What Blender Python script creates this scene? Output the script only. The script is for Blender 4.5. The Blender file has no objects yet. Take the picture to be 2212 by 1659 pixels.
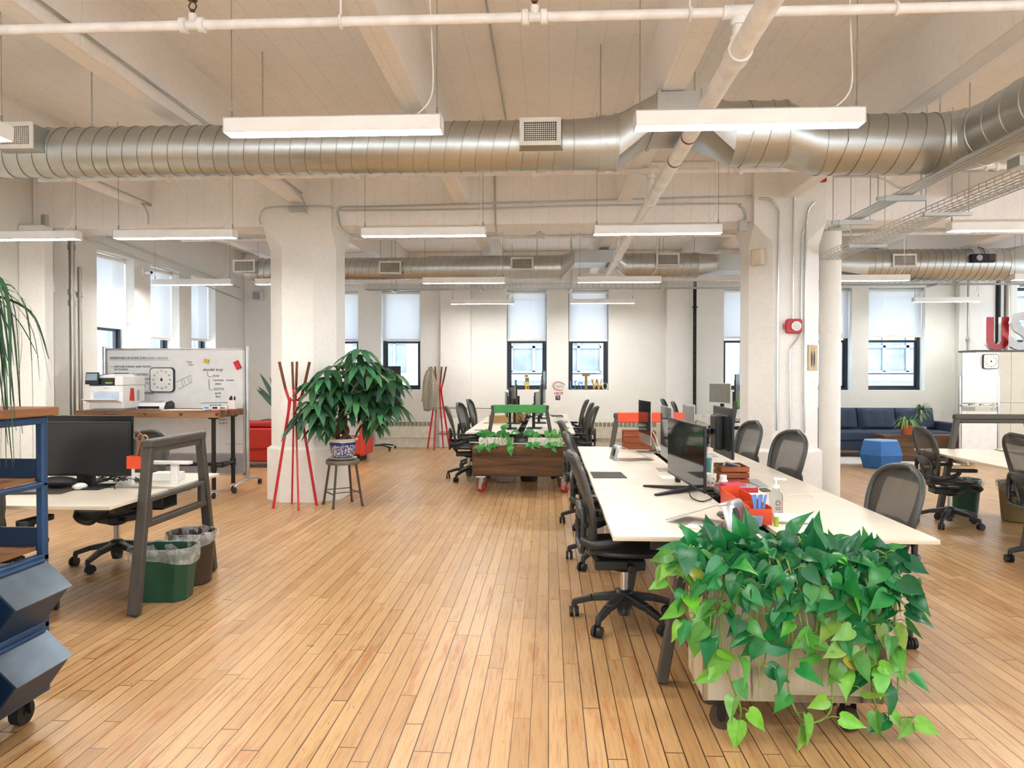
import bpy, math, random
from mathutils import Vector, Matrix, Euler
S = bpy.context.scene
COL = S.collection
R = math.radians
PI = math.pi
RND = random.Random(7)

# ---------------------------------------------------------------- camera
CAM = Vector((0, 0, 1.55))
FPX = 1600.0
CROT = Euler((R(90 - 0.84), 0, R(2.83)), 'XYZ')
CMAT = CROT.to_matrix()
cd = bpy.data.cameras.new('camera')
cam = bpy.data.objects.new('camera', cd)
COL.objects.link(cam)
cam.location = CAM
cam.rotation_euler = CROT
cd.sensor_fit = 'HORIZONTAL'
cd.sensor_width = 36
cd.lens = 36 * FPX / 2212
cd.clip_start = 0.05
S.camera = cam


def at(px, py, X=None, Y=None, Z=None):
    """The point of the plane X=, Y= or Z= that lies on the photo's pixel."""
    d = CMAT @ Vector(((px - 1106) / FPX, -(py - 829.5) / FPX, -1))
    t = (X - CAM.x) / d.x if X is not None else (Y - CAM.y) / d.y if Y is not None else (Z - CAM.z) / d.z
    return CAM + d * t


# ---------------------------------------------------------------- mesh builder
def frame_from(t, up=None):
    t = t.normalized()
    up = up or (Vector((0, 0, 1)) if abs(t.z) < 0.95 else Vector((1, 0, 0)))
    a = up.cross(t).normalized()
    return a, t.cross(a).normalized()


class MB:
    def __init__(s, M=None):
        s.v, s.f, s.m, s.sm, s.c = [], [], [], [], []
        s.mi = 0
        s.M = M or Matrix()
        s.col = (1, 1, 1, 1)

    def add(s, vs, fs, smooth=False):
        b = len(s.v)
        for p in vs:
            s.v.append(tuple(s.M @ Vector(p)))
            s.c.append(s.col)
        for f in fs:
            s.f.append([b + i for i in f])
            s.m.append(s.mi)
            s.sm.append(smooth)
        return s

    def box(s, c, d, rot=None, taper=1.0):
        """c centre, d full sizes, taper scales the top face"""
        x, y, z = d[0] / 2, d[1] / 2, d[2] / 2
        k = taper
        vs = [(-x, -y, -z), (x, -y, -z), (x, y, -z), (-x, y, -z), (-x * k, -y * k, z), (x * k, -y * k, z), (x * k, y * k, z), (-x * k, y * k, z)]
        m = Matrix.Translation(c) @ (Euler(rot).to_matrix().to_4x4() if rot else Matrix())
        return s.add([m @ Vector(v) for v in vs], [(0, 3, 2, 1), (4, 5, 6, 7), (0, 1, 5, 4), (1, 2, 6, 5), (2, 3, 7, 6), (3, 0, 4, 7)])

    def bx(s, x0, x1, y0, y1, z0, z1):
        return s.box(((x0 + x1) / 2, (y0 + y1) / 2, (z0 + z1) / 2), (abs(x1 - x0), abs(y1 - y0), abs(z1 - z0)))

    def bar(s, p0, p1, w, h, up=None, w1=None, h1=None):
        """rectangular bar p0->p1; w across, h along up"""
        p0, p1 = Vector(p0), Vector(p1)
        a, b = frame_from(p1 - p0, Vector(up) if up else None)
        w1, h1 = w1 or w, h1 or h
        vs = []
        for p, ww, hh in ((p0, w, h), (p1, w1, h1)):
            for i, j in ((-1, -1), (1, -1), (1, 1), (-1, 1)):
                vs.append(p + a * (i * ww / 2) + b * (j * hh / 2))
        return s.add(vs, [(3, 2, 1, 0), (4, 5, 6, 7), (0, 1, 5, 4), (1, 2, 6, 5), (2, 3, 7, 6), (3, 0, 4, 7)])

    def tube(s, pts, r, seg=8, closed=False, cap=True, flat=1.0, up=None):
        pts = [Vector(p) for p in pts]
        n = len(pts)
        rs = r if isinstance(r, (list, tuple)) else [r] * n
        vs, fs = [], []
        prev = None
        for i, p in enumerate(pts):
            if closed:
                t = pts[(i + 1) % n] - pts[i - 1]
            else:
                t = pts[min(i + 1, n - 1)] - pts[max(i - 1, 0)]
            t = t.normalized() if t.length > 1e-9 else Vector((0, 0, 1))
            if prev is None:
                a, b = frame_from(t, Vector(up) if up else None)
            else:
                a = prev - t * prev.dot(t)
                a = a.normalized() if a.length > 1e-6 else frame_from(t)[0]
                b = t.cross(a)
            prev = a
            for k in range(seg):
                q = 2 * PI * k / seg
                vs.append(p + (a * math.cos(q) + b * math.sin(q) * flat) * rs[i])
        for i in range(n if closed else n - 1):
            j = (i + 1) % n
            for k in range(seg):
                l = (k + 1) % seg
                fs.append((i * seg + k, i * seg + l, j * seg + l, j * seg + k))
        s.add(vs, fs, True)
        if cap and not closed:
            b = len(s.v) - len(vs)
            for f in (list(range(seg))[::-1], [(n - 1) * seg + k for k in range(seg)]):
                s.f.append([b + i for i in f]); s.m.append(s.mi); s.sm.append(False)
        return s

    def cyl(s, p0, p1, r, r1=None, seg=16):
        return s.tube([p0, p1], [r, r if r1 is None else r1], seg)

    def lathe(s, prof, seg=24, c=(0, 0, 0), smooth=True, sx=1, sy=1, ang=0):
        c = Vector(c)
        vs, fs = [], []
        n = len(prof)
        for rr, z in prof:
            for k in range(seg):
                q = 2 * PI * k / seg + ang
                vs.append(c + Vector((rr * math.cos(q) * sx, rr * math.sin(q) * sy, z)))
        for i in range(n - 1):
            for k in range(seg):
                l = (k + 1) % seg
                fs.append((i * seg + k, i * seg + l, (i + 1) * seg + l, (i + 1) * seg + k))
        s.add(vs, fs, smooth)
        b = len(s.v) - len(vs)
        for i, rev in ((0, True), (n - 1, False)):
            if prof[i][0] > 1e-4:
                f = [b + i * seg + k for k in range(seg)]
                s.f.append(f[::-1] if rev else f); s.m.append(s.mi); s.sm.append(False)
        return s

    def prism(s, poly, o, u, w, d):
        """poly (2d) in the plane o + a*u + b*w, extruded along vector d"""
        o, u, w, d = Vector(o), Vector(u), Vector(w), Vector(d)
        n = len(poly)
        b0 = [o + u * a + w * b for a, b in poly]
        vs = b0 + [p + d for p in b0]
        fs = [list(range(n))[::-1], list(range(n, 2 * n))] + [(i, (i + 1) % n, n + (i + 1) % n, n + i) for i in range(n)]
        if u.cross(w).dot(d) < 0:
            fs = [f[::-1] for f in fs]
        return s.add(vs, fs)

    def sheet(s, grid, smooth=True, thick=0.0):
        """grid[i][j] of points -> surface"""
        n, m = len(grid), len(grid[0])
        vs = [p for row in grid for p in row]
        fs = [(i * m + j, i * m + j + 1, (i + 1) * m + j + 1, (i + 1) * m + j) for i in range(n - 1) for j in range(m - 1)]
        return s.add(vs, fs, smooth)

    def ball(s, c, r, seg=12, rings=8, sx=1, sy=1, sz=1, rot=None):
        m = Matrix.Translation(c) @ (Euler(rot).to_matrix().to_4x4() if rot else Matrix())
        vs, fs = [], []
        for i in range(rings + 1):
            a = PI * i / rings
            for k in range(seg):
                q = 2 * PI * k / seg
                vs.append(m @ Vector((r * sx * math.sin(a) * math.cos(q), r * sy * math.sin(a) * math.sin(q), -r * sz * math.cos(a))))
        for i in range(rings):
            for k in range(seg):
                l = (k + 1) % seg
                fs.append((i * seg + k, i * seg + l, (i + 1) * seg + l, (i + 1) * seg + k))
        return s.add(vs, fs, True)


def obj(name, mb, mats, parent=None, bevel=0, solid=0, sub=0, loc=None, rotz=0, seg=2):
    me = bpy.data.meshes.new(name)
    me.from_pydata(mb.v, [], mb.f)
    me.polygons.foreach_set('material_index', mb.m)
    me.polygons.foreach_set('use_smooth', mb.sm)
    if any(c != (1, 1, 1, 1) for c in mb.c):
        a = me.attributes.new('Col', 'FLOAT_COLOR', 'POINT')
        a.data.foreach_set('color', [x for c in mb.c for x in c])
    me.update()
    if any(mb.sm): me.set_sharp_from_angle(angle=R(38))
    for m in (mats if isinstance(mats, (list, tuple)) else [mats]):
        me.materials.append(m)
    o = bpy.data.objects.new(name, me)
    COL.objects.link(o)
    o.parent = parent
    if loc is not None:
        o.location = loc
    if rotz:
        o.rotation_euler = (0, 0, rotz)
    if solid:
        m = o.modifiers.new('solid', 'SOLIDIFY'); m.thickness = solid; m.offset = 0
    if bevel:
        m = o.modifiers.new('bevel', 'BEVEL'); m.width = bevel; m.segments = seg; m.limit_method = 'ANGLE'; m.angle_limit = R(40)
    if sub:
        m = o.modifiers.new('sub', 'SUBSURF'); m.levels = sub; m.render_levels = sub
    return o


def tag(o, label, cat, group=None, kind=None):
    o['label'] = label
    o['category'] = cat
    if group: o['group'] = group
    if kind: o['kind'] = kind
    return o


def thing(name, label, cat, loc=(0, 0, 0), rotz=0, group=None):
    o = bpy.data.objects.new(name, None)
    COL.objects.link(o)
    o.location = loc
    o.rotation_euler = (0, 0, rotz)
    o.empty_display_size = 0.1
    return tag(o, label, cat, group)


def struct(name, mb, mats, parent=None, **k):
    o = obj(name, mb, mats, parent, **k)
    if parent is None:
        o['kind'] = 'structure'
    return o


def dup(root, loc, rotz=None, label=None, group=None):
    r = root.copy(); COL.objects.link(r)
    r.location = loc
    if rotz is not None: r.rotation_euler = (0, 0, rotz)
    if label: r['label'] = label
    if group: r['group'] = group
    for ch in list(root.children):
        c = ch.copy(); COL.objects.link(c); c.parent = r
        for g in ch.children:
            d = g.copy(); COL.objects.link(d); d.parent = c
    return r


def arc(c, r, a0, a1, n, u, w):
    c, u, w = Vector(c), Vector(u), Vector(w)
    return [c + u * (r * math.cos(R(a0 + (a1 - a0) * i / n))) + w * (r * math.sin(R(a0 + (a1 - a0) * i / n))) for i in range(n + 1)]


def spline(pts, n=6):
    """Catmull-Rom through pts"""
    P = [Vector(p) for p in pts]
    out = []
    for i in range(len(P) - 1):
        p0, p1, p2, p3 = P[max(i - 1, 0)], P[i], P[i + 1], P[min(i + 2, len(P) - 1)]
        for k in range(n):
            t = k / n
            out.append(0.5 * ((2 * p1) + (p2 - p0) * t + (2 * p0 - 5 * p1 + 4 * p2 - p3) * t * t + (3 * p1 - p0 - 3 * p2 + p3) * t ** 3))
    out.append(P[-1])
    return out


def rrect(w, h, r, n=4, cx=0, cy=0):
    """rounded rectangle outline (2d), centred"""
    out = []
    for sx, sy, a in ((1, 1, 0), (-1, 1, 90), (-1, -1, 180), (1, -1, 270)):
        for i in range(n + 1):
            q = R(a + 90 * i / n)
            out.append((cx + sx * (w / 2 - r) + r * math.cos(q), cy + sy * (h / 2 - r) + r * math.sin(q)))
    return out


# ---------------------------------------------------------------- materials
class NT:
    def __init__(s, name):
        s.mat = bpy.data.materials.new(name)
        s.mat.use_nodes = True
        s.t = s.mat.node_tree
        s.b = s.t.nodes['Principled BSDF']
        s.out = s.t.nodes['Material Output']

    def n(s, ty, **k):
        x = s.t.nodes.new(ty)
        for a, v in k.items():
            if a.startswith('i_'):
                x.inputs[a[2:].replace('_', ' ')].default_value = v
            else:
                setattr(x, a, v)
        return x

    def l(s, a, b):
        s.t.links.new(a, b)

    def coord(s, kind='Object', scale=(1, 1, 1), rot=(0, 0, 0)):
        c = s.n('ShaderNodeTexCoord'); m = s.n('ShaderNodeMapping')
        m.inputs['Scale'].default_value = scale
        m.inputs['Rotation'].default_value = rot
        s.l(c.outputs[kind], m.inputs['Vector'])
        return m.outputs['Vector']

    def mix(s, fac, a, b, blend='MIX'):
        x = s.n('ShaderNodeMix', data_type='RGBA', blend_type=blend)
        for v, i in ((fac, 0), (a, 6), (b, 7)):
            if hasattr(v, 'links') or hasattr(v, 'is_output'):
                s.l(v, x.inputs[i])
            else:
                x.inputs[i].default_value = v if i == 0 else (*v[:3], 1)
        return x.outputs[2]

    def ramp(s, v, stops, const=False):
        x = s.n('ShaderNodeValToRGB')
        e = x.color_ramp.elements
        while len(e) < len(stops): e.new(0.5)
        for k, (p, c) in zip(e, stops):
            k.position = p
            k.color = (*c[:3], 1) if isinstance(c, (tuple, list)) else (c, c, c, 1)
        if const: x.color_ramp.interpolation = 'CONSTANT'
        s.l(v, x.inputs['Fac'])
        return x.outputs['Color']

    def noise(s, vec, scale, detail=3, rough=0.5):
        x = s.n('ShaderNodeTexNoise')
        x.inputs['Scale'].default_value = scale
        x.inputs['Detail'].default_value = detail
        x.inputs['Roughness'].default_value = rough
        s.l(vec, x.inputs['Vector'])
        return x.outputs['Fac']

    def bump(s, h, strength=0.2, dist=0.01):
        x = s.n('ShaderNodeBump')
        x.inputs['Strength'].default_value = strength
        x.inputs['Distance'].default_value = dist
        s.l(h, x.inputs['Height'])
        s.l(x.outputs['Normal'], s.b.inputs['Normal'])

    def set(s, **k):
        for a, v in k.items():
            s.b.inputs[a.replace('_', ' ')].default_value = v
        return s


def srgb(h):
    h = h.lstrip('#')
    c = [int(h[i:i + 2], 16) / 255 for i in (0, 2, 4)]
    return tuple(x / 12.92 if x <= 0.04045 else ((x + 0.055) / 1.055) ** 2.4 for x in c)


def pm(name, hexcol, rough=0.5, metal=0.0, var=0.06, scale=9, bump=0.0, spec=0.5, bscale=None, coat=0):
    """painted / plastic / metal surface with a little noise in its colour"""
    c = srgb(hexcol) if isinstance(hexcol, str) else hexcol
    t = NT(name)
    vec = t.coord()
    nz = t.noise(vec, scale, 4)
    lo = tuple(max(0, x * (1 - var * 2)) for x in c)
    hi = tuple(min(1, x * (1 + var * 1.2)) for x in c)
    t.l(t.ramp(nz, [(0.3, lo), (0.7, hi)]), t.b.inputs['Base Color'])
    t.set(Roughness=rough, Metallic=metal)
    t.b.inputs['Specular IOR Level'].default_value = spec
    if coat: t.b.inputs['Coat Weight'].default_value = coat
    if bump:
        t.bump(t.noise(vec, bscale or scale * 4, 5, 0.6), bump, 0.01)
    return t.mat


def emat(name, col, strength):
    t = NT(name)
    vec = t.coord()
    c = t.ramp(t.noise(vec, 3), [(0, tuple(x * 0.97 for x in col)), (1, col)])
    t.l(c, t.b.inputs['Emission Color'])
    t.set(Emission_Strength=strength)
    t.b.inputs['Base Color'].default_value = (*col, 1)
    return t.mat


M = {}
# ================================================================ materials for the setting
def floor_material():
    t = NT('maple_floor')
    c = t.n('ShaderNodeTexCoord')
    sp = t.n('ShaderNodeSeparateXYZ'); t.l(c.outputs['Object'], sp.inputs[0])

    def ma(op, a, b=None, cc=None):
        x = t.n('ShaderNodeMath', operation=op)
        for i, v in enumerate((a, b, cc)):
            if v is None: continue
            if isinstance(v, (int, float)): x.inputs[i].default_value = v
            else: t.l(v, x.inputs[i])
        return x.outputs[0]
    W, L = 0.079, 1.35
    xs = ma('DIVIDE', sp.outputs['X'], W)
    row = ma('FLOOR', xs)
    fx = ma('FRACT', xs)
    wn = t.n('ShaderNodeTexWhiteNoise', noise_dimensions='1D'); t.l(row, wn.inputs['W'])
    ys = ma('ADD', ma('DIVIDE', sp.outputs['Y'], L), ma('MULTIPLY', wn.outputs['Value'], 7.31))
    idx = ma('FLOOR', ys)
    fy = ma('FRACT', ys)
    cv = t.n('ShaderNodeCombineXYZ'); t.l(row, cv.inputs[0]); t.l(idx, cv.inputs[1])
    w2 = t.n('ShaderNodeTexWhiteNoise', noise_dimensions='3D'); t.l(cv.outputs[0], w2.inputs['Vector'])
    plank = t.ramp(w2.outputs['Value'], [(0, srgb('#b08b5f')), (0.15, srgb('#bb9669')), (0.6, srgb('#c29d6f')), (0.9, srgb('#c9a678')), (1, srgb('#b59062'))])
    # grain along the boards, shifted from board to board
    gv = t.n('ShaderNodeCombineXYZ')
    t.l(ma('ADD', ma('MULTIPLY', sp.outputs['X'], 55), ma('MULTIPLY', w2.outputs['Value'], 37)), gv.inputs[0])
    t.l(ma('MULTIPLY', sp.outputs['Y'], 2.2), gv.inputs[1])
    grain = t.noise(gv.outputs[0], 1.6, 5, 0.6)
    col = t.mix(0.75, plank, t.ramp(grain, [(0.25, (0.62, 0.50, 0.40)), (0.5, (1, 1, 1)), (0.8, (1.08, 1.06, 1.03))]), 'MULTIPLY')
    # worn reddish stains, stretched along the boards and broken by them
    sv = t.n('ShaderNodeCombineXYZ')
    t.l(ma('ADD', ma('MULTIPLY', sp.outputs['X'], 9.0), ma('MULTIPLY', w2.outputs['Value'], 1.1)), sv.inputs[0])
    t.l(ma('MULTIPLY', sp.outputs['Y'], 1.1), sv.inputs[1])
    st = t.noise(sv.outputs[0], 1.5, 7, 0.68)
    stf = t.ramp(st, [(0.53, 0), (0.60, 0.35), (0.70, 0.75)])
    col = t.mix(stf, col, srgb('#a4622f'))
    hv = t.n('ShaderNodeCombineXYZ')
    t.l(ma('MULTIPLY', sp.outputs['X'], 30), hv.inputs[0]); t.l(ma('MULTIPLY', sp.outputs['Y'], 9), hv.inputs[1])
    hs = t.noise(hv.outputs[0], 1.5, 4, 0.7)
    col = t.mix(t.ramp(hs, [(0.655, 0), (0.72, 0.75)]), col, srgb('#6b4526'))
    # gaps between boards
    gx = ma('MINIMUM', fx, ma('SUBTRACT', 1, fx))
    gy = ma('MULTIPLY', ma('MINIMUM', fy, ma('SUBTRACT', 1, fy)), L / W)
    jit = ma('MULTIPLY', wn.outputs['Value'], 0.026)
    gap = ma('LESS_THAN', ma('MINIMUM', gx, gy), ma('ADD', jit, 0.017))
    col = t.mix(ma('MULTIPLY', gap, 0.92), col, srgb('#3d2514'))
    t.l(col, t.b.inputs['Base Color'])
    rr = t.n('ShaderNodeMapRange'); t.l(t.noise(t.coord(scale=(1, 1, 1)), 3.5, 4), rr.inputs[0])
    rr.inputs[3].default_value = 0.22; rr.inputs[4].default_value = 0.42
    t.l(rr.outputs[0], t.b.inputs['Roughness'])
    t.b.inputs['Specular IOR Level'].default_value = 0.5
    hh = t.mix(0.5, grain, w2.outputs['Value'])
    t.bump(hh, 0.10, 0.003)
    return t.mat


M['floor'] = floor_material()


def paint(name, col, seam=0.0, bump=0.15):
    """off-white paint over concrete: blotches, small pits, faint board-form lines"""
    t = NT(name)
    v = t.coord()
    c = srgb(col)
    n1 = t.noise(v, 0.9, 5, 0.6)
    n2 = t.noise(v, 26, 4, 0.6)
    base = t.ramp(n1, [(0.3, tuple(x * 0.94 for x in c)), (0.7, tuple(min(1, x * 1.03) for x in c))])
    base = t.mix(0.35, base, t.ramp(n2, [(0.25, (0.8, 0.78, 0.74)), (0.5, (1, 1, 1))]), 'MULTIPLY')
    h = n2
    if seam:
        w = t.n('ShaderNodeTexBrick')
        w.inputs['Scale'].default_value = 1.0
        w.inputs['Brick Width'].default_value = 9.0
        w.inputs['Row Height'].default_value = seam
        w.inputs['Mortar Size'].default_value = 0.006
        w.inputs['Mortar Smooth'].default_value = 0.5
        for k, q in (('Color1', 1), ('Color2', 1), ('Mortar', 0)):
            w.inputs[k].default_value = (q, q, q, 1)
        t.l(t.coord(rot=(0, 0, R(90))), w.inputs['Vector'])
        base = t.mix(0.07, base, w.outputs['Color'], 'MULTIPLY')
        h = t.mix(0.6, n2, w.outputs['Color'])
    t.l(base, t.b.inputs['Base Color'])
    t.set(Roughness=0.55)
    t.bump(h, bump, 0.01)
    return t.mat


M['wall'] = paint('wall_paint', '#ecebe4')
M['slab'] = paint('ceiling_paint', '#f4f1ee', seam=0.21, bump=0.3)
M['concrete'] = paint('column_paint', '#efede8', bump=0.35)
M['white_trim'] = pm('trim_paint', '#ece9e2', 0.45, var=0.012)
M['dark_frame'] = pm('window_frame_paint', '#1c2733', 0.4)


def glass_material():
    t = NT('window_glass')
    tr = t.n('ShaderNodeBsdfTransparent'); gl = t.n('ShaderNodeBsdfGlossy')
    gl.inputs['Roughness'].default_value = 0.02
    lw = t.n('ShaderNodeFresnel'); lw.inputs['IOR'].default_value = 1.3
    tr.inputs[0].default_value = (0.94, 0.97, 1, 1)
    ms = t.n('ShaderNodeMixShader')
    t.l(lw.outputs[0], ms.inputs[0]); t.l(tr.outputs[0], ms.inputs[1]); t.l(gl.outputs[0], ms.inputs[2])
    t.l(ms.outputs[0], t.out.inputs['Surface'])
    return t.mat


def blind_material():
    t = NT('blind_fabric')
    v = t.coord(scale=(1, 1, 1))
    w = t.noise(v, 220, 2)
    df = t.n('ShaderNodeBsdfDiffuse'); tl = t.n('ShaderNodeBsdfTranslucent'); tp = t.n('ShaderNodeBsdfTransparent')
    c = t.ramp(w, [(0.3, srgb('#dfe0e0')), (0.7, srgb('#efefee'))])
    t.l(c, df.inputs[0]); t.l(c, tl.inputs[0])
    a = t.n('ShaderNodeMixShader', i_Fac=0.30); t.l(df.outputs[0], a.inputs[1]); t.l(tl.outputs[0], a.inputs[2])
    b = t.n('ShaderNodeMixShader', i_Fac=0.09); t.l(a.outputs[0], b.inputs[1]); t.l(tp.outputs[0], b.inputs[2])
    t.l(b.outputs[0], t.out.inputs['Surface'])
    return t.mat


M['glass'] = glass_material()
M['blind'] = blind_material()

# ================================================================ shell
XL, XR, YB, YF, ZC = -6.36, 11.5, 15.5, -4.0, 4.05
TH = 0.36
struct('floor', MB().bx(XL - TH, XR + 0.2, YF - 0.2, YB + TH, -0.12, 0), M['floor'])
struct('ceiling', MB().bx(XL - TH, XR + 0.2, YF - 0.2, YB + TH, ZC, ZC + 0.15), M['slab'])
JX = (-4.95, -3.0, -1.04, 0.9, 2.8, 4.75, 6.7, 8.65)
for jx in JX:
    m = MB()
    m.add([(jx - 0.085, YF, 3.58), (jx + 0.085, YF, 3.58), (jx + 0.12, YF, ZC), (jx - 0.12, YF, ZC),
           (jx - 0.085, YB, 3.58), (jx + 0.085, YB, 3.58), (jx + 0.12, YB, ZC), (jx - 0.12, YB, ZC)],
          [(0, 1, 2, 3), (7, 6, 5, 4), (0, 4, 5, 1), (1, 5, 6, 2), (3, 7, 4, 0)])
    struct('ceiling_beam', m, M['slab'], bevel=0.012)
struct('ceiling_beam', MB().bx(XL, XR, 8.86, 9.36, 3.33, ZC), M['slab'], bevel=0.015)
struct('ceiling_beam', MB().bx(XL, XR, 15.2, YB, 3.42, ZC), M['slab'], bevel=0.015)

Z0, Z1 = 1.19, 3.30     # window opening


def wall_with_holes(name, axis, face, out, lo, hi, holes, ztop):
    """axis 'x': wall runs along x at y=face..out ; axis 'y': along y at x"""
    m = MB()

    def b(a0, a1, z0, z1):
        if a1 - a0 < 1e-4: return
        if axis == 'x': m.bx(a0, a1, min(face, out), max(face, out), z0, z1)
        else: m.bx(min(face, out), max(face, out), a0, a1, z0, z1)
    cur = lo
    for h0, h1 in sorted(holes):
        b(cur, h0, 0, ztop)
        b(h0, h1, 0, Z0)
        b(h0, h1, Z1, ztop)
        cur = h1
    b(cur, hi, 0, ztop)
    return struct(name, m, M['wall'])


BACK = [tuple(at(q, 800, Y=YB).x for q in p) for p in ((688, 774), (823, 908), (1094, 1181), (1228, 1315), (1563, 1650), (1717, 1840), (1876, 1998), (2196, 2310))]
LEFT = [tuple(at(q, 600, X=XL).y for q in p) for p in ((209, 290), (325, 387), (413, 465))]
wall_with_holes('wall_back', 'x', YB, YB + TH, XL - TH, XR, BACK, ZC)
wall_with_holes('wall_left', 'y', XL, XL - TH, YF, YB, LEFT, ZC)
wall_with_holes('wall_right', 'y', XR, XR + 0.2, YF, YB + TH, [(-3 + 2.6 * k, -1.2 + 2.6 * k) for k in range(7)], ZC)  # openings added out of view to let in fill daylight
wall_with_holes('wall_front', 'x', YF, YF - 0.2, XL - TH, XR, [(-5.6 + 2.6 * k, -3.6 + 2.6 * k) for k in range(6)], ZC)  # more added openings, behind the camera, for fill daylight

# pilasters on the left and back wall
struct('wall_column', MB().bx(XL, at(95, 600, Y=8.6).x, 8.6, 8.78, 0, 3.33), M['concrete'], bevel=0.02)
for a, b, p in ((at(953, 800, Y=YB).x, at(1018, 800, Y=YB).x, 0.14), (at(1437, 800, Y=YB).x, at(1497, 800, Y=YB).x, 0.16), (at(2062, 800, Y=YB).x, at(2143, 800, Y=YB).x, 0.16)):
    m = MB().bx(a, b, YB - p, YB, 0, 3.45)
    m.bx(a - 0.02, b + 0.02, YB - p - 0.03, YB, 0, 0.62)
    struct('wall_column', m, M['concrete'], bevel=0.015)
struct('wall_column', MB().bx(XL, -5.75, 15.2, YB, 0, 3.45), M['concrete'], bevel=0.015)


# free-standing columns: chamfered square shaft on a wider foot, square head
def column(cx, cy):
    m = MB()

    def ring(h, c, z):
        return [(cx - h + c, cy - h, z), (cx + h - c, cy - h, z), (cx + h, cy - h + c, z), (cx + h, cy + h - c, z),
                (cx + h - c, cy + h, z), (cx - h + c, cy + h, z), (cx - h, cy + h - c, z), (cx - h, cy - h + c, z)]
    rings = [ring(0.455, 0.24, 0), ring(0.455, 0.24, 0.63), ring(0.41, 0.22, 0.66), ring(0.41, 0.22, 3.06), ring(0.41, 0.003, 3.285), ring(0.41, 0.003, ZC)]
    vs = [p for r in rings for p in r]
    fs = [(i * 8 + k, i * 8 + (k + 1) % 8, (i + 1) * 8 + (k + 1) % 8, (i + 1) * 8 + k) for i in range(5) for k in range(8)]
    m.add(vs, fs)
    struct('column', m, M['concrete'], bevel=0.012)


column(at(667, 800, Y=9.17).x, 9.17)
column(at(1681, 800, Y=9.17).x, 9.17)

# round white pipe cover beside the second column
struct('column_trim', MB().lathe([(0.13, 0), (0.13, 2.05), (0.142, 2.05), (0.142, 2.25), (0.13, 2.25), (0.13, 3.33)], 24, (3.56, 9.58, 0)), M['white_trim'])

# baseboards
for i, (a, b) in enumerate(((-5.75, -2.3), (-1.6, 2.3), (3.0, 7.9))):
    struct('baseboard_back', MB().bx(a, b, YB - 0.025, YB, 0, 0.16), M['white_trim'], bevel=0.006)
struct('baseboard_left', MB().bx(XL, XL + 0.025, 9.5, 15.2, 0, 0.16), M['white_trim'], bevel=0.006)

# ================================================================ windows and blinds
nwin = 0


def window(axis, a0, a1, blind_z, blind_label, cover=True):
    """upright sash window set 0.24 m behind the wall face"""
    global nwin
    nwin += 1
    w = a1 - a0
    root = bpy.data.objects.new('window_%d' % nwin, None)
    COL.objects.link(root)
    root['kind'] = 'structure'
    if axis == 'x':
        root.location = ((a0 + a1) / 2, YB, 0)
    else:
        root.location = (XL, (a0 + a1) / 2, 0)
        root.rotation_euler = (0, 0, R(90))
    h = w / 2 - 0.004
    f = MB()
    for sx in (-1, 1):
        f.bx(sx * h, sx * (h - 0.055), 0.22, 0.32, Z0 + 0.004, Z1 - 0.004)
    f.bx(-h, h, 0.22, 0.32, Z1 - 0.06, Z1 - 0.004)
    f.bx(-h, h, 0.21, 0.32, Z0 + 0.004, Z0 + 0.06)
    obj('window_frame', f, M['dark_frame'], root, bevel=0.004)
    s = MB()
    zm = 2.2
    hi = h - 0.055
    for sx in (-1, 1):
        s.bx(sx * hi, sx * (hi - 0.035), 0.245, 0.285, Z0 + 0.06, zm + 0.03)
    s.bx(-hi, hi, 0.24, 0.285, zm - 0.015, zm + 0.035)
    s.bx(-hi, hi, 0.245, 0.285, Z0 + 0.06, Z0 + 0.10)
    obj('sash', s, M['dark_frame'], root, bevel=0.004)
    g = MB()
    g.add([(-hi, 0.265, Z0 + 0.06), (hi, 0.265, Z0 + 0.06), (hi, 0.265, Z1 - 0.06), (-hi, 0.265, Z1 - 0.06)], [(0, 1, 2, 3)])
    obj('pane', g, M['glass'], root)
    sill = MB().bx(-h, h, 0.0, 0.21, Z0 + 0.001, Z0 + 0.012)
    obj('window_sill', sill, M['white_trim'], root)
    if cover:
        t = thing('roller_blind', blind_label, 'blind', root.location, root.rotation_euler[2])
        hb = h - 0.012
        c = MB()
        c.sheet([[(-hb, 0.15, Z1 - 0.05), (hb, 0.15, Z1 - 0.05)], [(-hb, 0.15, blind_z), (hb, 0.15, blind_z)]], False)
        obj('blind_fabric', c, M['blind'], t)
        c = MB().cyl((-hb - 0.01, 0.15, Z1 - 0.045), (hb + 0.01, 0.15, Z1 - 0.045), 0.03, seg=14)
        obj('roller', c, M['white_trim'], t)
        obj('bottom_bar', MB().bx(-hb, hb, 0.143, 0.157, blind_z - 0.012, blind_z + 0.03), M['white_trim'], t)


window('y', *LEFT[0], 2.23, 'pale roller blind in the side wall window closest to the silver riser pipes')
window('y', *LEFT[1], 2.12, 'pale roller blind in the middle window of the side wall')
window('y', *LEFT[2], 2.16, 'pale roller blind in the side wall window closest to the room corner')
window('x', *BACK[0], 2.25, 'roller blind in the end wall window hidden mostly by the plant and pillar')
window('x', *BACK[1], 2.25, 'half-lowered roller blind in the window above the black television')
window('x', *BACK[2], 2.24, 'half-lowered roller blind in the window above the yellow cubes')
window('x', *BACK[3], 2.23, 'half-lowered roller blind in the window above the serif sill letters')
window('x', *BACK[4], 2.28, 'roller blind beside the black standpipe, partly hidden by the pillar')
window('x', *BACK[5], 2.28, 'roller blind half behind the round white pipe cover, over the sofa end')
window('x', *BACK[6], 2.30, 'wide roller blind in the window over the navy sofa')
window('x', *BACK[7], 2.9, '', cover=False)

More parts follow.
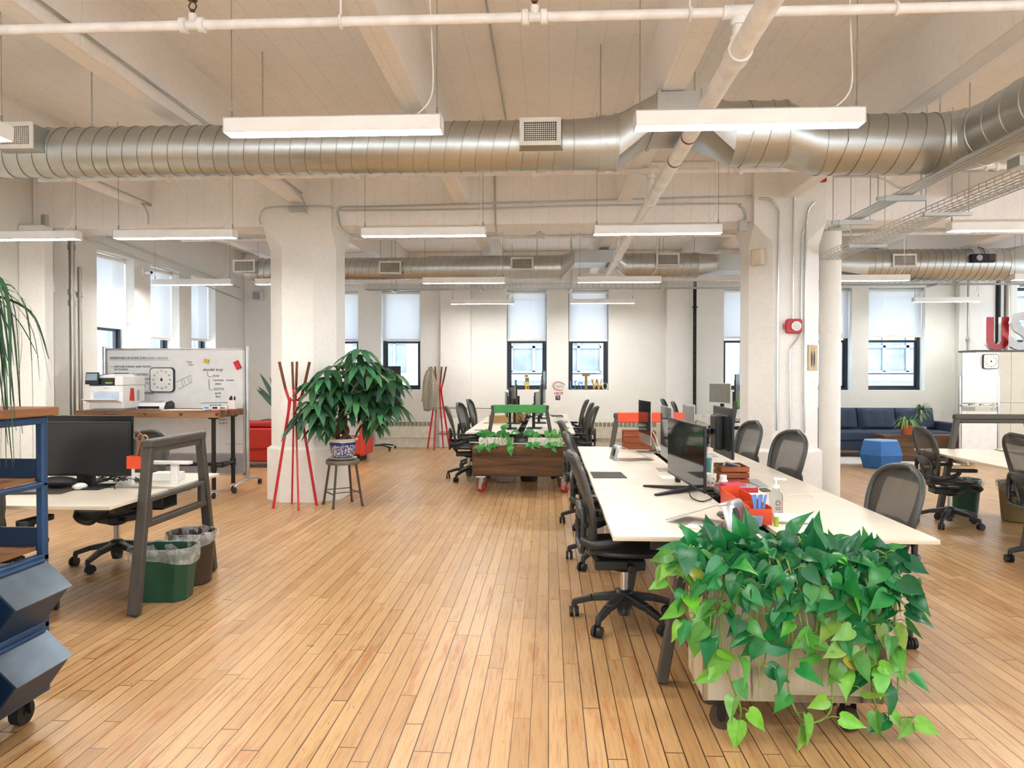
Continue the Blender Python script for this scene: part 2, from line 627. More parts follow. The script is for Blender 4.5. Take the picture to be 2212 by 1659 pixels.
# ================================================================ outside: pale facade across the street
M['facade'] = pm('facade_stone', '#82888d', 0.8)
M['facade_glass'] = pm('facade_glazing', '#69747f', 0.6, var=0.2, scale=1.2)
f = MB()
f.mi = 0
FY = 30.0
f.bx(-3.4, 40, FY, FY + 3, -12, 16)
for k in range(9):
    x0 = -1.5 + k * 4.6
    for z0 in (-3.2, 1.6, 6.4):
        f.mi = 1
        f.bx(x0, x0 + 3.6, FY - 0.05, FY, z0, z0 + 3.0)
        f.mi = 0
        for q in range(5):
            f.bx(x0 + q * 0.9 - 0.06, x0 + q * 0.9 + 0.06, FY - 0.14, FY - 0.05, z0, z0 + 3.0)
        for q in range(4):
            f.bx(x0, x0 + 3.6, FY - 0.14, FY - 0.05, z0 + q - 0.05, z0 + q + 0.05)
        f.bx(x0 - 0.2, x0 + 3.8, FY - 0.3, FY, z0 - 0.35, z0 - 0.1)
struct('outside_building', f, [M['facade'], M['facade_glass']])
f = MB()
f.bx(-12, -6.2, 33, 36, -12, 16)
for k in range(4):
    for z0 in (-3.2, 1.6, 6.4):
        f.mi = 1; f.bx(-11.6 + k * 1.4, -10.6 + k * 1.4, 32.95, 33, z0, z0 + 2.6); f.mi = 0
        f.bx(-11.15 + k * 1.4, -11.05 + k * 1.4, 32.88, 32.95, z0, z0 + 2.6)
        f.bx(-11.6 + k * 1.4, -10.6 + k * 1.4, 32.88, 32.95, z0 + 1.25, z0 + 1.35)
struct('outside_building', f, [M['facade'], M['facade_glass']])
f = MB()
f.bx(-26, -22, 4, 60, -12, 18)  # made tall to block sky light from the side windows
for k in range(14):
    for z0 in (-4, -0.6, 2.8, 6.2):
        f.mi = 1; f.bx(-22, -21.9, 15 + k * 3, 16.8 + k * 3, z0, z0 + 2.2); f.mi = 0
struct('outside_building', f, [M['facade'], M['facade_glass']])

# ================================================================ daylight
w = bpy.data.worlds.new('daylight'); S.world = w; w.use_nodes = True
nt = w.node_tree
bg = nt.nodes['Background']
tc = nt.nodes.new('ShaderNodeTexCoord'); sx = nt.nodes.new('ShaderNodeSeparateXYZ'); rp = nt.nodes.new('ShaderNodeValToRGB')
nt.links.new(tc.outputs['Generated'], sx.inputs[0]); nt.links.new(sx.outputs['Z'], rp.inputs['Fac'])
rp.color_ramp.elements[0].position = 0.0; rp.color_ramp.elements[0].color = (0.86, 0.93, 1, 1)
rp.color_ramp.elements[1].position = 0.6; rp.color_ramp.elements[1].color = (0.62, 0.80, 1, 1)
nt.links.new(rp.outputs['Color'], bg.inputs['Color'])
bg.inputs['Strength'].default_value = 5.5
sd = bpy.data.lights.new('sun', 'SUN'); sd.energy = 5; sd.angle = R(3); sd.color = (1, 0.96, 0.9)
so = bpy.data.objects.new('sun', sd); COL.objects.link(so)
so.rotation_euler = Vector((-0.25, 0.75, -0.6)).to_track_quat('-Z', 'Y').to_euler()

S.view_settings.view_transform = 'Standard'
S.view_settings.look = 'None'
S.view_settings.exposure = 0.36
S.view_settings.gamma = 0.95
# ================================================================ ceiling services
def galv(name, tint='#c3c6c4', rough=0.36):
    t = NT(name)
    v = t.coord()
    vo = t.n('ShaderNodeTexVoronoi'); vo.inputs['Scale'].default_value = 70
    t.l(v, vo.inputs['Vector'])
    c = srgb(tint)
    col = t.ramp(vo.outputs['Color'], [(0, tuple(x * 0.95 for x in c)), (1, tuple(min(1, x * 1.04) for x in c))])
    col = t.mix(t.ramp(t.noise(v, 2.2, 5), [(0.4, 0), (0.8, 0.3)]), col, tuple(x * 0.62 for x in c))
    t.l(col, t.b.inputs['Base Color'])
    rr = t.n('ShaderNodeMapRange'); t.l(t.noise(v, 5, 4), rr.inputs[0])
    rr.inputs[3].default_value = rough - 0.03; rr.inputs[4].default_value = rough + 0.08
    t.l(rr.outputs[0], t.b.inputs['Roughness'])
    t.set(Metallic=1.0)
    return t.mat


M['duct'] = galv('galvanized_duct')
M['seam'] = galv('duct_seam', '#9a9c99', 0.35)
M['steel'] = galv('galvanized_steel', '#c6c8c5', 0.3)
M['pipe_white'] = pm('pipe_paint', '#f1efec', 0.38, bump=0.1)
M['pipe_gray'] = galv('riser_metal', '#b3b0a6', 0.4)
M['brass'] = pm('brass', '#6b5036', 0.35, 0.9)
M['lamp_white'] = pm('lamp_body', '#f0eeea', 0.45, var=0.02)
M['lamp_glow'] = emat('lamp_diffuser', (1.0, 0.98, 0.95), 72)
M['wire'] = pm('wire', '#8d8983', 0.5, 0.5)
M['cord_white'] = pm('white_cord', '#e6e1d6', 0.5)
M['vent_white'] = pm('vent_paint', '#dedbd2', 0.45)
M['vent_dark'] = pm('vent_shadow', '#3b342e', 0.8)
M['red'] = pm('red_enamel', '#b0201f', 0.3)
M['iron'] = pm('black_iron', '#22211f', 0.5, 0.3)

# ---------------------------------------------------------------- linear pendant lamps
LL, LH, LD = 1.22, 0.085, 0.11


def make_lamp():
    t = thing('pendant_lamp', '-', 'lamp')
    m = MB()
    m.bx(-LL / 2, LL / 2, -LD / 2, -LD / 2 + 0.006, 0, LH)
    m.bx(-LL / 2, LL / 2, LD / 2 - 0.006, LD / 2, 0, LH)
    m.bx(-LL / 2, -LL / 2 + 0.006, -LD / 2, LD / 2, 0, LH)
    m.bx(LL / 2 - 0.006, LL / 2, -LD / 2, LD / 2, 0, LH)
    m.bx(-LL / 2, LL / 2, -LD / 2, LD / 2, LH - 0.006, LH)
    obj('housing', m, M['lamp_white'], t)
    obj('diffuser', MB().bx(-LL / 2 + 0.007, LL / 2 - 0.007, -LD / 2 + 0.007, LD / 2 - 0.007, 0.002, 0.012), M['lamp_glow'], t)
    for sx in (-1, 1):
        x = sx * (LL / 2 - 0.03)
        m = MB().tube([(x, 0, LH), (x, 0, ZC - 2.886)], 0.0022, 5)
        m.cyl((x, 0, LH), (x, 0, LH + 0.05), 0.006, seg=8)
        obj('suspension_wire', m, M['wire'], t)
    x = LL / 2 - 0.16
    pts = spline([(x, 0, LH), (x + 0.10, 0, LH + 0.12), (x + 0.10, 0.01, LH + 0.42), (x + 0.085, 0, LH + 0.8), (x + 0.09, 0, ZC - 2.886)], 6)
    obj('power_cord', MB().tube(pts, 0.0045, 6), M['cord_white'], t)
    return t


lamp0 = make_lamp()
ZL = 2.886
rows = [
    (4.10, [(723, 'large pendant lamp nearest the white sprinkler valve, before the round duct'),
            (1612, 'large pendant lamp crossed behind by the thick white main pipe'),
            (-200, 'pendant lamp cut by the picture edge beside the first duct register')]),
    (7.2, [(46, 'pendant lamp in front of the silver riser pipes'),
           (381, 'pendant lamp between the silver riser pipes and the first pillar'),
           (916, 'pendant lamp just past the first pillar, below the crossbeam conduits'),
           (1419, 'pendant lamp next to the second pillar, crossed by the white main pipe'),
           (2190, 'pendant lamp under the wire cable tray, cut by the picture edge')]),
    (11.0, [(417, 'pendant lamp in front of the side wall windows'),
            (640, 'pendant lamp mostly hidden behind the first pillar'),
            (1002, 'pendant lamp under the far duct, third lamp row, nearer the first pillar'),
            (1337, 'pendant lamp where the white main pipe ends at the far duct'),
            (1868, 'pendant lamp before the far duct, beside the round white pipe cover'),
            (2280, 'pendant lamp by the far duct end, cut by the picture edge')]),
    (14.3, [(1042, 'small far pendant lamp in front of the blind above the yellow cubes'),
            (1301, 'small far pendant lamp in front of the blind above the serif letters'),
            (2043, 'small far pendant lamp near the wide window above the sofa')]),
]
first = True
for Y, ls in rows:
    for px, lab in ls:
        x = at(px, 806, Y=Y).x
        if first:
            lamp0.location = (x, Y, ZL); lamp0['label'] = lab; lamp0['group'] = 'linear pendant lamps'; first = False
        else:
            dup(lamp0, (x, Y, ZL), None, lab, 'linear pendant lamps')
# unseen pendant lamps added behind and beside the camera to light the foreground
for x, y in ((-2.4, 1.2), (0.3, 1.2), (3.0, 1.2), (-1.5, -1.8), (2.0, -1.8), (5.6, 4.1), (8.2, 7.2)):
    dup(lamp0, (x, y, ZL), None, 'added pendant lamp outside the frame, an unseen light source', 'added pendant lamps outside the frame')


# ---------------------------------------------------------------- spiral ducts
def spiral(m, x0, x1, y, z, r, pitch=0.118, seg=32):
    """round duct along x with a raised helical lock seam"""
    n = max(2, int(round((x1 - x0) / pitch)))
    prof = []
    for i in range(n):
        a = x0 + (x1 - x0) * i / n
        d = (x1 - x0) / n
        prof += [(a, 0), (a + d * 0.93, 0), (a + d * 0.945, 0.006), (a + d * 0.985, 0.006)]
    prof.append((x1, 0))
    vs, fs = [], []
    for i, (a, h) in enumerate(prof):
        for k in range(seg):
            q = 2 * PI * k / seg
            sk = 0.0 if i in (0, len(prof) - 1) else (k / seg - 0.5) * pitch * 0.9 * (1 if 2 < i < len(prof) - 4 else 0)
            sk = pitch * 0.35 * math.sin(q) if 2 < i < len(prof) - 4 else 0
            vs.append((a + sk, y + (r + h) * math.cos(q), z + (r + h) * math.sin(q)))
    seam = []
    for i in range(len(prof) - 1):
        for k in range(seg):
            l = (k + 1) % seg
            (fs if i % 4 in (0, 2) else seam).append((i * seg + k, (i + 1) * seg + k, (i + 1) * seg + l, i * seg + l))
    m.add(vs, fs + seam, True)
    for j in range(len(m.m) - len(seam), len(m.m)): m.m[j] = 1


def loft(m, A, B, smooth=False):
    n = len(A)
    m.add(A + B, [(k, n + k, n + (k + 1) % n, (k + 1) % n) for k in range(n)], smooth)


def circ(x, y, z, r, seg=32):
    return [(x, y + r * math.cos(2 * PI * k / seg), z + r * math.sin(2 * PI * k / seg)) for k in range(seg)]


def rect(x, y, z, w, h, seg=32):
    out = []
    for k in range(seg):
        q = 2 * PI * k / seg
        c, s_ = math.cos(q), math.sin(q)
        k2 = 1 / max(abs(c), abs(s_))
        out.append((x, y + w / 2 * c * k2, z + h / 2 * s_ * k2))
    return out


def collar(m, x, y, z, r, w=0.03):
    loft(m, circ(x - w / 2, y, z, r + 0.007), circ(x + w / 2, y, z, r + 0.007), True)
    loft(m, circ(x - w / 2, y, z, r), circ(x - w / 2, y, z, r + 0.007)); loft(m, circ(x + w / 2, y, z, r + 0.007), circ(x + w / 2, y, z, r))


def register(parent, x, y, z, r, w=0.30, h=0.20, boot=0.12, side=1):
    """supply grille on a sheet-metal boot on the duct's near side"""
    b = MB()
    f = y - r - boot
    b.add([(x - w / 2 + 0.01, f, z - h / 2 + 0.01), (x + w / 2 - 0.01, f, z - h / 2 + 0.01), (x + w / 2 - 0.01, f, z + h / 2 - 0.01), (x - w / 2 + 0.01, f, z + h / 2 - 0.01),
           (x - w / 2 - 0.03, y - 0.02, z - h / 2 - 0.02), (x + w / 2 + 0.05, y - 0.02, z - h / 2 - 0.02), (x + w / 2 + 0.05, y - 0.02, z + h / 2 - 0.02), (x - w / 2 - 0.03, y - 0.02, z + h / 2 - 0.02)],
          [(0, 4, 5, 1), (1, 5, 6, 2), (2, 6, 7, 3), (3, 7, 4, 0)])
    o = obj('register_boot', b, M['duct'], parent)
    g = MB()
    fr = 0.032
    g.bx(x - w / 2, x + w / 2, f - 0.012, f, z + h / 2 - fr, z + h / 2)
    g.bx(x - w / 2, x + w / 2, f - 0.012, f, z - h / 2, z - h / 2 + fr)
    g.bx(x - w / 2, x - w / 2 + fr, f - 0.012, f, z - h / 2 + fr, z + h / 2 - fr)
    g.bx(x + w / 2 - fr, x + w / 2, f - 0.012, f, z - h / 2 + fr, z + h / 2 - fr)
    n = 16
    for i in range(1, n):
        xx = x - w / 2 + fr + (w - 2 * fr) * i / n
        g.bx(xx - 0.0022, xx + 0.0022, f - 0.010, f - 0.001, z - h / 2 + fr, z + h / 2 - fr)
    for i in range(1, 9):
        zz = z - h / 2 + fr + (h - 2 * fr) * i / 9
        g.bx(x - w / 2 + fr, x + w / 2 - fr, f - 0.006, f - 0.001, zz - 0.002, zz + 0.002)
    gr = obj('grille', g, M['vent_white'], o)
    obj('grille_shade', MB().bx(x - w / 2 + 0.02, x + w / 2 - 0.02, f + 0.006, f + 0.012, z - h / 2 + 0.02, z + h / 2 - 0.02), M['vent_dark'], o)  # dark plate stands in for the shade inside the boot


def rod(m, x, y, z0, z1=None, r=0.006):
    m.cyl((x, y, z0), (x, y, z1 or ZC), r, seg=6)


# first duct, before the crossbeam
Y1, R1 = 5.70, 0.187
Z1d = 3.292
d = thing('air_duct', 'near round galvanized duct with two supply registers, hung below the joists', 'duct')
X = lambda px: at(px, 317, Y=Y1).x
m = MB()
spiral(m, -7 + 0.8, X(1240), Y1, Z1d, R1)
obj('duct_run', m, [M['duct'], M['seam']], d)
m = MB()
# flat offset over the white main pipe
xa, xb = X(1240), X(1330)
loft(m, circ(xa, Y1, Z1d, R1), circ(X(1300), Y1, Z1d + 0.005, R1 + 0.01), True)
loft(m, circ(X(1300), Y1, Z1d + 0.005, R1 + 0.01), circ(xb, Y1, Z1d + 0.01, R1 + 0.02), True)
collar(m, X(1300), Y1, Z1d + 0.005, R1 + 0.012, 0.05)
collar(m, xb, Y1, Z1d + 0.01, R1 + 0.02, 0.02)
ZT = 1.55 + 1.91
loft(m, circ(xb, Y1, Z1d + 0.01, R1 + 0.02), rect(X(1410), Y1, ZT, 0.62, 0.22))
loft(m, rect(X(1410), Y1, ZT, 0.62, 0.22), rect(X(1500), Y1, ZT, 0.62, 0.22))
loft(m, rect(X(1500), Y1, ZT, 0.62, 0.22), circ(X(1575), Y1, Z1d + 0.06, R1 + 0.05))
for xx in (X(1410), X(1500)):
    A = rect(xx - 0.012, Y1, ZT, 0.66, 0.255); B = rect(xx + 0.012, Y1, ZT, 0.66, 0.255)
    loft(m, A, B); loft(m, rect(xx - 0.012, Y1, ZT, 0.6, 0.2), A); loft(m, B, rect(xx + 0.012, Y1, ZT, 0.6, 0.2))
obj('flat_offset', m, M['duct'], d)
m = MB()
spiral(m, X(1575), X(1690), Y1, Z1d + 0.06, R1 + 0.05, 0.14)
loft(m, circ(X(1690), Y1, Z1d + 0.06, R1 + 0.05), circ(X(1735), Y1, Z1d - 0.0, R1 + 0.035), True)
loft(m, circ(X(1735), Y1, Z1d, R1 + 0.035), circ(X(1770), Y1, Z1d - 0.03, R1 + 0.03), True)
collar(m, X(1690), Y1, Z1d + 0.06, R1 + 0.05, 0.02)
collar(m, X(1770), Y1, Z1d - 0.03, R1 + 0.03, 0.02)
spiral(m, X(1770), X(2010), Y1, Z1d - 0.03, R1 + 0.03, 0.14)
obj('duct_run', m, [M['duct'], M['seam']], d)
# elbow swinging towards the photographer, then up the room
m = MB()
xe, re = X(2010), R1 + 0.03
prevc = None
cs = []
rb = 0.30
for i in range(5):
    q = R(90 * i / 4)
    cx, cy = xe + rb * math.sin(q), Y1 - rb + rb * math.cos(q)
    dirv = Vector((math.cos(q), -math.sin(q), 0)); side = Vector((math.sin(q), math.cos(q), 0))
    cs.append([tuple(Vector((cx, cy, Z1d - 0.03)) + side * (re * math.cos(2 * PI * k / 32)) + Vector((0, 0, re * math.sin(2 * PI * k / 32)))) for k in range(32)])
for a, b in zip(cs, cs[1:]):
    loft(m, a, b)
for c in cs:
    m.tube(c, 0.006, 5, closed=True)
loft(m, cs[-1], [(p[0], 4.25, p[2]) for p in cs[-1]], True)
m.add([(p[0], 4.25, p[2]) for p in cs[-1]], [tuple(range(32))])
for k in range(1, 6):
    yy = Y1 - rb - k * 0.2
    m.tube([(p[0], yy, p[2]) for p in cs[-1]], 0.005, 4, closed=True)
obj('duct_elbow', m, M['duct'], d)
register(d, X(88), Y1, at(0, 292, Y=5.4).z, R1 - 0.02)
register(d, X(1168), Y1, at(1168, 283, Y=5.4).z, R1 - 0.02)
for px in (199, 568, 1297, 1500, 2030):
    m = MB()
    rod(m, X(px), Y1 + 0.0, Z1d + R1 - 0.02)
    obj('hanger_rod', m, M['steel'], d)

# second duct, before the end wall
Y2, R2, Z2d = 12.26, 0.183, 3.29
d = thing('air_duct', 'far round galvanized duct along the window wall with square registers', 'duct')
X = lambda px: at(px, 579, Y=Y2).x
m = MB()
spiral(m, X(535), X(925), Y2, Z2d, R2)
spiral(m, X(925), X(1212), Y2, Z2d, R2 + 0.02)
obj('duct_run', m, [M['duct'], M['seam']], d)
m = MB()
loft(m, circ(X(1212), Y2, Z2d, R2 + 0.02), rect(X(1240), Y2, Z2d + 0.135, 0.6, 0.2))
loft(m, rect(X(1240), Y2, Z2d + 0.135, 0.6, 0.2), rect(X(1322), Y2, Z2d + 0.135, 0.6, 0.2))
loft(m, rect(X(1322), Y2, Z2d + 0.135, 0.6, 0.2), circ(X(1350), Y2, Z2d + 0.02, R2 + 0.02))
obj('flat_offset', m, M['duct'], d)
m = MB()
spiral(m, X(1350), X(1505), Y2, Z2d + 0.02, R2 + 0.02)
collar(m, X(1500), Y2, Z2d + 0.02, R2 + 0.02, 0.03)
loft(m, circ(X(1505), Y2, Z2d + 0.02, R2 + 0.02), rect(X(1542), Y2, Z2d + 0.03, 0.5, 0.26))
loft(m, rect(X(1542), Y2, Z2d + 0.03, 0.5, 0.26), rect(X(1790), Y2, Z2d + 0.02, 0.5, 0.26))
loft(m, rect(X(1790), Y2, Z2d + 0.02, 0.5, 0.26), circ(X(1862), Y2, Z2d, R2 + 0.07))
spiral(m, X(1862), X(2165), Y2, Z2d, R2 + 0.07)
loft(m, circ(X(2165), Y2, Z2d, R2 + 0.07), rect(X(2195), Y2, Z2d, 0.5, 0.55))
loft(m, rect(X(2195), Y2, Z2d, 0.5, 0.55), rect(X(2290), Y2, Z2d, 0.5, 0.55))
obj('duct_run', m, [M['duct'], M['seam']], d)
for px, py in ((541, 574), (850, 577), (1129, 569), (1437, 560), (1937, 562)):
    register(d, X(px), Y2, at(px, py, Y=Y2 - 0.3).z, R2, 0.37, 0.21, 0.08)
for px in (620, 822, 1160, 1500, 1915):
    m = MB()
    rod(m, X(px), Y2, Z2d + R2)
    obj('hanger_rod', m, M['steel'], d)


# ---------------------------------------------------------------- white sprinkler pipes
def sprinkler_line(label, Y, Z, x0, x1, heads, hangers, r=0.027):
    t = thing('sprinkler_pipe', label, 'pipe')
    m = MB().cyl((x0, Y, Z), (x1, Y, Z), r, seg=14)
    obj('pipe', m, M['pipe_white'], t)
    for x in heads:
        f = MB()
        for k in (-1, 1):
            f.lathe([(r + 0.002, -0.02), (r + 0.015, -0.015), (r + 0.015, 0.015), (r + 0.002, 0.02)], 14)
            vs = f.v[-56:]
            f.v[-56:] = [(x + k * 0.05 + p[2], Y + p[0], Z + p[1]) for p in vs]
        f.cyl((x, Y, Z), (x, Y, Z + 0.06), 0.024, seg=12)
        fo = obj('fitting', f, M['pipe_white'], t)
        h = MB()
        h.cyl((x, Y, Z + 0.06), (x, Y, Z + 0.085), 0.012, seg=8)
        for k in (-1, 1):
            h.tube([(x + k * 0.010, Y, Z + 0.08), (x + k * 0.022, Y, Z + 0.105), (x + k * 0.006, Y, Z + 0.135)], 0.004, 6)
        h.cyl((x, Y, Z + 0.135), (x, Y, Z + 0.141), 0.026, seg=12)
        obj('sprinkler_head', h, M['brass'], t)
    h = MB()
    for x in hangers:
        h.tube([(x + 0.012 * 0, Y + (r + 0.006) * math.cos(q), Z + (r + 0.006) * math.sin(q)) for q in [2 * PI * k / 14 for k in range(14)]], 0.008, 6, closed=True)
        h.cyl((x, Y, Z + r), (x, Y, 3.58), 0.006, seg=6)
    obj('pipe_hanger', h, M['pipe_white'], t)
    return t


def line_from(label, Y, p0, p1, heads, hangers, r=0.027):
    a, b = at(*p0, Y=Y), at(*p1, Y=Y)
    z = (a.z + b.z) / 2
    return sprinkler_line(label, Y, z, a.x, b.x, [at(h, 0, Y=Y).x for h in heads], [at(h, 0, Y=Y).x for h in hangers], r), z


_, ZS1 = line_from('nearest white sprinkler pipe across the top of the view', 4.0, (-200, 70), (2500, 5), (416, 1155), (736, 1490, 1935))
_, ZS2 = line_from('white sprinkler pipe just behind the near duct', 7.36, (84, 384), (2400, 360), (372, 761, 1165, 1591, 2145), (930, 1343, 1830))
_, ZS3 = line_from('faint white sprinkler pipe behind the crossbeam', 10.8, (392, 519), (2300, 500), (888, 1167), (1010, 1500))

t = thing('main_pipe', 'thick white sprinkler main running diagonally under the ceiling to the far duct', 'pipe')
XP, ZP = 1.0, 1.55 + 1.69
obj('pipe', MB().cyl((XP, 1.0, ZP), (XP, 14.0, ZP), 0.056, seg=20), M['pipe_white'], t)
obj('pipe_cap', MB().cyl((XP, 13.93, ZP), (XP, 14.06, ZP), 0.068, seg=20), M['pipe_white'], t)
for Y, zs in ((4.0, ZS1), (7.36, ZS2), (10.8, ZS3)):
    m = MB().cyl((XP, Y, ZP), (XP, Y, zs), 0.03, seg=12)
    m.cyl((XP, Y, ZP + 0.05), (XP, Y, ZP + 0.09), 0.042, seg=12)
    m.cyl((XP, Y, zs - 0.07), (XP, Y, zs - 0.03), 0.04, seg=12)
    m.cyl((XP - 0.08, Y, zs), (XP + 0.08, Y, zs), 0.038, seg=12)
    m.cyl((XP, Y - 0.06, ZP), (XP, Y + 0.06, ZP), 0.066, seg=20)
    obj('riser', m, M['pipe_white'], t)
M['band_red'] = pm('band_red', '#7d2b2a', 0.5)
for y in (5.35, 5.95):
    obj('red_band', MB().cyl((XP, y, ZP), (XP, y + 0.03, ZP), 0.0575, seg=20), M['band_red'], t)


# ---------------------------------------------------------------- conduits and cable trays
def conduit(label, pts, r=0.012, clips=(), mat='steel', name='ceiling_conduit', sm=6):
    m = MB().tube(spline(pts, sm) if sm else pts, r * 0.85, 8)
    t = obj(name, m, M[mat])
    return tag(t, label, 'conduit')


c0 = at(107, 0, Z=3.66)
conduit('steel conduit run along the side of the joist before the first pillar', [(-2.885, 0.5, 3.66), (-2.885, 7.9, 3.66), (-2.88, 8.3, 3.65), (-2.88, 8.55, 3.60), (-2.885, 8.69, 3.52), (-2.89, 8.73, 3.45)], sm=0 or 5)
conduit('thin conduit on the ceiling above the side of the near duct', [(-0.42, 0.5, 4.035), (-0.42, 8.85, 4.035)], 0.010, sm=0)
conduit('steel conduit along the outer joist beside the near register', [(-4.86, 1, 3.62), (-4.86, 8.4, 3.62), (-4.86, 8.66, 3.58), (-4.86, 8.78, 3.50), (-4.86, 8.80, 3.36)], sm=5)


def path_px(pts, Y):
    return [at(*p, Y=Y) for p in pts]


conduit('conduit loop arching over the head of the first pillar', path_px([(563, 485), (561, 470), (567, 455), (585, 448), (640, 446), (700, 446), (722, 448)], 8.735))
obj_ = MB().bx(-3.0 - 0.1, -3.0 + 0.1, 8.70, 8.757, 3.475, 3.535)
t = obj('junction_box', obj_, M['steel'], bevel=0.008); tag(t, 'small junction box at the conduit crossing on the first pillar', 'junction box')
conduit('upper conduit along the crossbeam between the two pillars', path_px([(762, 513), (738, 492), (731, 470), (729, 455), (740, 447), (800, 446), (990, 441), (1300, 432), (1600, 424), (1700, 422)], 8.83))
conduit('lower conduit along the crossbeam ending at the switch box', path_px([(735, 452), (760, 454.5), (1000, 452), (1300, 444), (1570, 440), (1600, 446), (1610, 462), (1610, 480)], 8.845))
conduit('thin drop conduit on the crossbeam face', path_px([(1068, 366), (1070, 480), (1073, 500)], 8.84), 0.012, sm=2)
m = MB().box(at(1604, 488, Y=8.80), (0.09, 0.08, 0.13))
t = obj('switch_box', m, M['steel'], bevel=0.006); tag(t, 'grey metal box at the shoulder of the second pillar', 'junction box')

# conduits down the second pillar's front face
yf = 8.732
conduit('long conduit down the edge of the second pillar', path_px([(1640, 428), (1663, 430), (1673, 440), (1680, 452), (1682, 470), (1681, 600), (1679, 760), (1678, 930)], yf), 0.014)
conduit('conduit dropping to the red fire alarm', path_px([(1775, 385), (1730, 415), (1716, 428), (1714, 450), (1713, 560), (1713, 690)], yf), 0.012)
conduit('bent conduit below the red fire alarm', path_px([(1729, 719), (1722, 733), (1709, 750), (1706, 770), (1706, 850), (1706, 930)], yf), 0.011)
conduit('conduit beside the paper feather print, bent at its top', path_px([(1760, 436), (1747, 452), (1742, 475), (1741, 520), (1739, 700), (1738, 935)], yf), 0.015)
conduit('second thin conduit tucked by the pillar corner', path_px([(1744, 480), (1735, 500), (1732, 530), (1731, 690)], yf + 0.005), 0.010)

# strut rack with conduits running up the room
t = thing('conduit_rack', 'steel strut rack carrying bundled conduits above the side bench', 'conduit rack')
for i, (dx, dz, rr) in enumerate(((-0.05, 0, 0.014), (-0.01, 0, 0.014), (0.03, 0, 0.014), (0.07, 0.002, 0.012))):
    obj('conduit_tube', MB().tube([(2.86 + dx, 2.6, 3.0 + dz), (2.86 + dx, 7.6 - 0.1 * i, 3.0 + dz)], rr, 8), M['steel'], t)
for y in (3.9, 6.15, 7.1):
    m = MB().bx(2.71, 3.03, y - 0.02, y + 0.02, 2.94, 2.983)
    rod(m, 2.66, y, 2.955, ZC - 0.001 if False else 3.575, 0.005); rod(m, 3.0, y, 2.955, ZC - 0.001, 0.005)
    m.bx(2.65, 3.01, y - 0.015, y + 0.015, 2.945, 2.975)
    obj('strut_hanger', m, M['steel'], t)
obj('channel_end', MB().bx(2.76, 2.96, 7.45, 7.49, 2.955, 2.984), M['steel'], t)
m = MB().box((3.10, 5.0, 2.92), (0.16, 0.14, 0.07))
tag(obj('hanging_junction_box', m, M['steel'], bevel=0.006), 'square junction box hung beside the strut rack near the duct elbow', 'junction box')
conduit('horizontal conduit from the red exit box towards the strut rack', path_px([(1795, 378), (1850, 378), (1980, 376), (2212, 366), (2400, 362)], 8.0), 0.014, sm=2)
conduit('curved conduit sweeping down to the strut rack', path_px([(1800, 382), (1880, 381), (1915, 390), (1940, 405), (1965, 402), (2010, 380)], 7.4), 0.013)
m = MB().bx(0, 0.1, 0, 0.06, 0, 0.05)
t = tag(obj('alarm_box', m, M['red'], loc=at(1766, 392, Y=8.2), bevel=0.005), 'small red box at the bend of the beam conduit', 'junction box')


def wire_tray(label, p0, p1, w, h, step=0.10, r=0.0045):
    t = thing('cable_tray', label, 'cable tray')
    p0, p1 = Vector(p0), Vector(p1)
    d = (p1 - p0).normalized()
    s_ = Vector((0, 0, 1)).cross(d).normalized()
    m = MB()
    for a, z in ((-1, h), (-1, h / 2), (-1, 0), (-0.6, 0), (-0.2, 0), (0.2, 0), (0.6, 0), (1, 0), (1, h / 2), (1, h)):
        o = s_ * (a * w / 2) + Vector((0, 0, z))
        m.tube([p0 + o, p1 + o], r, 5)
    L = (p1 - p0).length
    n = int(L / step)
    for i in range(n + 1):
        b = p0 + d * (i * step)
        m.tube([b - s_ * (w / 2) + Vector((0, 0, h)), b - s_ * (w / 2), b + s_ * (w / 2), b + s_ * (w / 2) + Vector((0, 0, h))], r, 5)
    obj('wire_basket', m, M['steel'], t)
    n = int(L / 1.6)
    for i in range(n + 1):
        b = p0 + d * (0.5 + i * 1.6)
        if (b - p0).length > L: break
        q = MB().bar(b - s_ * (w / 2 + 0.07) - Vector((0, 0, 0.02)), b + s_ * (w / 2 + 0.07) - Vector((0, 0, 0.02)), 0.04, 0.03)
        rod(q, *(b - s_ * (w / 2 + 0.05)).xy, b.z - 0.02, 3.3 if abs(b.y - 9.1) < 0.4 else ZC - 0.001, 0.005)
        if not (b.y < 6): rod(q, *(b + s_ * (w / 2 + 0.05)).xy, b.z - 0.02, 3.3 if abs(b.y - 9.1) < 0.4 else ZC - 0.001, 0.005)
        obj('ceiling_mount', q, M['steel'], t)
    return t


wire_tray('silver wire basket tray slanting over the side bench', (3.44, 2.9, 2.945), (3.44, 9.3, 2.945), 0.26, 0.06)
wire_tray('thin wire basket tray running along above the far windows', (-3.3, 13.3, 3.06), (3.9, 13.3, 3.06), 0.25, 0.10)
wire_tray('wire basket tray over the sofa windows below the far duct', (4.6, 13.3, 3.10), (9.6, 13.3, 3.10), 0.25, 0.06)

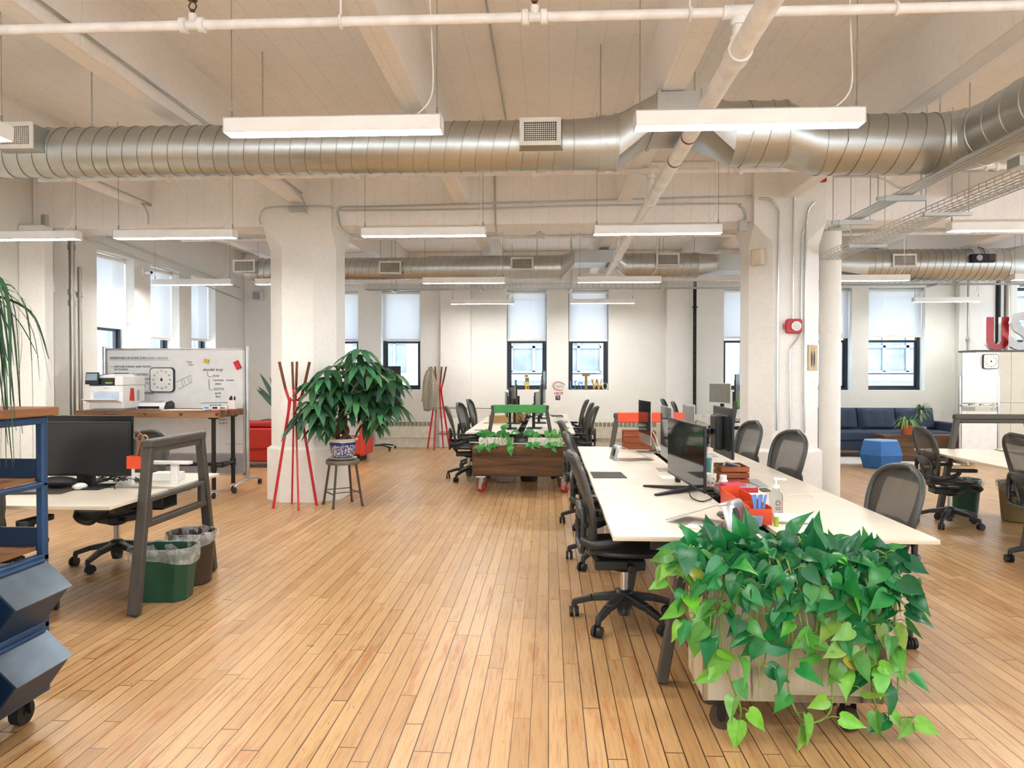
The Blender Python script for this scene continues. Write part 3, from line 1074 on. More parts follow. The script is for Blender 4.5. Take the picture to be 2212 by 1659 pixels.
# silver risers in the corner by the side wall
t = thing('riser_pipe', 'thick silver riser pipe at the wall recess, elbow at its top', 'pipe')
xr, yr = at(105, 600, Y=8.92).x, 8.92
obj('pipe', MB().cyl((xr, yr, 0), (xr, yr, 3.62), 0.055, seg=16), M['pipe_gray'], t)
for z, h, r in ((3.2, 0.06, 0.068), (2.55, 0.06, 0.068), (3.33, 0.17, 0.08)):
    obj('coupling', MB().cyl((xr, yr, z), (xr, yr, z + h), r, seg=16), M['pipe_gray'], t)
t = thing('riser_pipe', 'silver riser pipe bending over into the thick one', 'pipe')
x2, y2 = at(155, 600, Y=9.3).x, 9.3
obj('pipe', MB().tube(spline([(x2, y2, 0), (x2, y2, 3.0), (x2, y2, 3.22), (x2, y2 - 0.06, 3.29), (x2, y2 - 0.28, 3.29)], 6), 0.036, 12), M['pipe_gray'], t)
for z in (2.42, 2.56, 3.14): obj('coupling', MB().cyl((x2, y2, z), (x2, y2, z + 0.07), 0.047, seg=12), M['pipe_gray'], t)
t = thing('riser_pipe', 'slim brownish riser pipe closest to the first window', 'pipe')
x3, y3 = at(172, 600, Y=9.5).x, 9.5
obj('pipe', MB().cyl((x3, y3, 0), (x3, y3, 2.95), 0.026, seg=12), M['pipe_gray'], t)
obj('coupling', MB().cyl((x3, y3, 2.55), (x3, y3, 2.62), 0.042, seg=12), M['pipe_gray'], t)
conduit('dark thin pipe sloping along the side wall above the windows', [(XL + 0.03, 9.4, 3.44), (XL + 0.03, 15.0, 3.06)], 0.012, sm=0)
conduit('steel conduit along the side wall just below the ceiling bay', [(XL + 0.04, 9.5, 3.56), (XL + 0.04, 14.9, 3.30)], 0.016, sm=0)

t = thing('standpipe', 'tall black flaking standpipe against the end wall', 'pipe')
xs_ = at(1500, 700, Y=15.28).x
obj('pipe', MB().cyl((xs_, 15.24, 0), (xs_, 15.24, 3.4), 0.035, seg=12), pm('flaking_black', '#2c2822', 0.8, var=0.5, scale=22), t)
obj('pipe_clamp', MB().cyl((xs_, 15.24, 2.88), (xs_, 15.24, 2.9), 0.06, seg=12), M['iron'], t)
t = thing('standpipe', 'slim painted pipe with a union on the wall strip behind the easel', 'pipe')
xs_ = at(2090, 700, Y=15.28).x
obj('pipe', MB().cyl((xs_, 15.26, 0), (xs_, 15.26, 3.4), 0.022, seg=12), M['pipe_gray'], t)
obj('coupling', MB().lathe([(0.024, -0.06), (0.034, -0.05), (0.034, -0.02), (0.045, -0.01), (0.045, 0.015), (0.034, 0.02), (0.024, 0.06)], 12, (xs_, 15.26, 2.22)), M['pipe_gray'], t)
t = thing('standpipe', 'double silver pipe behind the red letter', 'pipe')
xs_ = at(2176, 650, Y=15.3).x
obj('pipe', MB().cyl((xs_, 15.3, 1.9), (xs_, 15.3, 3.4), 0.06, seg=14), M['pipe_gray'], t)
obj('pipe', MB().cyl((xs_ - 0.16, 15.33, 1.9), (xs_ - 0.16, 15.33, 3.4), 0.045, seg=14), M['iron'], t)
# heating pipes along the end wall between the heaters
t = thing('heating_pipe', 'horizontal grey heating pipe low on the end wall', 'pipe')
obj('pipe', MB().cyl((-2.3, 15.24, 0.31), (-0.9, 15.24, 0.31), 0.035, seg=12), M['pipe_gray'], t)
for x in (-2.05, -1.45): obj('coupling', MB().cyl((x, 15.24, 0.31), (x + 0.08, 15.24, 0.31), 0.05, seg=12), M['pipe_gray'], t)
t = tag(obj('heating_pipe', MB().cyl((-2.3, 15.27, 0.83), (-0.7, 15.27, 0.83), 0.016, seg=10), M['pipe_gray']), 'slim grey pipe on the end wall above the heating pipe', 'pipe')
# ================================================================ furniture materials
M['laminate'] = pm('laminate_top', '#ddd5c6', 0.34, var=0.03, scale=3)
M['ply_edge'] = pm('board_edge', '#d8c8a8', 0.5)
M['desk_metal'] = pm('desk_metal', '#4f4b45', 0.42, 0.25)
M['desk_dark'] = pm('desk_dark_metal', '#34312d', 0.5, 0.2)  # darker metal for the under-frame and cable trough
M['green_panel'] = pm('green_panel', '#3f9a48', 0.4)
M['orange_panel'] = pm('orange_panel', '#e0512a', 0.4)
M['chair'] = pm('graphite_plastic', '#2b2c2c', 0.42)
M['chair_frame'] = pm('graphite_frame', '#454643', 0.4)
M['chair_dark'] = pm('chair_seat_mesh', '#1d1e20', 0.7)
M['caster'] = pm('caster_plastic', '#1c1c1d', 0.4)
M['chrome'] = pm('chrome', '#c9c9c6', 0.2, 1.0)
M['black'] = pm('black_plastic', '#151516', 0.35)
M['black_matte'] = pm('black_matte', '#1b1b1c', 0.6)
M['screen'] = pm('dark_screen', '#26282a', 0.22, var=0.1, scale=2)
M['alu'] = pm('aluminium', '#c3c4c4', 0.32, 0.85)
M['white_plastic'] = pm('white_plastic', '#e9e8e4', 0.4, var=0.03)
M['grey_plastic'] = pm('grey_plastic', '#a9abad', 0.45)
M['paper'] = pm('paper', '#efece4', 0.8, var=0.02)


def net(name, col, open_=0.35, scale=260):
    t = NT(name)
    v = t.coord(scale=(1, 1, 1))
    w = t.n('ShaderNodeTexWave'); w.bands_direction = 'X'
    w.inputs['Scale'].default_value = scale; w.inputs['Distortion'].default_value = 0.4
    t.l(v, w.inputs['Vector'])
    c = srgb(col)
    t.l(t.ramp(w.outputs['Fac'], [(0.2, tuple(x * 0.6 for x in c)), (0.8, tuple(x * 1.3 for x in c))]), t.b.inputs['Base Color'])
    t.set(Roughness=0.5)
    tp = t.n('ShaderNodeBsdfTransparent'); ms = t.n('ShaderNodeMixShader', i_Fac=open_)
    t.l(t.b.outputs[0], ms.inputs[1]); t.l(tp.outputs[0], ms.inputs[2]); t.l(ms.outputs[0], t.out.inputs['Surface'])
    return t.mat


M['net'] = net('back_net', '#4b4943', 0.18, 60)
M['net_band'] = net('back_net_band', '#2e2d29', 0.05, 60)


def old_wood(name, cols, scale=1.0, axis='x', bump=0.5):
    t = NT(name)
    sc = {'x': (1.2, 14, 14), 'y': (14, 1.2, 14), 'z': (14, 14, 1.2)}[axis]
    v = t.coord(scale=tuple(q * scale for q in sc))
    n1 = t.noise(v, 1.1, 7, 0.65)
    v2 = t.coord(scale=tuple(q * scale * 0.35 for q in sc))
    n2 = t.noise(v2, 1.3, 4)
    a, b, c = [srgb(x) for x in cols]
    col = t.ramp(n1, [(0.28, a), (0.5, b), (0.75, c)])
    col = t.mix(t.ramp(n2, [(0.35, 0.55), (0.65, 0)]), col, a)
    cr = t.ramp(n1, [(0.30, 1), (0.36, 0)])
    col = t.mix(cr, col, tuple(x * 0.35 for x in a))
    t.l(col, t.b.inputs['Base Color'])
    t.set(Roughness=0.7)
    t.bump(n1, bump, 0.02)
    return t.mat


M['beam_wood'] = old_wood('reclaimed_beam', ('#352112', '#64452a', '#8e6a46'))
M['table_wood'] = old_wood('plank_top', ('#4c3322', '#876243', '#ab8560'))
M['cart_wood'] = old_wood('shelf_ply', ('#6b4527', '#8f6037', '#a67645'), axis='y', bump=0.2)
M['walnut'] = old_wood('walnut', ('#4a2c18', '#7a4a28', '#8d5a34'), 2, 'z', 0.1)
M['crate'] = old_wood('crate_wood', ('#6a2f16', '#97502a', '#ab6336'), 2, 'x', 0.15)


# ---------------------------------------------------------------- mesh office chair
def make_chair():
    t = thing('office_chair', '-', 'chair')
    # five-star base
    m = MB().lathe([(0.03, 0.045), (0.036, 0.05), (0.05, 0.11), (0.056, 0.17), (0.052, 0.195), (0.032, 0.205)], 16)
    angs = [R(90 + 72 * k + 18) for k in range(5)]
    for a in angs:
        d = Vector((math.cos(a), math.sin(a), 0))
        m.bar(d * 0.03 + Vector((0, 0, 0.165)), d * 0.20 + Vector((0, 0, 0.138)), 0.062, 0.05, None, 0.05, 0.04)
        m.bar(d * 0.20 + Vector((0, 0, 0.138)), d * 0.325 + Vector((0, 0, 0.096)), 0.05, 0.04, None, 0.034, 0.036)
        m.cyl(d * 0.318 + Vector((0, 0, 0.105)), d * 0.318 + Vector((0, 0, 0.062)), 0.018, seg=10)
    obj('base', m, M['chair'], t, bevel=0.008)
    for k, a in enumerate(angs):
        d = Vector((math.cos(a), math.sin(a), 0)) * 0.318
        q = a + 0.9 + k * 1.3
        ax = Vector((math.cos(q), math.sin(q), 0))
        off = Vector((-ax.y, ax.x, 0)) * 0.014
        c = MB()
        for s_ in (-1, 1):
            c.cyl(d + off + ax * (s_ * 0.007) + Vector((0, 0, 0.033)), d + off + ax * (s_ * 0.028) + Vector((0, 0, 0.033)), 0.033, seg=16)
        c.tube([d + off + ax * 0.012 + Vector((0, 0, 0.033)) + Vector((0, 0, 1)) * (0.036 * math.sin(R(w))) + off.normalized() * (0.036 * math.cos(R(w))) for w in range(-20, 201, 20)], 0.008, 6)
        obj('caster', c, M['caster'], t)
    obj('gas_column', MB().cyl((0, 0, 0.19), (0, 0, 0.37), 0.024, seg=14), M['chrome'], t)
    m = MB().bx(-0.09, 0.09, -0.19, 0.12, 0.345, 0.405)
    m.bar((-0.07, -0.17, 0.40), (-0.075, -0.25, 0.50), 0.03, 0.03); m.bar((0.07, -0.17, 0.40), (0.075, -0.25, 0.50), 0.03, 0.03)
    m.cyl((-0.16, 0.02, 0.375), (0.17, 0.02, 0.375), 0.018, seg=10)
    m.cyl((0.15, 0.02, 0.375), (0.19, 0.02, 0.375), 0.026, seg=10)
    m.ball((0, 0.0, 0.35), 0.07, 14, 8, 1, 1.2, 0.5)
    obj('tilt_mechanism', m, M['chair'], t, bevel=0.01)
    # seat
    g = []
    N = 12
    for i in range(N + 1):
        v = i / N
        y = -0.215 + 0.475 * v
        hw = 0.255 * (1 - abs(2 * v - 0.95) ** 3.2 * 0.42)
        row = []
        for j in range(N + 1):
            u = 2 * j / N - 1
            z = 0.455 + 0.025 * abs(u) ** 3 - 0.055 * max(0, (v - 0.72) / 0.28) ** 2 + 0.012 * (1 - v) - 0.012 * (1 - u * u)
            row.append((u * hw, y, z))
        g.append(row)
    obj('seat', MB().sheet(g), M['chair_dark'], t, solid=0.022)
    rim = [g[0][j] for j in range(N + 1)] + [g[i][N] for i in range(1, N + 1)] + [g[N][j] for j in range(N - 1, -1, -1)] + [g[i][0] for i in range(N - 1, 0, -1)]
    obj('seat_frame', MB().tube([Vector(p) - Vector((0, 0, 0.008)) for p in rim], 0.019, 8, closed=True), M['chair'], t)
    # back
    def hw(q):
        return (0.155 + 0.125 * math.sin(PI / 2 * min(1, q / 0.66))) * (1 - max(0, (q - 0.66) / 0.34) ** 3.2) ** 0.5

    def bp(u, q):
        y = -0.225 - 0.02 * q - 0.125 * q * q + 0.055 * u * u * (0.4 + 0.6 * q) + 0.02 * math.sin(PI * min(1, q * 1.6)) * (1 - u * u)
        return Vector((u * hw(q), y, 0.475 + 0.585 * q))
    NB = 18
    qs = [0.997 * (1 - (1 - i / NB) ** 1.5) for i in range(NB + 1)]
    us = [2 * j / 12 - 1 for j in range(13)]
    g = [[bp(u, q) for u in us] for q in qs]
    inner, band = MB(), MB()
    for i in range(NB):
        for j in range(12):
            mb = inner if (2 <= j <= 9 and 3 <= i <= 12) else band
            mb.add([g[i][j], g[i][j + 1], g[i + 1][j + 1], g[i + 1][j]], [(0, 1, 2, 3)], True)
    obj('back_net', inner, M['net'], t)
    obj('back_net_border', band, M['net_band'], t)
    rim = [bp(-1, q) for q in qs[:-1]] + [bp(u, 0.997) for u in (-0.7, 0.7)] + [bp(1, q) for q in qs[:-1][::-1]] + [bp(u, 0) for u in (0.6, 0.2, -0.2, -0.6)]
    obj('back_frame', MB().tube(rim, 0.0165, 8, closed=True), M['chair_frame'], t)
    obj('lumbar_pad', MB().ball((0, -0.272, 0.70), 0.16, 16, 10, 1.0, 0.17, 0.33), M['chair'], t)
    # lower back loop that carries back and arms
    m = MB().tube([Vector((x, -0.285 + 0.015 * (x * x) / 0.04, 0.60 + z)) for x, z in rrect(0.40, 0.25, 0.06, 4)], 0.018, 8, closed=True)
    for s_ in (-1, 1):
        m.tube([(s_ * 0.19, -0.275, 0.62), (s_ * 0.215, -0.25, 0.66)], 0.02, 8)
    obj('back_support', m, M['chair'], t)
    for s_ in (-1, 1):
        m = MB().tube(spline([(s_ * 0.2, -0.28, 0.56), (s_ * 0.255, -0.22, 0.54), (s_ * 0.285, -0.12, 0.555), (s_ * 0.29, -0.05, 0.585), (s_ * 0.29, -0.03, 0.615)], 5), [0.026] * 11 + [0.022] * 10, 10)
        m.prism(rrect(0.085, 0.27, 0.04, 4), (s_ * 0.285, 0.01, 0.612), (1, 0, 0), (0, 1, 0), (0, 0, 0.032))
        obj('armrest', m, M['chair'], t, bevel=0.008)
    return t


chair0 = make_chair()
chair_used = False


def place_chair(x, y, face, label, group=None, spin=0, size=1.0):
    """face: compass direction (deg) the sitter looks to, 0 = +X, 90 = +Y"""
    global chair_used
    rz = R(face - 90 + spin)
    if not chair_used:
        chair_used = True
        chair0.location = (x, y, 0); chair0.rotation_euler = (0, 0, rz); chair0['label'] = label
        chair0['group'] = group or 'mesh office chairs'
        return chair0
    o = dup(chair0, (x, y, 0), rz, label, group or 'mesh office chairs')
    o.scale = (size, size, size)
    return o


# main bench, aisle side
place_chair(0.47, 4.62, 0, 'mesh office chair at the aisle side of the long bench, nearest the pothos box', spin=2)
place_chair(0.47, 6.05, 0, 'second mesh office chair from the pothos box on the aisle side of the long bench', spin=-3)
place_chair(0.45, 7.55, 0, 'third mesh office chair from the pothos box on the aisle side of the long bench', spin=3)
# main bench, far side
place_chair(1.74, 4.34, 180, 'mesh office chair across the long bench, by its corner near the pothos box', spin=4, size=0.96)
place_chair(1.76, 6.30, 180, 'mesh office chair across the long bench, against the second pillar edge', spin=10)
place_chair(1.76, 7.55, 180, 'mesh office chair across the long bench, in front of the second pillar', spin=8)
# side bench
place_chair(4.09, 7.75, 0, 'whole mesh office chair in the open at the end of the side bench', spin=-5, size=0.94)
place_chair(4.06, 6.10, 0, 'mesh office chair at the side bench, cut by the picture edge', spin=-6)
# centre bench
place_chair(-1.16, 10.75, 0, 'mesh chair behind the wooden beam planter, aisle side', spin=8)
place_chair(-1.15, 12.0, 0, 'second mesh chair along the aisle side of the green-ended bench', spin=-8)
place_chair(-1.16, 13.6, 0, 'furthest mesh chair on the aisle side of the green-ended bench', spin=-5)
place_chair(0.38, 10.9, 180, 'mesh chair across the green-ended bench, nearest of three in a row', spin=-12)
place_chair(0.38, 12.1, 180, 'mesh chair across the green-ended bench, middle of three in a row', spin=-8)
place_chair(0.38, 13.6, 180, 'mesh chair across the green-ended bench, furthest of three in a row', spin=-8)
# bench beyond the orange arch
place_chair(2.42, 12.6, 0, 'mesh chair past the orange arch, next to the grey screen back', spin=-12)
place_chair(2.44, 13.9, 0, 'mesh chair past the orange arch, in front of the black standpipe', spin=-15)
# left desk
place_chair(-3.50, 4.49, 90, 'mesh chair partly hidden behind the blue cart', spin=-4)
place_chair(-3.50, 5.83, -90, 'mesh chair pushed under the desk with the dark monitors', spin=-26)


# ---------------------------------------------------------------- bench desks with splayed leg frames
def half(z):
    return 0.545 - 0.19 * z / 1.09


def leg_frame(parent, y, ztop, bar_mat=None, arch=False, cross=False):
    mm = M['desk_metal']
    for s_ in (-1, 1):
        m = MB().bar((s_ * half(0), y, 0.012), (s_ * half(ztop), y, ztop), 0.05, 0.075, (0, 1, 0), 0.05, 0.06)
        m.cyl((s_ * half(0), y, 0), (s_ * half(0), y, 0.014), 0.018, seg=10)
        obj('leg', m, mm, parent, bevel=0.006)
    if arch:
        h = half(ztop)
        zb = ztop - 0.05
        b = MB().bx(-h - 0.04, h + 0.04, y - 0.036, y + 0.036, ztop - 0.03, ztop + 0.028)
        if not bar_mat:
            b.bx(-h + 0.02, h - 0.02, y - 0.02, y + 0.02, ztop - 0.07, ztop - 0.018)
        obj('top_bar', b, mm, parent, bevel=0.014)
        if bar_mat:
            obj('arch_panel', MB().bx(-h + 0.0, h - 0.0, y - 0.042, y + 0.042, ztop - 0.075, ztop + 0.034), bar_mat, parent, bevel=0.008)
    else:
        obj('cross_bar', MB().bx(-half(ztop), half(ztop), y - 0.025, y + 0.025, ztop - 0.05, ztop), mm, parent, bevel=0.006)
    if cross:
        h1, h2 = half(0.72), half(0.55)
        m = MB()
        m.bx(-h1 + 0.01, h1 - 0.01, y - 0.022, y + 0.022, 0.70, 0.735)
        m.bx(-h2 + 0.01, h2 - 0.01, y - 0.022, y + 0.022, 0.535, 0.585)
        m.bx(-h1 + 0.01, -h1 + 0.07, y - 0.022, y + 0.022, 0.56, 0.72)
        m.bx(h1 - 0.07, h1 - 0.01, y - 0.022, y + 0.022, 0.56, 0.72)
        obj('cross_bar', m, mm, parent, bevel=0.012)


def bench(label, loc, W, L, near=True, far=False, rotz=0, arch_near=None, arch_far=None, group=None):
    """two-sided desk: local x across, local y along"""
    t = thing('bench_desk', label, 'desk', loc, rotz, group)
    g = 0.05
    for s_ in (-1, 1):
        x0, x1 = (g, W / 2) if s_ > 0 else (-W / 2, -g)
        m = MB()
        m.mi = 0
        m.bx(x0, x1, 0.002, L - 0.002, 0.731, 0.74)
        m.mi = 1
        m.bx(x0, x1, 0.002, L - 0.002, 0.718, 0.731)
        obj('worktop', m, [M['laminate'], M['ply_edge']], t)
    m = MB()
    m.bx(-W / 2 + 0.2, W / 2 - 0.2, 0.09, 0.13, 0.655, 0.717); m.bx(-W / 2 + 0.2, W / 2 - 0.2, L - 0.13, L - 0.09, 0.655, 0.717)
    m.bx(-W / 2 + 0.30, -W / 2 + 0.35, 0.05, L - 0.05, 0.67, 0.717); m.bx(W / 2 - 0.35, W / 2 - 0.30, 0.05, L - 0.05, 0.67, 0.717)
    obj('under_frame', m, M['desk_dark'], t)
    m = MB()
    m.bx(-0.1, 0.1, 0.02, L - 0.02, 0.60, 0.61); m.bx(-0.1, -0.09, 0.02, L - 0.02, 0.60, 0.716); m.bx(0.09, 0.1, 0.02, L - 0.02, 0.60, 0.716)
    obj('cable_trough', m, M['desk_dark'], t)
    if near == 'arch': leg_frame(t, -0.028, 1.085, arch_near, True, True)
    elif near == 'archin': leg_frame(t, 0.03, 1.085, arch_near, True)
    elif near: leg_frame(t, 0.035, 0.717)
    if far == 'arch': leg_frame(t, L - 0.03, 1.085, arch_far, True)
    elif far: leg_frame(t, L - 0.035, 0.717)
    return t


bench('long white bench desk, the unit behind the pothos box', (1.11, 3.68, 0), 1.58, 1.505, group='white bench desks')
bench('long white bench desk, the unit with the charcoal desk pad', (1.11, 5.19, 0), 1.58, 1.505, group='white bench desks')
bench('long white bench desk, the unit ending in the orange arch', (1.11, 6.70, 0), 1.58, 1.505, far='arch', arch_far=M['orange_panel'], group='white bench desks')
bench('white bench desk with the green arch behind the wooden beam', (-0.39, 10.05, 0), 1.5, 1.5, near='archin', arch_near=M['green_panel'], group='white bench desks')
bench('white bench desk in the middle of the green-ended row', (-0.39, 11.555, 0), 1.5, 1.5, group='white bench desks')
bench('white bench desk at the window end of the green-ended row', (-0.39, 13.06, 0), 1.5, 1.5, far=True, group='white bench desks')
bench('white bench desk with green arch half hidden by the second pillar', (3.30, 11.75, 0), 1.5, 1.5, near='archin', arch_near=M['green_panel'], group='white bench desks')
bench('white bench desk by the window behind the second pillar', (3.30, 13.255, 0), 1.5, 1.5, far=True, group='white bench desks')
bench('side bench desk with a plain grey arch, beyond the open chair', (4.72, 6.66, 0), 1.58, 1.505, far='arch', group='white bench desks')
bench('side bench desk unit cut by the picture edge', (4.72, 5.15, 0), 1.58, 1.505, group='white bench desks')
bench('white desk with grey arch and dark monitors beside the waste bins', (-2.66, 5.11, 0), 1.5, 1.6, near='arch', rotz=R(90), group='white bench desks')
bench('white desk unit behind the blue cart, mostly out of view', (-4.265, 5.11, 0), 1.5, 1.6, far=True, rotz=R(90), group='white bench desks')


# ---------------------------------------------------------------- blue metal cart
M['cart_blue'] = pm('cart_blue', '#2c4a6e', 0.4, 0.3, var=0.12, scale=4)
M['cart_navy'] = pm('cart_navy', '#16304c', 0.45, 0.25)
M['bin_steel'] = pm('bin_front', '#616f7d', 0.3, 0.55, var=0.15, scale=5)
M['rubber'] = pm('rubber', '#211c19', 0.7)
t = thing('shelf_cart', 'blue steel cart with wooden shelves and tilted bin fronts, cut by the picture edge', 'cart')
cx1, cx0, cy0, cy1 = -2.23, -3.03, 2.0, 3.20
m = MB()
for x in (cx0 + 0.02, cx1 - 0.02):
    for y in (cy0 + 0.02, cy1 - 0.02):
        m.bar((x, y, 0.15), (x, y, 1.36), 0.036, 0.036)
for y in (cy0 + 0.02, cy1 - 0.02):
    m.bx(cx0, cx1, y - 0.018, y + 0.018, 1.325, 1.36)
    m.bx(cx0, cx1, y - 0.018, y + 0.018, 0.13, 0.165)
for x in (cx0 + 0.02, cx1 - 0.02):
    m.bx(x - 0.018, x + 0.018, cy0, cy1, 1.325, 1.36)
    m.bx(x - 0.018, x + 0.018, cy0, cy1, 0.13, 0.165)
    m.bx(x - 0.018, x + 0.018, cy0, cy1, 1.045, 1.07)
    m.bx(x - 0.018, x + 0.018, cy0, cy1, 0.715, 0.75)
    m.bx(x - 0.018, x + 0.018, cy0, cy1, 0.415, 0.45)
obj('frame', m, M['cart_blue'], t, bevel=0.008)
obj('top_board', MB().bx(cx0 - 0.03, cx1 + 0.03, cy0 - 0.02, cy1 + 0.03, 1.362, 1.40), M['cart_wood'], t, bevel=0.006)
for z in (1.07, 0.765):
    obj('shelf_board', MB().bx(cx0 + 0.01, cx1 - 0.036, cy0 + 0.04, cy1 - 0.04, z, z + 0.018), M['cart_wood'], t)
    obj('shelf_rail', MB().bx(cx0 + 0.04, cx1 - 0.04, cy1 - 0.03, cy1 - 0.018, z, z + 0.10), M['cart_navy'], t)
for z in (0.712, 0.402):
    for k, y1 in enumerate((3.17, 2.70, 2.32)):
        y0 = y1 - 0.34
        b = MB()
        prof = [(cx1 - 0.5, z - 0.02), (cx1 + 0.002, z), (cx1 + 0.112, z - 0.105), (cx1 - 0.005, z - 0.265), (cx1 - 0.5, z - 0.265)]
        b.prism(prof, (0, y0, 0), (1, 0, 0), (0, 0, 1), (0, y1 - y0, 0))
        bo = obj('bin', b, M['cart_navy'], t, bevel=0.006)
        f = MB()
        f.prism([(cx1 + 0.002, z + 0.006), (cx1 + 0.120, z - 0.105), (cx1 + 0.114, z - 0.111), (cx1 - 0.004, z)], (0, y0 - 0.004, 0), (1, 0, 0), (0, 0, 1), (0, y1 - y0 + 0.008, 0))
        obj('bin_front', f, M['bin_steel'], bo)
        h = MB().tube([(cx1 + 0.0, y0 + 0.02, z + 0.012), (cx1 + 0.0, y1 - 0.02, z + 0.012)], 0.012, 8)
        obj('hinge', h, M['cart_blue'], bo)
for x in (cx0 + 0.1, cx1 - 0.095):
    for y in (cy0 + 0.1, cy1 - 0.06):
        c = MB()
        c.mi = 0
        c.cyl((x - 0.022, y, 0.055), (x + 0.022, y, 0.055), 0.055, seg=20)
        c.mi = 1
        c.cyl((x - 0.026, y, 0.055), (x + 0.026, y, 0.055), 0.018, seg=10)
        for s_ in (-1, 1):
            c.bar((x + s_ * 0.029, y, 0.05), (x + s_ * 0.029, y - 0.015, 0.125), 0.004, 0.035)
        c.bx(x - 0.035, x + 0.035, y - 0.05, y + 0.03, 0.12, 0.13)
        obj('caster', c, [M['rubber'], M['iron']], t)

# ---------------------------------------------------------------- wooden work table on pipe legs
t = thing('work_table', 'tall plank table on black pipe legs with casters, under the printer', 'table')
tx0, tx1, ty0, ty1, tz = -5.84, -4.03, 8.86, 9.60, 1.085
m = MB()
for k in range(4):
    y = ty0 + (ty1 - ty0) * k / 4
    m.bx(tx0, tx1, y + 0.001, y + (ty1 - ty0) / 4 - 0.001, tz - 0.082, tz)
obj('tabletop', m, M['table_wood'], t, bevel=0.004)
m = MB()
for x in (-5.45, -4.95, -4.5, -4.05):
    m.cyl((x, ty0 - 0.004, tz - 0.04), (x, ty0 + 0.001, tz - 0.04), 0.022, seg=12)
obj('bolt', m, M['brass'], t)
legs = [(x, y) for x in (tx0 + 0.16, tx1 - 0.10) for y in (ty0 + 0.08, ty1 - 0.10)]
for x, y in legs:
    m = MB().cyl((x, y, 0.11), (x, y, tz - 0.084), 0.026, seg=14)
    m.cyl((x, y, tz - 0.10), (x, y, tz - 0.083), 0.06, seg=14)
    m.cyl((x, y, 0.34), (x, y, 0.44), 0.036, seg=14)
    obj('leg', m, M['iron'], t)
    c = MB()
    c.mi = 1
    c.bar((x, y, 0.11), (x, y, 0.085), 0.05, 0.05)
    for s_ in (-1, 1): c.bar((x + s_ * 0.02, y + 0.01, 0.09), (x + s_ * 0.02, y - 0.005, 0.03), 0.004, 0.03)
    c.mi = 0
    c.cyl((x - 0.014, y - 0.005, 0.036), (x + 0.014, y - 0.005, 0.036), 0.036, seg=16)
    obj('caster', c, [M['rubber'], M['chrome']], t)
m = MB()
for x in (tx0 + 0.16, tx1 - 0.10):
    m.cyl((x, ty0 + 0.08, 0.39), (x, ty1 - 0.10, 0.39), 0.024, seg=12)
    m.cyl((x, 9.15, 0.39), (x, 9.3, 0.39), 0.036, seg=12)
m.cyl((tx0 + 0.16, 9.22, 0.39), (tx1 - 0.1, 9.22, 0.39), 0.024, seg=12)
obj('pipe_stretcher', m, M['iron'], t)

# ---------------------------------------------------------------- mobile whiteboard
M['board_white'] = pm('whiteboard', '#e6e7e8', 0.16, var=0.02)
M['board_grey'] = pm('whiteboard_back_panel', '#a4a4a8', 0.5)
M['ink'] = pm('black_ink', '#3c3d40', 0.7)
M['ink_faint'] = pm('faint_ink', '#8a8d92', 0.7)
WY = 9.76
wl, wr = at(226, 800, Y=WY).x, at(534, 800, Y=WY).x
assert wl > XL + 0.03, wl
t = thing('whiteboard', 'wide wheeled whiteboard covered in handwriting behind the printer table', 'whiteboard')
obj('board', MB().bx(wl + 0.05, wr - 0.05, WY - 0.01, WY + 0.01, 0.60, 1.86), M['board_white'], t)
obj('lower_panel', MB().bx(wl + 0.05, wr - 0.05, WY - 0.008, WY + 0.008, 0.20, 0.46), M['board_grey'], t)
obj('modesty_board', MB().bx(wl + 0.05, wr - 0.05, WY - 0.008, WY + 0.008, 0.47, 0.595), M['board_white'], t)
m = MB()
m.bx(wl + 0.03, wr - 0.03, WY - 0.015, WY + 0.015, 1.86, 1.885); m.bx(wl + 0.03, wr - 0.03, WY - 0.015, WY + 0.015, 0.455, 0.475)
m.bx(wl + 0.03, wr - 0.03, WY - 0.015, WY + 0.015, 0.18, 0.205); m.bx(wl + 0.03, wl + 0.055, WY - 0.015, WY + 0.015, 0.18, 1.88); m.bx(wr - 0.055, wr - 0.03, WY - 0.015, WY + 0.015, 0.18, 1.88)
obj('rim', m, M['alu'], t, bevel=0.003)
for x in (wl, wr):
    obj('post', MB().cyl((x, WY, 0.1), (x, WY, 1.91), 0.026, seg=14), M['alu'], t)
    f = MB().tube(spline([(x, WY - 0.42, 0.075), (x, WY - 0.3, 0.11), (x, WY, 0.13), (x, WY + 0.3, 0.11), (x, WY + 0.42, 0.075)], 5), 0.018, 10)
    obj('foot', f, M['alu'], t)
    for s_ in (-1, 1):
        c = MB().cyl((x - 0.016, WY + s_ * 0.42, 0.036), (x + 0.016, WY + s_ * 0.42, 0.036), 0.036, seg=16)
        obj('caster', c, M['caster'], t)
WB = t


def text(s, size, o, u, w, mat, parent, name='writing', depth=0.0015, shear=0.0, align='LEFT', bold=0.0):
    """flat lettering as mesh in the plane (u, w) at o"""
    cu = bpy.data.curves.new('txt', 'FONT')
    cu.body = s; cu.size = size; cu.shear = shear; cu.align_x = align; cu.offset = bold
    cu.resolution_u = 3
    cu.extrude = depth
    o_ = bpy.data.objects.new('txt', cu)
    me = o_.to_mesh()
    u, w = Vector(u).normalized(), Vector(w).normalized()
    n = u.cross(w)
    Mx = Matrix((u, w, n)).transposed().to_4x4()
    Mx.translation = Vector(o)
    mb = MB(Mx)
    mb.add([v.co[:] for v in me.vertices], [tuple(p.vertices) for p in me.polygons])
    o_.to_mesh_clear()
    bpy.data.objects.remove(o_); bpy.data.curves.remove(cu)
    if parent is not None:
        inv = parent.matrix_basis.inverted()
        mb.v = [tuple(inv @ Vector(p)) for p in mb.v]
    return obj(name, mb, mat, parent)


fy = WY - 0.0125


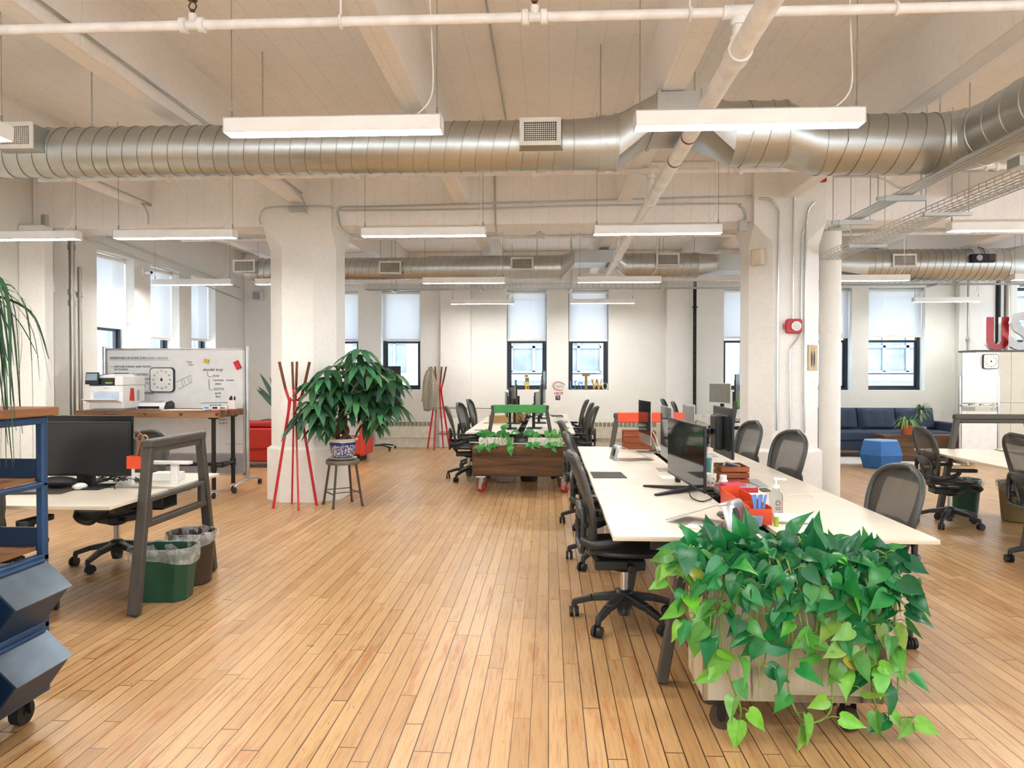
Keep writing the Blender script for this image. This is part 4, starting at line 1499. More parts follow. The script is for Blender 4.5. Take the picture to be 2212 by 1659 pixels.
def wtxt(s, px, py, h, mat='ink', sh=0.0, sx=None):
    p = at(px, py, Y=fy)
    k = WY / 1600 * 1.05
    return text(s, h * k * 1.35, p, (1, 0, 0.0), (0, 0, 1), M[mat], WB, shear=sh)


def wline(pts, mat='ink', r=0.003):
    m = MB()
    m.tube([at(*p, Y=fy) for p in pts], r, 4)
    inv = WB.matrix_basis.inverted()
    return obj('pen_line', m, M[mat], WB)


wtxt('DEFINITION OF DONE FOR', 237, 775.5, 4.6, 'ink'); wtxt('DELIVERY SERVICES', 313, 775.5, 4.2, 'ink_faint')
wline([(237, 777.5), (365, 777.5)], 'ink_faint', 0.002)
wtxt('FEATURE IS BUILT AND TESTED', 247, 794, 4.2); wline([(238, 792.5), (246, 792.5)], r=0.002)
wtxt('IN STAGING', 247, 800, 4)
wtxt('ACCEPTANCE CRITERIA', 253, 811, 4.6); wtxt('ON THE QUEST', 281, 821, 4.6); wtxt('INTEGRATED TO', 276, 830, 4.4); wtxt('SYSTEMS / NOT IN', 270, 835.5, 4)
wtxt('NEEDED INTERACTION(S)', 262, 851, 4.4); wtxt('TO USE', 283, 857, 4.4); wtxt('V2.5', 280, 873, 4.2)
wtxt('Table', 401, 784, 4.5, 'ink_faint', 0.2); wtxt('chairs', 406, 789.5, 4, 'ink_faint', 0.2)
wtxt('model tray', 438, 801.5, 7.2, 'ink', 0.25)
wtxt('FOV', 459, 815, 5.4, 'ink', 0.2); wtxt('animate   screen', 463, 823, 4.6, 'ink', 0.25); wtxt('when', 464, 831, 4.6, 'ink', 0.2)
wtxt('GOTO', 461, 843, 5.6, 'ink', 0.2); wtxt('quick', 464, 851, 4.6, 'ink', 0.2); wtxt('flow', 465, 858.5, 4.6, 'ink', 0.2)
wline([(448, 803), (449, 813), (457, 814)]); wline([(451, 819), (452, 842), (459, 842)]); wline([(461, 817), (461, 824)], r=0.002)
wline([(434, 871), (500, 869)]); wtxt('now in Q3', 452, 877, 4.4, 'ink')
wtxt('6 cm 1', 473, 908, 5, 'ink', 0.1); wtxt('6 cm 2', 473, 916, 5, 'ink', 0.1)
wline([(380, 826), (412, 810), (415, 826), (386, 841)], r=0.002); wline([(391, 820), (397, 836)], r=0.002); wline([(396, 818), (402, 833)], r=0.002)
wline([(410, 814), (403, 817), (405, 820), (411, 818)], r=0.002); wline([(412, 821), (406, 824), (408, 827), (413, 825)], r=0.002)


def timer_clock(name, label, c, size, u, nrm, numbers=True):
    """square rounded timer face with a dark rim"""
    c, u, nrm = Vector(c), Vector(u), Vector(nrm)
    t = thing('wall_timer', label, 'clock', c)
    z = Vector((0, 0, 1))
    m = MB().prism(rrect(size, size, size * 0.16, 5), (0, 0, 0), u, z, nrm * 0.035)
    obj('case', m, pm('timer_case', '#1e232c', 0.4), t)
    m = MB().prism(rrect(size * 0.93, size * 0.93, size * 0.13, 5), nrm * 0.036, u, z, nrm * 0.004)
    fo = obj('dial', m, M['white_plastic'], t)
    for k in range(12):
        a = R(90 + 30 * k)
        s = str(5 * k if k else 0)
        if k in (1,) or not numbers: pass
        p = nrm * 0.0415 + u * (size * 0.35 * math.cos(a)) + z * (size * 0.35 * math.sin(a) - size * 0.025)
        tx = text(s, size * 0.095, c + p, u, z, M['ink'], t, 'numeral', 0.0008, align='CENTER')
    m = MB().prism([(0.02 * math.cos(R(q)) * size * 2.2, 0.02 * math.sin(R(q)) * size * 2.2) for q in range(0, 360, 30)], nrm * 0.041, u, z, nrm * 0.01)
    m.prism([(-0.02 * size, 0), (0.02 * size, 0), (0.012 * size, 0.09 * size), (-0.012 * size, 0.09 * size)], nrm * 0.041, u, z, nrm * 0.006)
    obj('knob', m, M['black'], t)
    return t


timer_clock('t', 'square white timer clock with dark rim on the wide whiteboard', at(352.5, 820.5, Y=WY - 0.0115), 0.335, (1, 0, 0), (0, -1, 0))
M['note_yellow'] = pm('yellow_note', '#c9b13c', 0.8)
M['eraser_red'] = pm('red_felt', '#d2353f', 0.8)
p = at(447, 780, Y=WY - 0.0115)
tag(obj('sticky_note', MB().box((0, -0.012, 0), (0.062, 0.022, 0.05), (0, R(12), 0)), M['note_yellow'], loc=p), 'small yellow note block stuck high on the wide whiteboard', 'sticky note')
p = at(514, 788.5, Y=WY - 0.0115)
tag(obj('board_eraser', MB().box((0, -0.016, 0), (0.07, 0.03, 0.11), (0, R(25) * -1, 0)), M['eraser_red'], loc=p, bevel=0.004), 'tilted red eraser near the whiteboard corner', 'eraser')

# ---------------------------------------------------------------- low wall heaters
M['heater'] = pm('heater_enamel', '#d9d4c2', 0.45)
M['heater_dark'] = pm('heater_slots', '#8f9385', 0.6)
for lab, a, b in (('long white wall heater behind the television stand', -3.95, -2.40), ('long white wall heater behind the orange arch', 0.55, 2.35)):
    t = thing('wall_heater', lab, 'heater')
    y0, y1 = 15.33, 15.47
    m = MB().prism([(0, 0.2), (0, 0.50), (0.03, 0.575), (0.14, 0.575), (0.14, 0.2)], (a, y0, 0), (0, 1, 0), (0, 0, 1), (b - a, 0, 0))
    obj('casing', m, M['heater'], t)
    m = MB()
    n = int((b - a - 0.1) / 0.085)
    for k in range(n):
        x = a + 0.06 + k * 0.085
        m.bx(x, x + 0.066, y0 - 0.004, y0 + 0.012, 0.445, 0.535)
    obj('grille', m, M['heater_dark'], t)
    m = MB().bx(a - 0.02, b + 0.02, y0 + 0.03, y1, 0.0, 0.2)
    obj('plinth', m, M['heater'], t)
# ================================================================ plants
def leaf_mat(name, rough=0.28):
    t = NT(name)
    a = t.n('ShaderNodeVertexColor'); a.layer_name = 'Col'
    v = t.coord()
    c = t.mix(0.5, a.outputs['Color'], t.ramp(t.noise(v, 30, 4), [(0.3, (0.6, 0.65, 0.6)), (0.7, (1.15, 1.1, 1.05))]), 'MULTIPLY')
    t.l(c, t.b.inputs['Base Color'])
    t.set(Roughness=rough)
    tl = t.n('ShaderNodeBsdfTranslucent'); t.l(c, tl.inputs[0])
    ms = t.n('ShaderNodeMixShader', i_Fac=0.18)
    t.l(t.b.outputs[0], ms.inputs[1]); t.l(tl.outputs[0], ms.inputs[2]); t.l(ms.outputs[0], t.out.inputs['Surface'])
    return t.mat


M['leaf'] = leaf_mat('glossy_leaf')
M['leaf_soft'] = leaf_mat('soft_leaf', 0.5)
M['vine'] = pm('vine_stem', '#7f9a4a', 0.5)
M['soil'] = pm('soil', '#2e2219', 0.9, bump=0.6)
M['bark'] = pm('bark', '#6d5137', 0.8, var=0.2, scale=20, bump=0.6)


def lerp(a, b, t): return tuple(x + (y - x) * t for x, y in zip(a, b))


HEART = [(0.0, 0.03), (0.18, -0.06), (0.34, 0.01), (0.41, 0.20), (0.37, 0.44), (0.24, 0.68), (0.095, 0.90)]


def heart_leaf(m, base, tip, nrm, size, col, fold=0.25, droop=0.25, width=0.92):
    """pointed heart: base -> tip direction, upper face towards nrm"""
    base, tip, nrm = Vector(base), Vector(tip).normalized(), Vector(nrm)
    s_ = tip.cross(nrm)
    if s_.length < 1e-3: s_ = tip.orthogonal()
    s_.normalize(); n = s_.cross(tip)

    def P(x, y):
        return base + (s_ * (x * width) + tip * y + n * (fold * abs(x) * 0.8 - droop * y * y)) * size
    m.col = (*col, 1)
    ys = [p[1] for p in HEART]
    mid = [P(0, max(y, 0.03)) for y in ys[1:]] + [P(0, 1.10)]
    b = [P(0, 0.03)]
    L = [P(-x, y) for x, y in HEART[1:]]; Rr = [P(x, y) for x, y in HEART[1:]]
    vs = b + mid + L + Rr
    k = len(mid); l0 = 1 + k; r0 = l0 + len(L)
    fs = []
    # left fan
    fs.append((0, 1, l0)); fs.append((0, r0, 1))
    for i in range(len(L) - 1):
        fs.append((1 + i, 2 + i, l0 + i + 1, l0 + i)); fs.append((1 + i, r0 + i, r0 + i + 1, 2 + i))
    fs.append((k - 1, k, l0 + len(L) - 1)); fs.append((k - 1, r0 + len(Rr) - 1, k))
    m.add(vs, fs, True)


G_DARK, G_MID, G_LIME, G_OLIVE = srgb('#17583a'), srgb('#2f8a4a'), srgb('#84c043'), srgb('#a3ad45')


def rv(a, b): return RND.uniform(a, b)


def jit(v, s): return Vector((v[0] + rv(-s, s), v[1] + rv(-s, s), v[2] + rv(-s, s)))


# ---------------------------------------------------------------- big rolling planter box with pothos
PX0, PX1, PY0, PY1, PZ0, PZ1 = 0.668, 1.418, 3.20, 3.56, 0.145, 0.725
M['box_paint'] = old_wood('pale_plywood', ('#9c8b70', '#c6b79d', '#d3c7b2'), 0.8, 'z', 0.15)
M['box_edge'] = old_wood('worn_edge', ('#5e4630', '#8d7556', '#b3a080'), 1, 'z', 0.2)
t = thing('planter_box', 'large pale plywood planter box on casters at the head of the long bench', 'planter')
m = MB()
w_ = 0.018
m.bx(PX0, PX1, PY0, PY0 + w_, PZ0, PZ1); m.bx(PX0, PX1, PY1 - w_, PY1, PZ0, PZ1)
m.bx(PX0, PX0 + w_, PY0 + w_, PY1 - w_, PZ0, PZ1); m.bx(PX1 - w_, PX1, PY0 + w_, PY1 - w_, PZ0, PZ1)
m.bx(PX0 + w_, PX1 - w_, PY0 + w_, PY1 - w_, PZ0, PZ0 + w_)
obj('box', m, M['box_paint'], t)
m = MB()
for x in (PX0 - 0.003, PX1 - 0.014):
    m.bx(x, x + 0.017, PY0 - 0.004, PY0 + 0.02, PZ0, PZ1)
m.bx(PX0 + 0.3, PX1 - 0.02, PY0 - 0.004, PY0, PZ0 + 0.003, PZ0 + 0.03)
obj('edge_strip', m, M['box_edge'], t)
obj('soil', MB().bx(PX0 + w_, PX1 - w_, PY0 + w_, PY1 - w_, PZ1 - 0.12, PZ1 - 0.05), M['soil'], t)
M['wood_wheel'] = pm('brown_wheel', '#4a3528', 0.55)
for x in (PX0 + 0.09, PX1 - 0.12):
    for y in (PY0 + 0.06, PY1 - 0.06):
        c = MB()
        a = R(20 if x < 1 else 75)
        ax = Vector((math.sin(a), math.cos(a), 0))
        o = Vector((x, y, 0.052))
        c.cyl(o - ax * 0.02, o + ax * 0.02, 0.052, seg=18)
        c.mi = 1
        c.cyl(o - ax * 0.026, o + ax * 0.026, 0.016, seg=10)
        for s_ in (-1, 1): c.bar(o + ax * (s_ * 0.027), o + ax * (s_ * 0.027) + Vector((0, 0, 0.085)), 0.035, 0.004, ax)
        c.bx(x - 0.04, x + 0.04, y - 0.04, y + 0.04, 0.135, 0.145)
        obj('caster', c, [M['wood_wheel'], M['iron']], t)

t = thing('pothos_plant', 'bright green trailing pothos filling and spilling over the plywood planter box', 'plant', ((PX0 + PX1) / 2, (PY0 + PY1) / 2, PZ1 - 0.05))
inv = t.matrix_basis.inverted()
INV = Matrix.Translation(-Vector(t.location))
lf = MB(INV)
vines = []


def add_leaf(p, tip, nrm, size, q, **k):
    """q 0 dark .. 1 lime"""
    c = lerp(G_DARK, G_MID, min(1, q * 1.6)) if q < 0.62 else lerp(G_MID, G_LIME if RND.random() < 0.75 else G_OLIVE, min(1, (q - 0.55) / 0.4))
    c = tuple(x * rv(0.8, 1.15) for x in c)
    heart_leaf(lf, p, tip, nrm, size, c, fold=rv(0.15, 0.65), droop=rv(0.0, 0.5), width=rv(0.78, 1.0), **k)


# crown: a thick cushion of leaves above the rim
for i in range(170):
    x, y = rv(PX0 - 0.04, PX1 + 0.10), rv(PY0 - 0.05, PY1 + 0.05)
    hgt = 0.075 * (1 - ((x - 1.05) / 0.50) ** 2 * 0.55)
    z = PZ1 - 0.015 + rv(0, 1) ** 0.6 * max(0.02, hgt)
    out = Vector((x - 1.04, (y - 3.42) * 1.6 - 0.3, 0.0 + rv(-0.3, 0.4)))
    tip = jit(out.normalized(), 0.75)
    nrm = jit((0, -0.6, 1), 0.8)
    add_leaf((x, y, z), tip, nrm, rv(0.085, 0.135), rv(0.1, 0.62) + (0.3 if RND.random() < 0.12 else 0))
# a few upright tips
for px, py in ((1838, 1150), (1800, 1140), (1765, 1138), (1740, 1150), (1868, 1150), (1905, 1160), (1555, 1140), (1700, 1140)):
    p = at(px, py + 46, Y=3.3)
    add_leaf(p, jit((0.1, 0, 1), 0.3), jit((0, -1, 0.3), 0.4), rv(0.08, 0.11), rv(0.1, 0.5))


def trail(pts, n, size=(0.075, 0.115), q0=0.2, q1=0.9, thick=0.0042, skip=0):
    """a hanging vine through the points with alternating leaves, paler to the tip"""
    P = spline(pts, 8)
    vines.append((P, thick))
    for i in range(n):
        f = (i + 0.5 + rv(-0.2, 0.2)) / n
        if f < skip: continue
        k = min(len(P) - 2, int(f * (len(P) - 1)))
        p = P[k]; d = (P[k + 1] - P[k]).normalized()
        s_ = 1 if i % 2 else -1
        side = Vector((s_ * rv(0.3, 1), rv(-0.5, 0.0), 0))
        pet = p + (side * 0.05 + Vector((0, -0.025, rv(-0.005, 0.03))))
        vines.append(([p, p.lerp(pet, 0.5) + Vector((0, -0.012, 0.012)), pet], 0.0022))
        tip = Vector((s_ * rv(0.0, 1.3), rv(-0.6, 0.05), -rv(0.1, 1.0)))
        nrm = jit((s_ * 0.3, -1, 0.45), 0.85)
        add_leaf(pet, tip, nrm, rv(*size), min(1, max(0, q0 + (q1 - q0) * f + rv(-0.18, 0.18))))


YV = PY0 - 0.045
for k in range(27):
    x = PX0 + 0.02 + (PX1 - PX0 - 0.02) * ((k * 0.618) % 1)
    u = (x - PX0) / (PX1 - PX0)
    length = rv(0.12, 0.34) if k < 18 else rv(0.34, 0.54)
    sway = rv(-0.05, 0.05)
    z1 = PZ1 + 0.03 - length
    pts = [(x, PY0 + 0.10, PZ1 - 0.02), (x + rv(-0.02, 0.02), PY0 - 0.01, PZ1 + 0.03), (x + sway * 0.4, YV - rv(0, 0.04), PZ1 - 0.08), (x + sway, YV - rv(0, 0.03), (PZ1 + z1) / 2), (x + sway * 1.5 + rv(-0.03, 0.03), YV - rv(0, 0.03), z1)]
    trail(pts, max(2, int(length / 0.062)), q0=rv(0.05, 0.25), q1=rv(0.45, 0.95), skip=0.05)
# the long strands read off the photograph
for pxs, n, q in (
    ([(1700, 1210), (1713, 1260), (1715, 1320), (1708, 1400), (1702, 1470), (1712, 1520), (1735, 1555), (1768, 1558), (1795, 1530), (1796, 1450), (1790, 1400)], 10, (0.5, 1)),
    ([(1560, 1240), (1556, 1330), (1562, 1400), (1572, 1450), (1585, 1490), (1600, 1530), (1596, 1580)], 9, (0.45, 1.0)),
    ([(1640, 1260), (1650, 1330), (1655, 1400), (1650, 1440)], 4, (0.3, 0.6)),
    ([(1805, 1260), (1815, 1320), (1823, 1380), (1830, 1440), (1838, 1490)], 8, (0.6, 1)),
    ([(1850, 1250), (1862, 1320), (1870, 1380), (1872, 1440)], 6, (0.5, 0.9)),
    ([(1600, 1230), (1610, 1300), (1640, 1380), (1655, 1400)], 5, (0.1, 0.4)),
):
    trail([at(a, b, Y=YV - 0.02) for a, b in pxs], n, q0=q[0], q1=q[1])
# overhanging on the near left corner
for pxs, n, q in (([(1500, 1180), (1470, 1190), (1450, 1210), (1445, 1260), (1470, 1300), (1490, 1340), (1480, 1385)], 12, (0.6, 1)),
                  ([(1500, 1190), (1478, 1220), (1462, 1250)], 6, (0.45, 0.95)),
                  ([(1495, 1200), (1492, 1280), (1505, 1340), (1530, 1385)], 7, (0.5, 0.8))):
    trail([at(a, b, Y=3.2) for a, b in pxs], n, q0=q[0], q1=q[1])
for pxs, n, q in (([(1900, 1190), (1930, 1215), (1945, 1260), (1940, 1290), (1925, 1330)], 12, (0.0, 0.35)),
                  ([(1895, 1250), (1905, 1320), (1900, 1390), (1895, 1420), (1905, 1450)], 9, (0.5, 0.9)),
                  ([(1885, 1440), (1885, 1500), (1905, 1545), (1950, 1550), (1985, 1548)], 7, (0.55, 0.95)),
                  ([(1880, 1200), (1915, 1230), (1935, 1300), (1930, 1350)], 9, (0.1, 0.5))):
    trail([at(a, b, Y=3.18) for a, b in pxs], n, q0=q[0], q1=q[1])
obj('foliage', lf, M['leaf'], t)
vm = MB(INV)
for P, r in vines:
    vm.tube(P, r, 5, cap=False)
obj('vine', vm, M['vine'], t)

# ---------------------------------------------------------------- wooden beam planter on red casters
t = thing('timber_planter', 'massive dark wooden beam on red casters at the end of the green-arched bench', 'planter')
bx0, bx1, by0, by1, bz0, bz1 = at(1020, 1000, Y=9.55).x, at(1229, 1000, Y=9.55).x, 9.55, 9.90, 0.215, 0.60
m = MB().bx(bx0, bx1, by0, by1, bz0, bz1)
obj('beam', m, M['beam_wood'], t, bevel=0.012)
M['red_wheel'] = pm('red_wheel', '#a02a2c', 0.4)
for x, s0 in ((bx0 + 0.11, 1), (bx1 - 0.06, -1)):
    for y in (by0 + 0.05, by1 - 0.06):
        c = MB()
        c.mi = 0
        o = Vector((x, y, 0.062)); ax = Vector((0.6, 0.8, 0))
        c.cyl(o - ax * 0.018, o + ax * 0.018, 0.062, seg=20)
        c.mi = 1
        for s_ in (-1, 1): c.bar(o + ax * (s_ * 0.024) - Vector((0, 0, 0.02)), o + ax * (s_ * 0.024) + Vector((0.02, 0.0, 0.14)), 0.06, 0.004, ax)
        c.bx(x - 0.06, x + 0.06, y - 0.05, y + 0.05, 0.2, 0.214)
        obj('caster', c, [M['red_wheel'], M['chrome']], t)

M['ceramic'] = pm('white_ceramic', '#e8e5dc', 0.35)
for k, (px, lab) in enumerate(((1072, 'white trough pot of pothos on the wooden beam, nearer the aisle'), (1178, 'white trough pot of pothos on the wooden beam, nearer the long bench'))):
    c0_ = at(px, 965, Y=9.72)
    t = thing('trough_planter', lab, 'plant', (c0_.x, 9.72, bz1 + 0.001), 0, 'trough pots on the wooden beam')
    m = MB()
    m.box((0, 0, 0.05), (0.44, 0.15, 0.10), taper=1.04)
    obj('pot', m, M['ceramic'], t, bevel=0.012)
    lf = MB(); vm = MB()
    for i in range(36):
        x, y = rv(-0.24, 0.24), rv(-0.10, 0.06)
        z = 0.11 + rv(0, 0.10)
        s_ = 1 if x > 0 else -1
        if i < 12: x, y, z = rv(-0.25, 0.25), rv(-0.24, -0.19), rv(-0.02, 0.05)
        c = lerp(G_MID, srgb('#6cc25a'), rv(0, 1))
        heart_leaf(lf, (x, y, z), (s_ * rv(0, 0.8), -rv(0.1, 0.8), rv(-0.8, 0.4)), jit((0, -1, 0.7), 0.4), rv(0.07, 0.12), c)
    for i in range(9):
        x = rv(-0.2, 0.2)
        vm.tube(spline([(x, 0, 0.09), (x + rv(-0.05, 0.05), -0.06, 0.15), (x + rv(-0.1, 0.1), -0.19, rv(0.015, 0.06))], 4), 0.004, 5, cap=False)
    obj('foliage', lf, M['leaf'], t); obj('vine', vm, M['vine'], t)


# ---------------------------------------------------------------- money tree on a metal stool
t = thing('stool', 'round grey metal stool holding the potted tree in front of the first pillar', 'stool', (-2.41, 8.56, 0))
m = MB().lathe([(0.10, 0.495), (0.19, 0.49), (0.195, 0.50), (0.195, 0.53), (0.188, 0.54), (0.0, 0.54)], 28)
obj('seat', m, pm('worn_seat', '#857a6c', 0.45, 0.4, var=0.15), t)
M['stool_metal'] = pm('stool_metal', '#5e564c', 0.45, 0.6)
feet = []
for k in range(4):
    a = R(-100 + 90 * k)
    d = Vector((math.cos(a), math.sin(a), 0))
    feet.append(d)
    m = MB().bar(d * 0.165 + Vector((0, 0, 0.50)), d * 0.245 + Vector((0, 0, 0.012)), 0.022, 0.022, None)
    m.cyl(d * 0.25, d * 0.25 + Vector((0, 0, 0.014)), 0.018, seg=10)
    obj('leg', m, M['stool_metal'], t)
for k in range(4):
    a, b = feet[k] * 0.224, feet[(k + 1) % 4] * 0.224
    z = 0.155 if k % 2 else 0.175
    obj('stretcher', MB().bar(a + Vector((0, 0, z)), b + Vector((0, 0, z)), 0.02, 0.008), M['stool_metal'], t)


def porcelain():
    t = NT('blue_white_porcelain')
    v = t.coord(scale=(1, 1, 1))
    a = t.n('ShaderNodeTexVoronoi', feature='DISTANCE_TO_EDGE'); a.inputs['Scale'].default_value = 42; t.l(v, a.inputs['Vector'])
    b = t.noise(v, 55, 5, 0.7)
    f1 = t.ramp(a.outputs['Distance'], [(0.05, 1), (0.09, 0)])
    f2 = t.ramp(b, [(0.50, 0), (0.53, 1)])
    c = t.n('ShaderNodeSeparateXYZ'); t.l(v, c.inputs[0])
    band = t.ramp(c.outputs['Z'], [(0.0, 1), (0.03, 1), (0.035, 0.0), (0.165, 0.0), (0.17, 1), (0.20, 1), (0.205, 0)], True)
    pat = t.mix(f2, t.mix(f1, srgb('#eceae4'), srgb('#25357e')), srgb('#233377'))
    col = t.mix(band, pat, srgb('#27387f'))
    t.l(t.mix(t.ramp(c.outputs['Z'], [(0.0, 0), (0.206, 1)], True), col, srgb('#e9e5d8')), t.b.inputs['Base Color'])
    t.set(Roughness=0.18)
    return t.mat


M['porcelain'] = porcelain()
TX, TY, TZ = -2.41, 8.56, 0.541
t = thing('money_tree', 'braided-trunk money tree in a blue and white porcelain pot on the metal stool', 'plant', (TX, TY, TZ))
m = MB().lathe([(0.10, 0.0), (0.155, 0.012), (0.17, 0.026), (0.16, 0.026), (0.0, 0.02)], 28)
obj('saucer', m, M['ceramic'], t)
m = MB().lathe([(0.09, 0.026), (0.115, 0.03), (0.14, 0.08), (0.152, 0.14), (0.15, 0.20), (0.148, 0.215), (0.175, 0.228), (0.178, 0.24), (0.165, 0.248), (0.14, 0.236), (0.135, 0.20), (0.0, 0.20)], 36)
obj('pot', m, M['porcelain'], t)
obj('soil', MB().lathe([(0.136, 0.205), (0.0, 0.215)], 20), M['soil'], t)
m = MB()
for k in range(3):
    pts = []
    for i in range(15):
        f = i / 14
        a = 2 * PI * k / 3 + f * 7.5
        r = 0.055 * (1 - f) ** 1.3 + 0.018
        pts.append((r * math.cos(a), r * math.sin(a), 0.20 + 0.46 * f))
    m.tube(pts, [0.034 - 0.016 * (i / 14) for i in range(15)], 8)
obj('trunk', m, M['bark'], t)
lf = MB(); st = MB()
T_D, T_L = srgb('#1f4a2e'), srgb('#4f8a5c')


def leaflet(base, d, up, L, col):
    d = Vector(d).normalized(); up = Vector(up)
    s_ = d.cross(up).normalized() if d.cross(up).length > 1e-3 else d.orthogonal().normalized()
    lf.col = (*col, 1)
    n = s_.cross(d)
    rows = []
    for i, (f, w) in enumerate(((0, 0.012), (0.2, 0.11), (0.45, 0.18), (0.7, 0.155), (0.88, 0.08), (1.0, 0.004))):
        dr = -Vector((0, 0, 1)) * (0.75 * f * f * L)
        c = Vector(base) + d * (f * L) + dr
        rows.append([c - s_ * (w * L) + n * (0.05 * L * (w / 0.17)), c, c + s_ * (w * L) + n * (0.05 * L * (w / 0.17))])
    lf.sheet(rows)


def palmate(c, out, L, n=6):
    out = Vector(out).normalized()
    q0 = rv(0, 6)
    shade = rv(0, 1) ** 1.5
    for k in range(n):
        a = 2 * PI * k / n + q0 * 0.1
        h = Vector((math.cos(a), math.sin(a), 0))
        d = (h * 0.85 + out * 0.5 + Vector((0, 0, -0.15 + rv(-0.15, 0.15)))).normalized()
        leaflet(c, d, (0, 0, 1), L * rv(0.8, 1.1), tuple(x * rv(0.8, 1.2) for x in lerp(T_D, T_L, shade)))


spots = [(777, 768), (800, 795), (830, 808), (845, 820), (752, 798), (725, 805), (700, 830), (712, 812), (760, 820), (790, 830), (735, 838), (680, 858), (705, 860), (745, 862), (780, 860), (815, 850), (840, 860), (850, 885), (670, 895), (692, 900), (660, 905), (720, 892), (712, 915), (690, 930), (800, 888), (828, 880), (820, 905), (795, 920), (812, 925), (770, 880), (760, 845), (735, 815), (685, 880), (780, 800), (765, 780), (805, 820), (840, 835), (655, 920), (725, 930), (790, 895)]
org = Vector((TX, TY, TZ))
for px, py in spots:
    dy = rv(-0.36, 0.06) if px > 705 else rv(-0.40, -0.30)
    p = at(px, py - 12, Y=TY + dy) - org
    out = Vector((p.x, p.y, 0.1 + 0.3 * (p.z - 0.7)))
    palmate(p, out, rv(0.20, 0.29), RND.choice((5, 6, 7)))
    root = Vector((0, 0, 0.62 if p.z > 0.5 else 0.5))
    st.tube(spline([root, root.lerp(p, 0.45) + Vector((0, 0, 0.07)), p], 4), [0.008 - 0.0005 * i for i in range(9)], 5, cap=False)
for i in range(34):
    p = Vector((rv(-0.38, 0.38), rv(-0.3, 0.02), rv(0.45, 1.05)))
    if p.x ** 2 / 0.2 + (p.z - 0.75) ** 2 / 0.14 > 1: continue
    palmate(p, (p.x, p.y, 0.2), rv(0.17, 0.23), 6)
obj('foliage', lf, M['leaf_soft'], t)
obj('branch', st, M['vine'], t)


# ---------------------------------------------------------------- ponytail palm on the cart
M['terracotta'] = pm('terracotta', '#b5643a', 0.7)
t = thing('ponytail_palm', 'drooping grass-leaved plant on top of the blue cart, cut by the picture edge', 'plant', (-2.56, 2.93, 1.401))
obj('pot', MB().lathe([(0.08, 0), (0.115, 0.19), (0.125, 0.19), (0.125, 0.21), (0.11, 0.21), (0.105, 0.18), (0, 0.18)], 24), M['terracotta'], t)
obj('trunk', MB().lathe([(0.05, 0.18), (0.06, 0.21), (0.03, 0.28), (0.018, 0.36), (0.015, 0.42)], 12), M['bark'], t)
lf = MB()
for i in range(95):
    a = rv(-1.3, 1.3) if i < 75 else rv(0, 6.28)
    reach = rv(0.18, 0.50)
    drop = rv(0.15, 0.75)
    if reach > 0.42: drop = rv(0.1, 0.45)
    h = Vector((math.cos(a), math.sin(a) * 0.8, 0))
    b = Vector((0, 0, 0.42))
    pts = spline([b, b + h * (reach * 0.45) + Vector((0, 0, rv(0.06, 0.20))), b + h * (reach * 0.9) + Vector((0, 0, rv(-0.05, 0.1))), b + h * reach * rv(0.95, 1.1) + Vector((rv(-0.05, 0.05), 0, -drop))], 6)
    w0 = rv(0.005, 0.014)
    lf.col = (*tuple(x * rv(0.7, 1.2) for x in lerp(srgb('#173f2c'), srgb('#3a6a40'), rv(0, 1))), 1)
    s_ = Vector((-h.y, h.x, 0)).normalized()
    s_ = (s_ + Vector((rv(-0.5, 0.5), rv(-0.5, 0.5), rv(-0.4, 0.4)))).normalized()
    n = len(pts)
    lf.sheet([[p - s_ * (w0 * (1 - (k / n) ** 2) + 0.0006), p + s_ * (w0 * (1 - (k / n) ** 2) + 0.0006)] for k, p in enumerate(pts)])
obj('foliage', lf, M['leaf_soft'], t)

# snake plant behind the red sofa, on a small dark stand
t = thing('plant_stand', 'small dark stand behind the red sofa under the upright plant', 'stand', (-4.80, 12.95, 0))
m = MB().bx(-0.28, 0.28, -0.15, 0.15, 0.70, 0.725)
obj('top', m, M['black_matte'], t)
for x in (-0.26, 0.26):
    for y in (-0.13, 0.13): obj('leg', MB().bar((x, y, 0), (x, y, 0.70), 0.025, 0.025), M['black_matte'], t)
t = thing('snake_plant', 'upright dark snake plant beside the first pillar above the red sofa', 'plant', (-4.74, 12.95, 0.726))
obj('pot', MB().lathe([(0.10, 0), (0.13, 0.12), (0.12, 0.12), (0.11, 0.1), (0, 0.1)], 20), M['black_matte'], t)
lf = MB()
for a, lean, L in ((2.9, 0.42, 0.78), (3.3, 0.75, 0.55), (2.6, 0.9, 0.62), (1.0, 0.12, 0.95), (0.3, 0.3, 0.62), (4.5, 0.3, 0.60), (5.5, 0.35, 0.5), (3.0, 0.15, 0.66)):
    d = Vector((math.cos(a) * lean, math.sin(a) * lean * 0.5, 1)).normalized()
    s_ = Vector((1, 0.3, 0)) - d * d.x; s_.normalize()
    rows = []
    for f, w in ((0, 0.02), (0.3, 0.04), (0.6, 0.042), (0.85, 0.026), (1, 0.002)):
        lf.col = (*lerp(srgb('#274536'), srgb('#4b6a55'), f * 0.8), 1)
        c = Vector((0.02 * math.cos(a), 0.02 * math.sin(a), 0.1)) + d * (L * f) + Vector((math.cos(a) * 0.1 * f * f, 0, 0))
        rows.append([c - s_ * w, c + Vector((0, 0.012, 0)), c + s_ * w])
    lf.sheet(rows)
obj('foliage', lf, M['leaf_soft'], t)


# ================================================================ coat racks
M['rack_red'] = pm('rack_red', '#c8222a', 0.32)


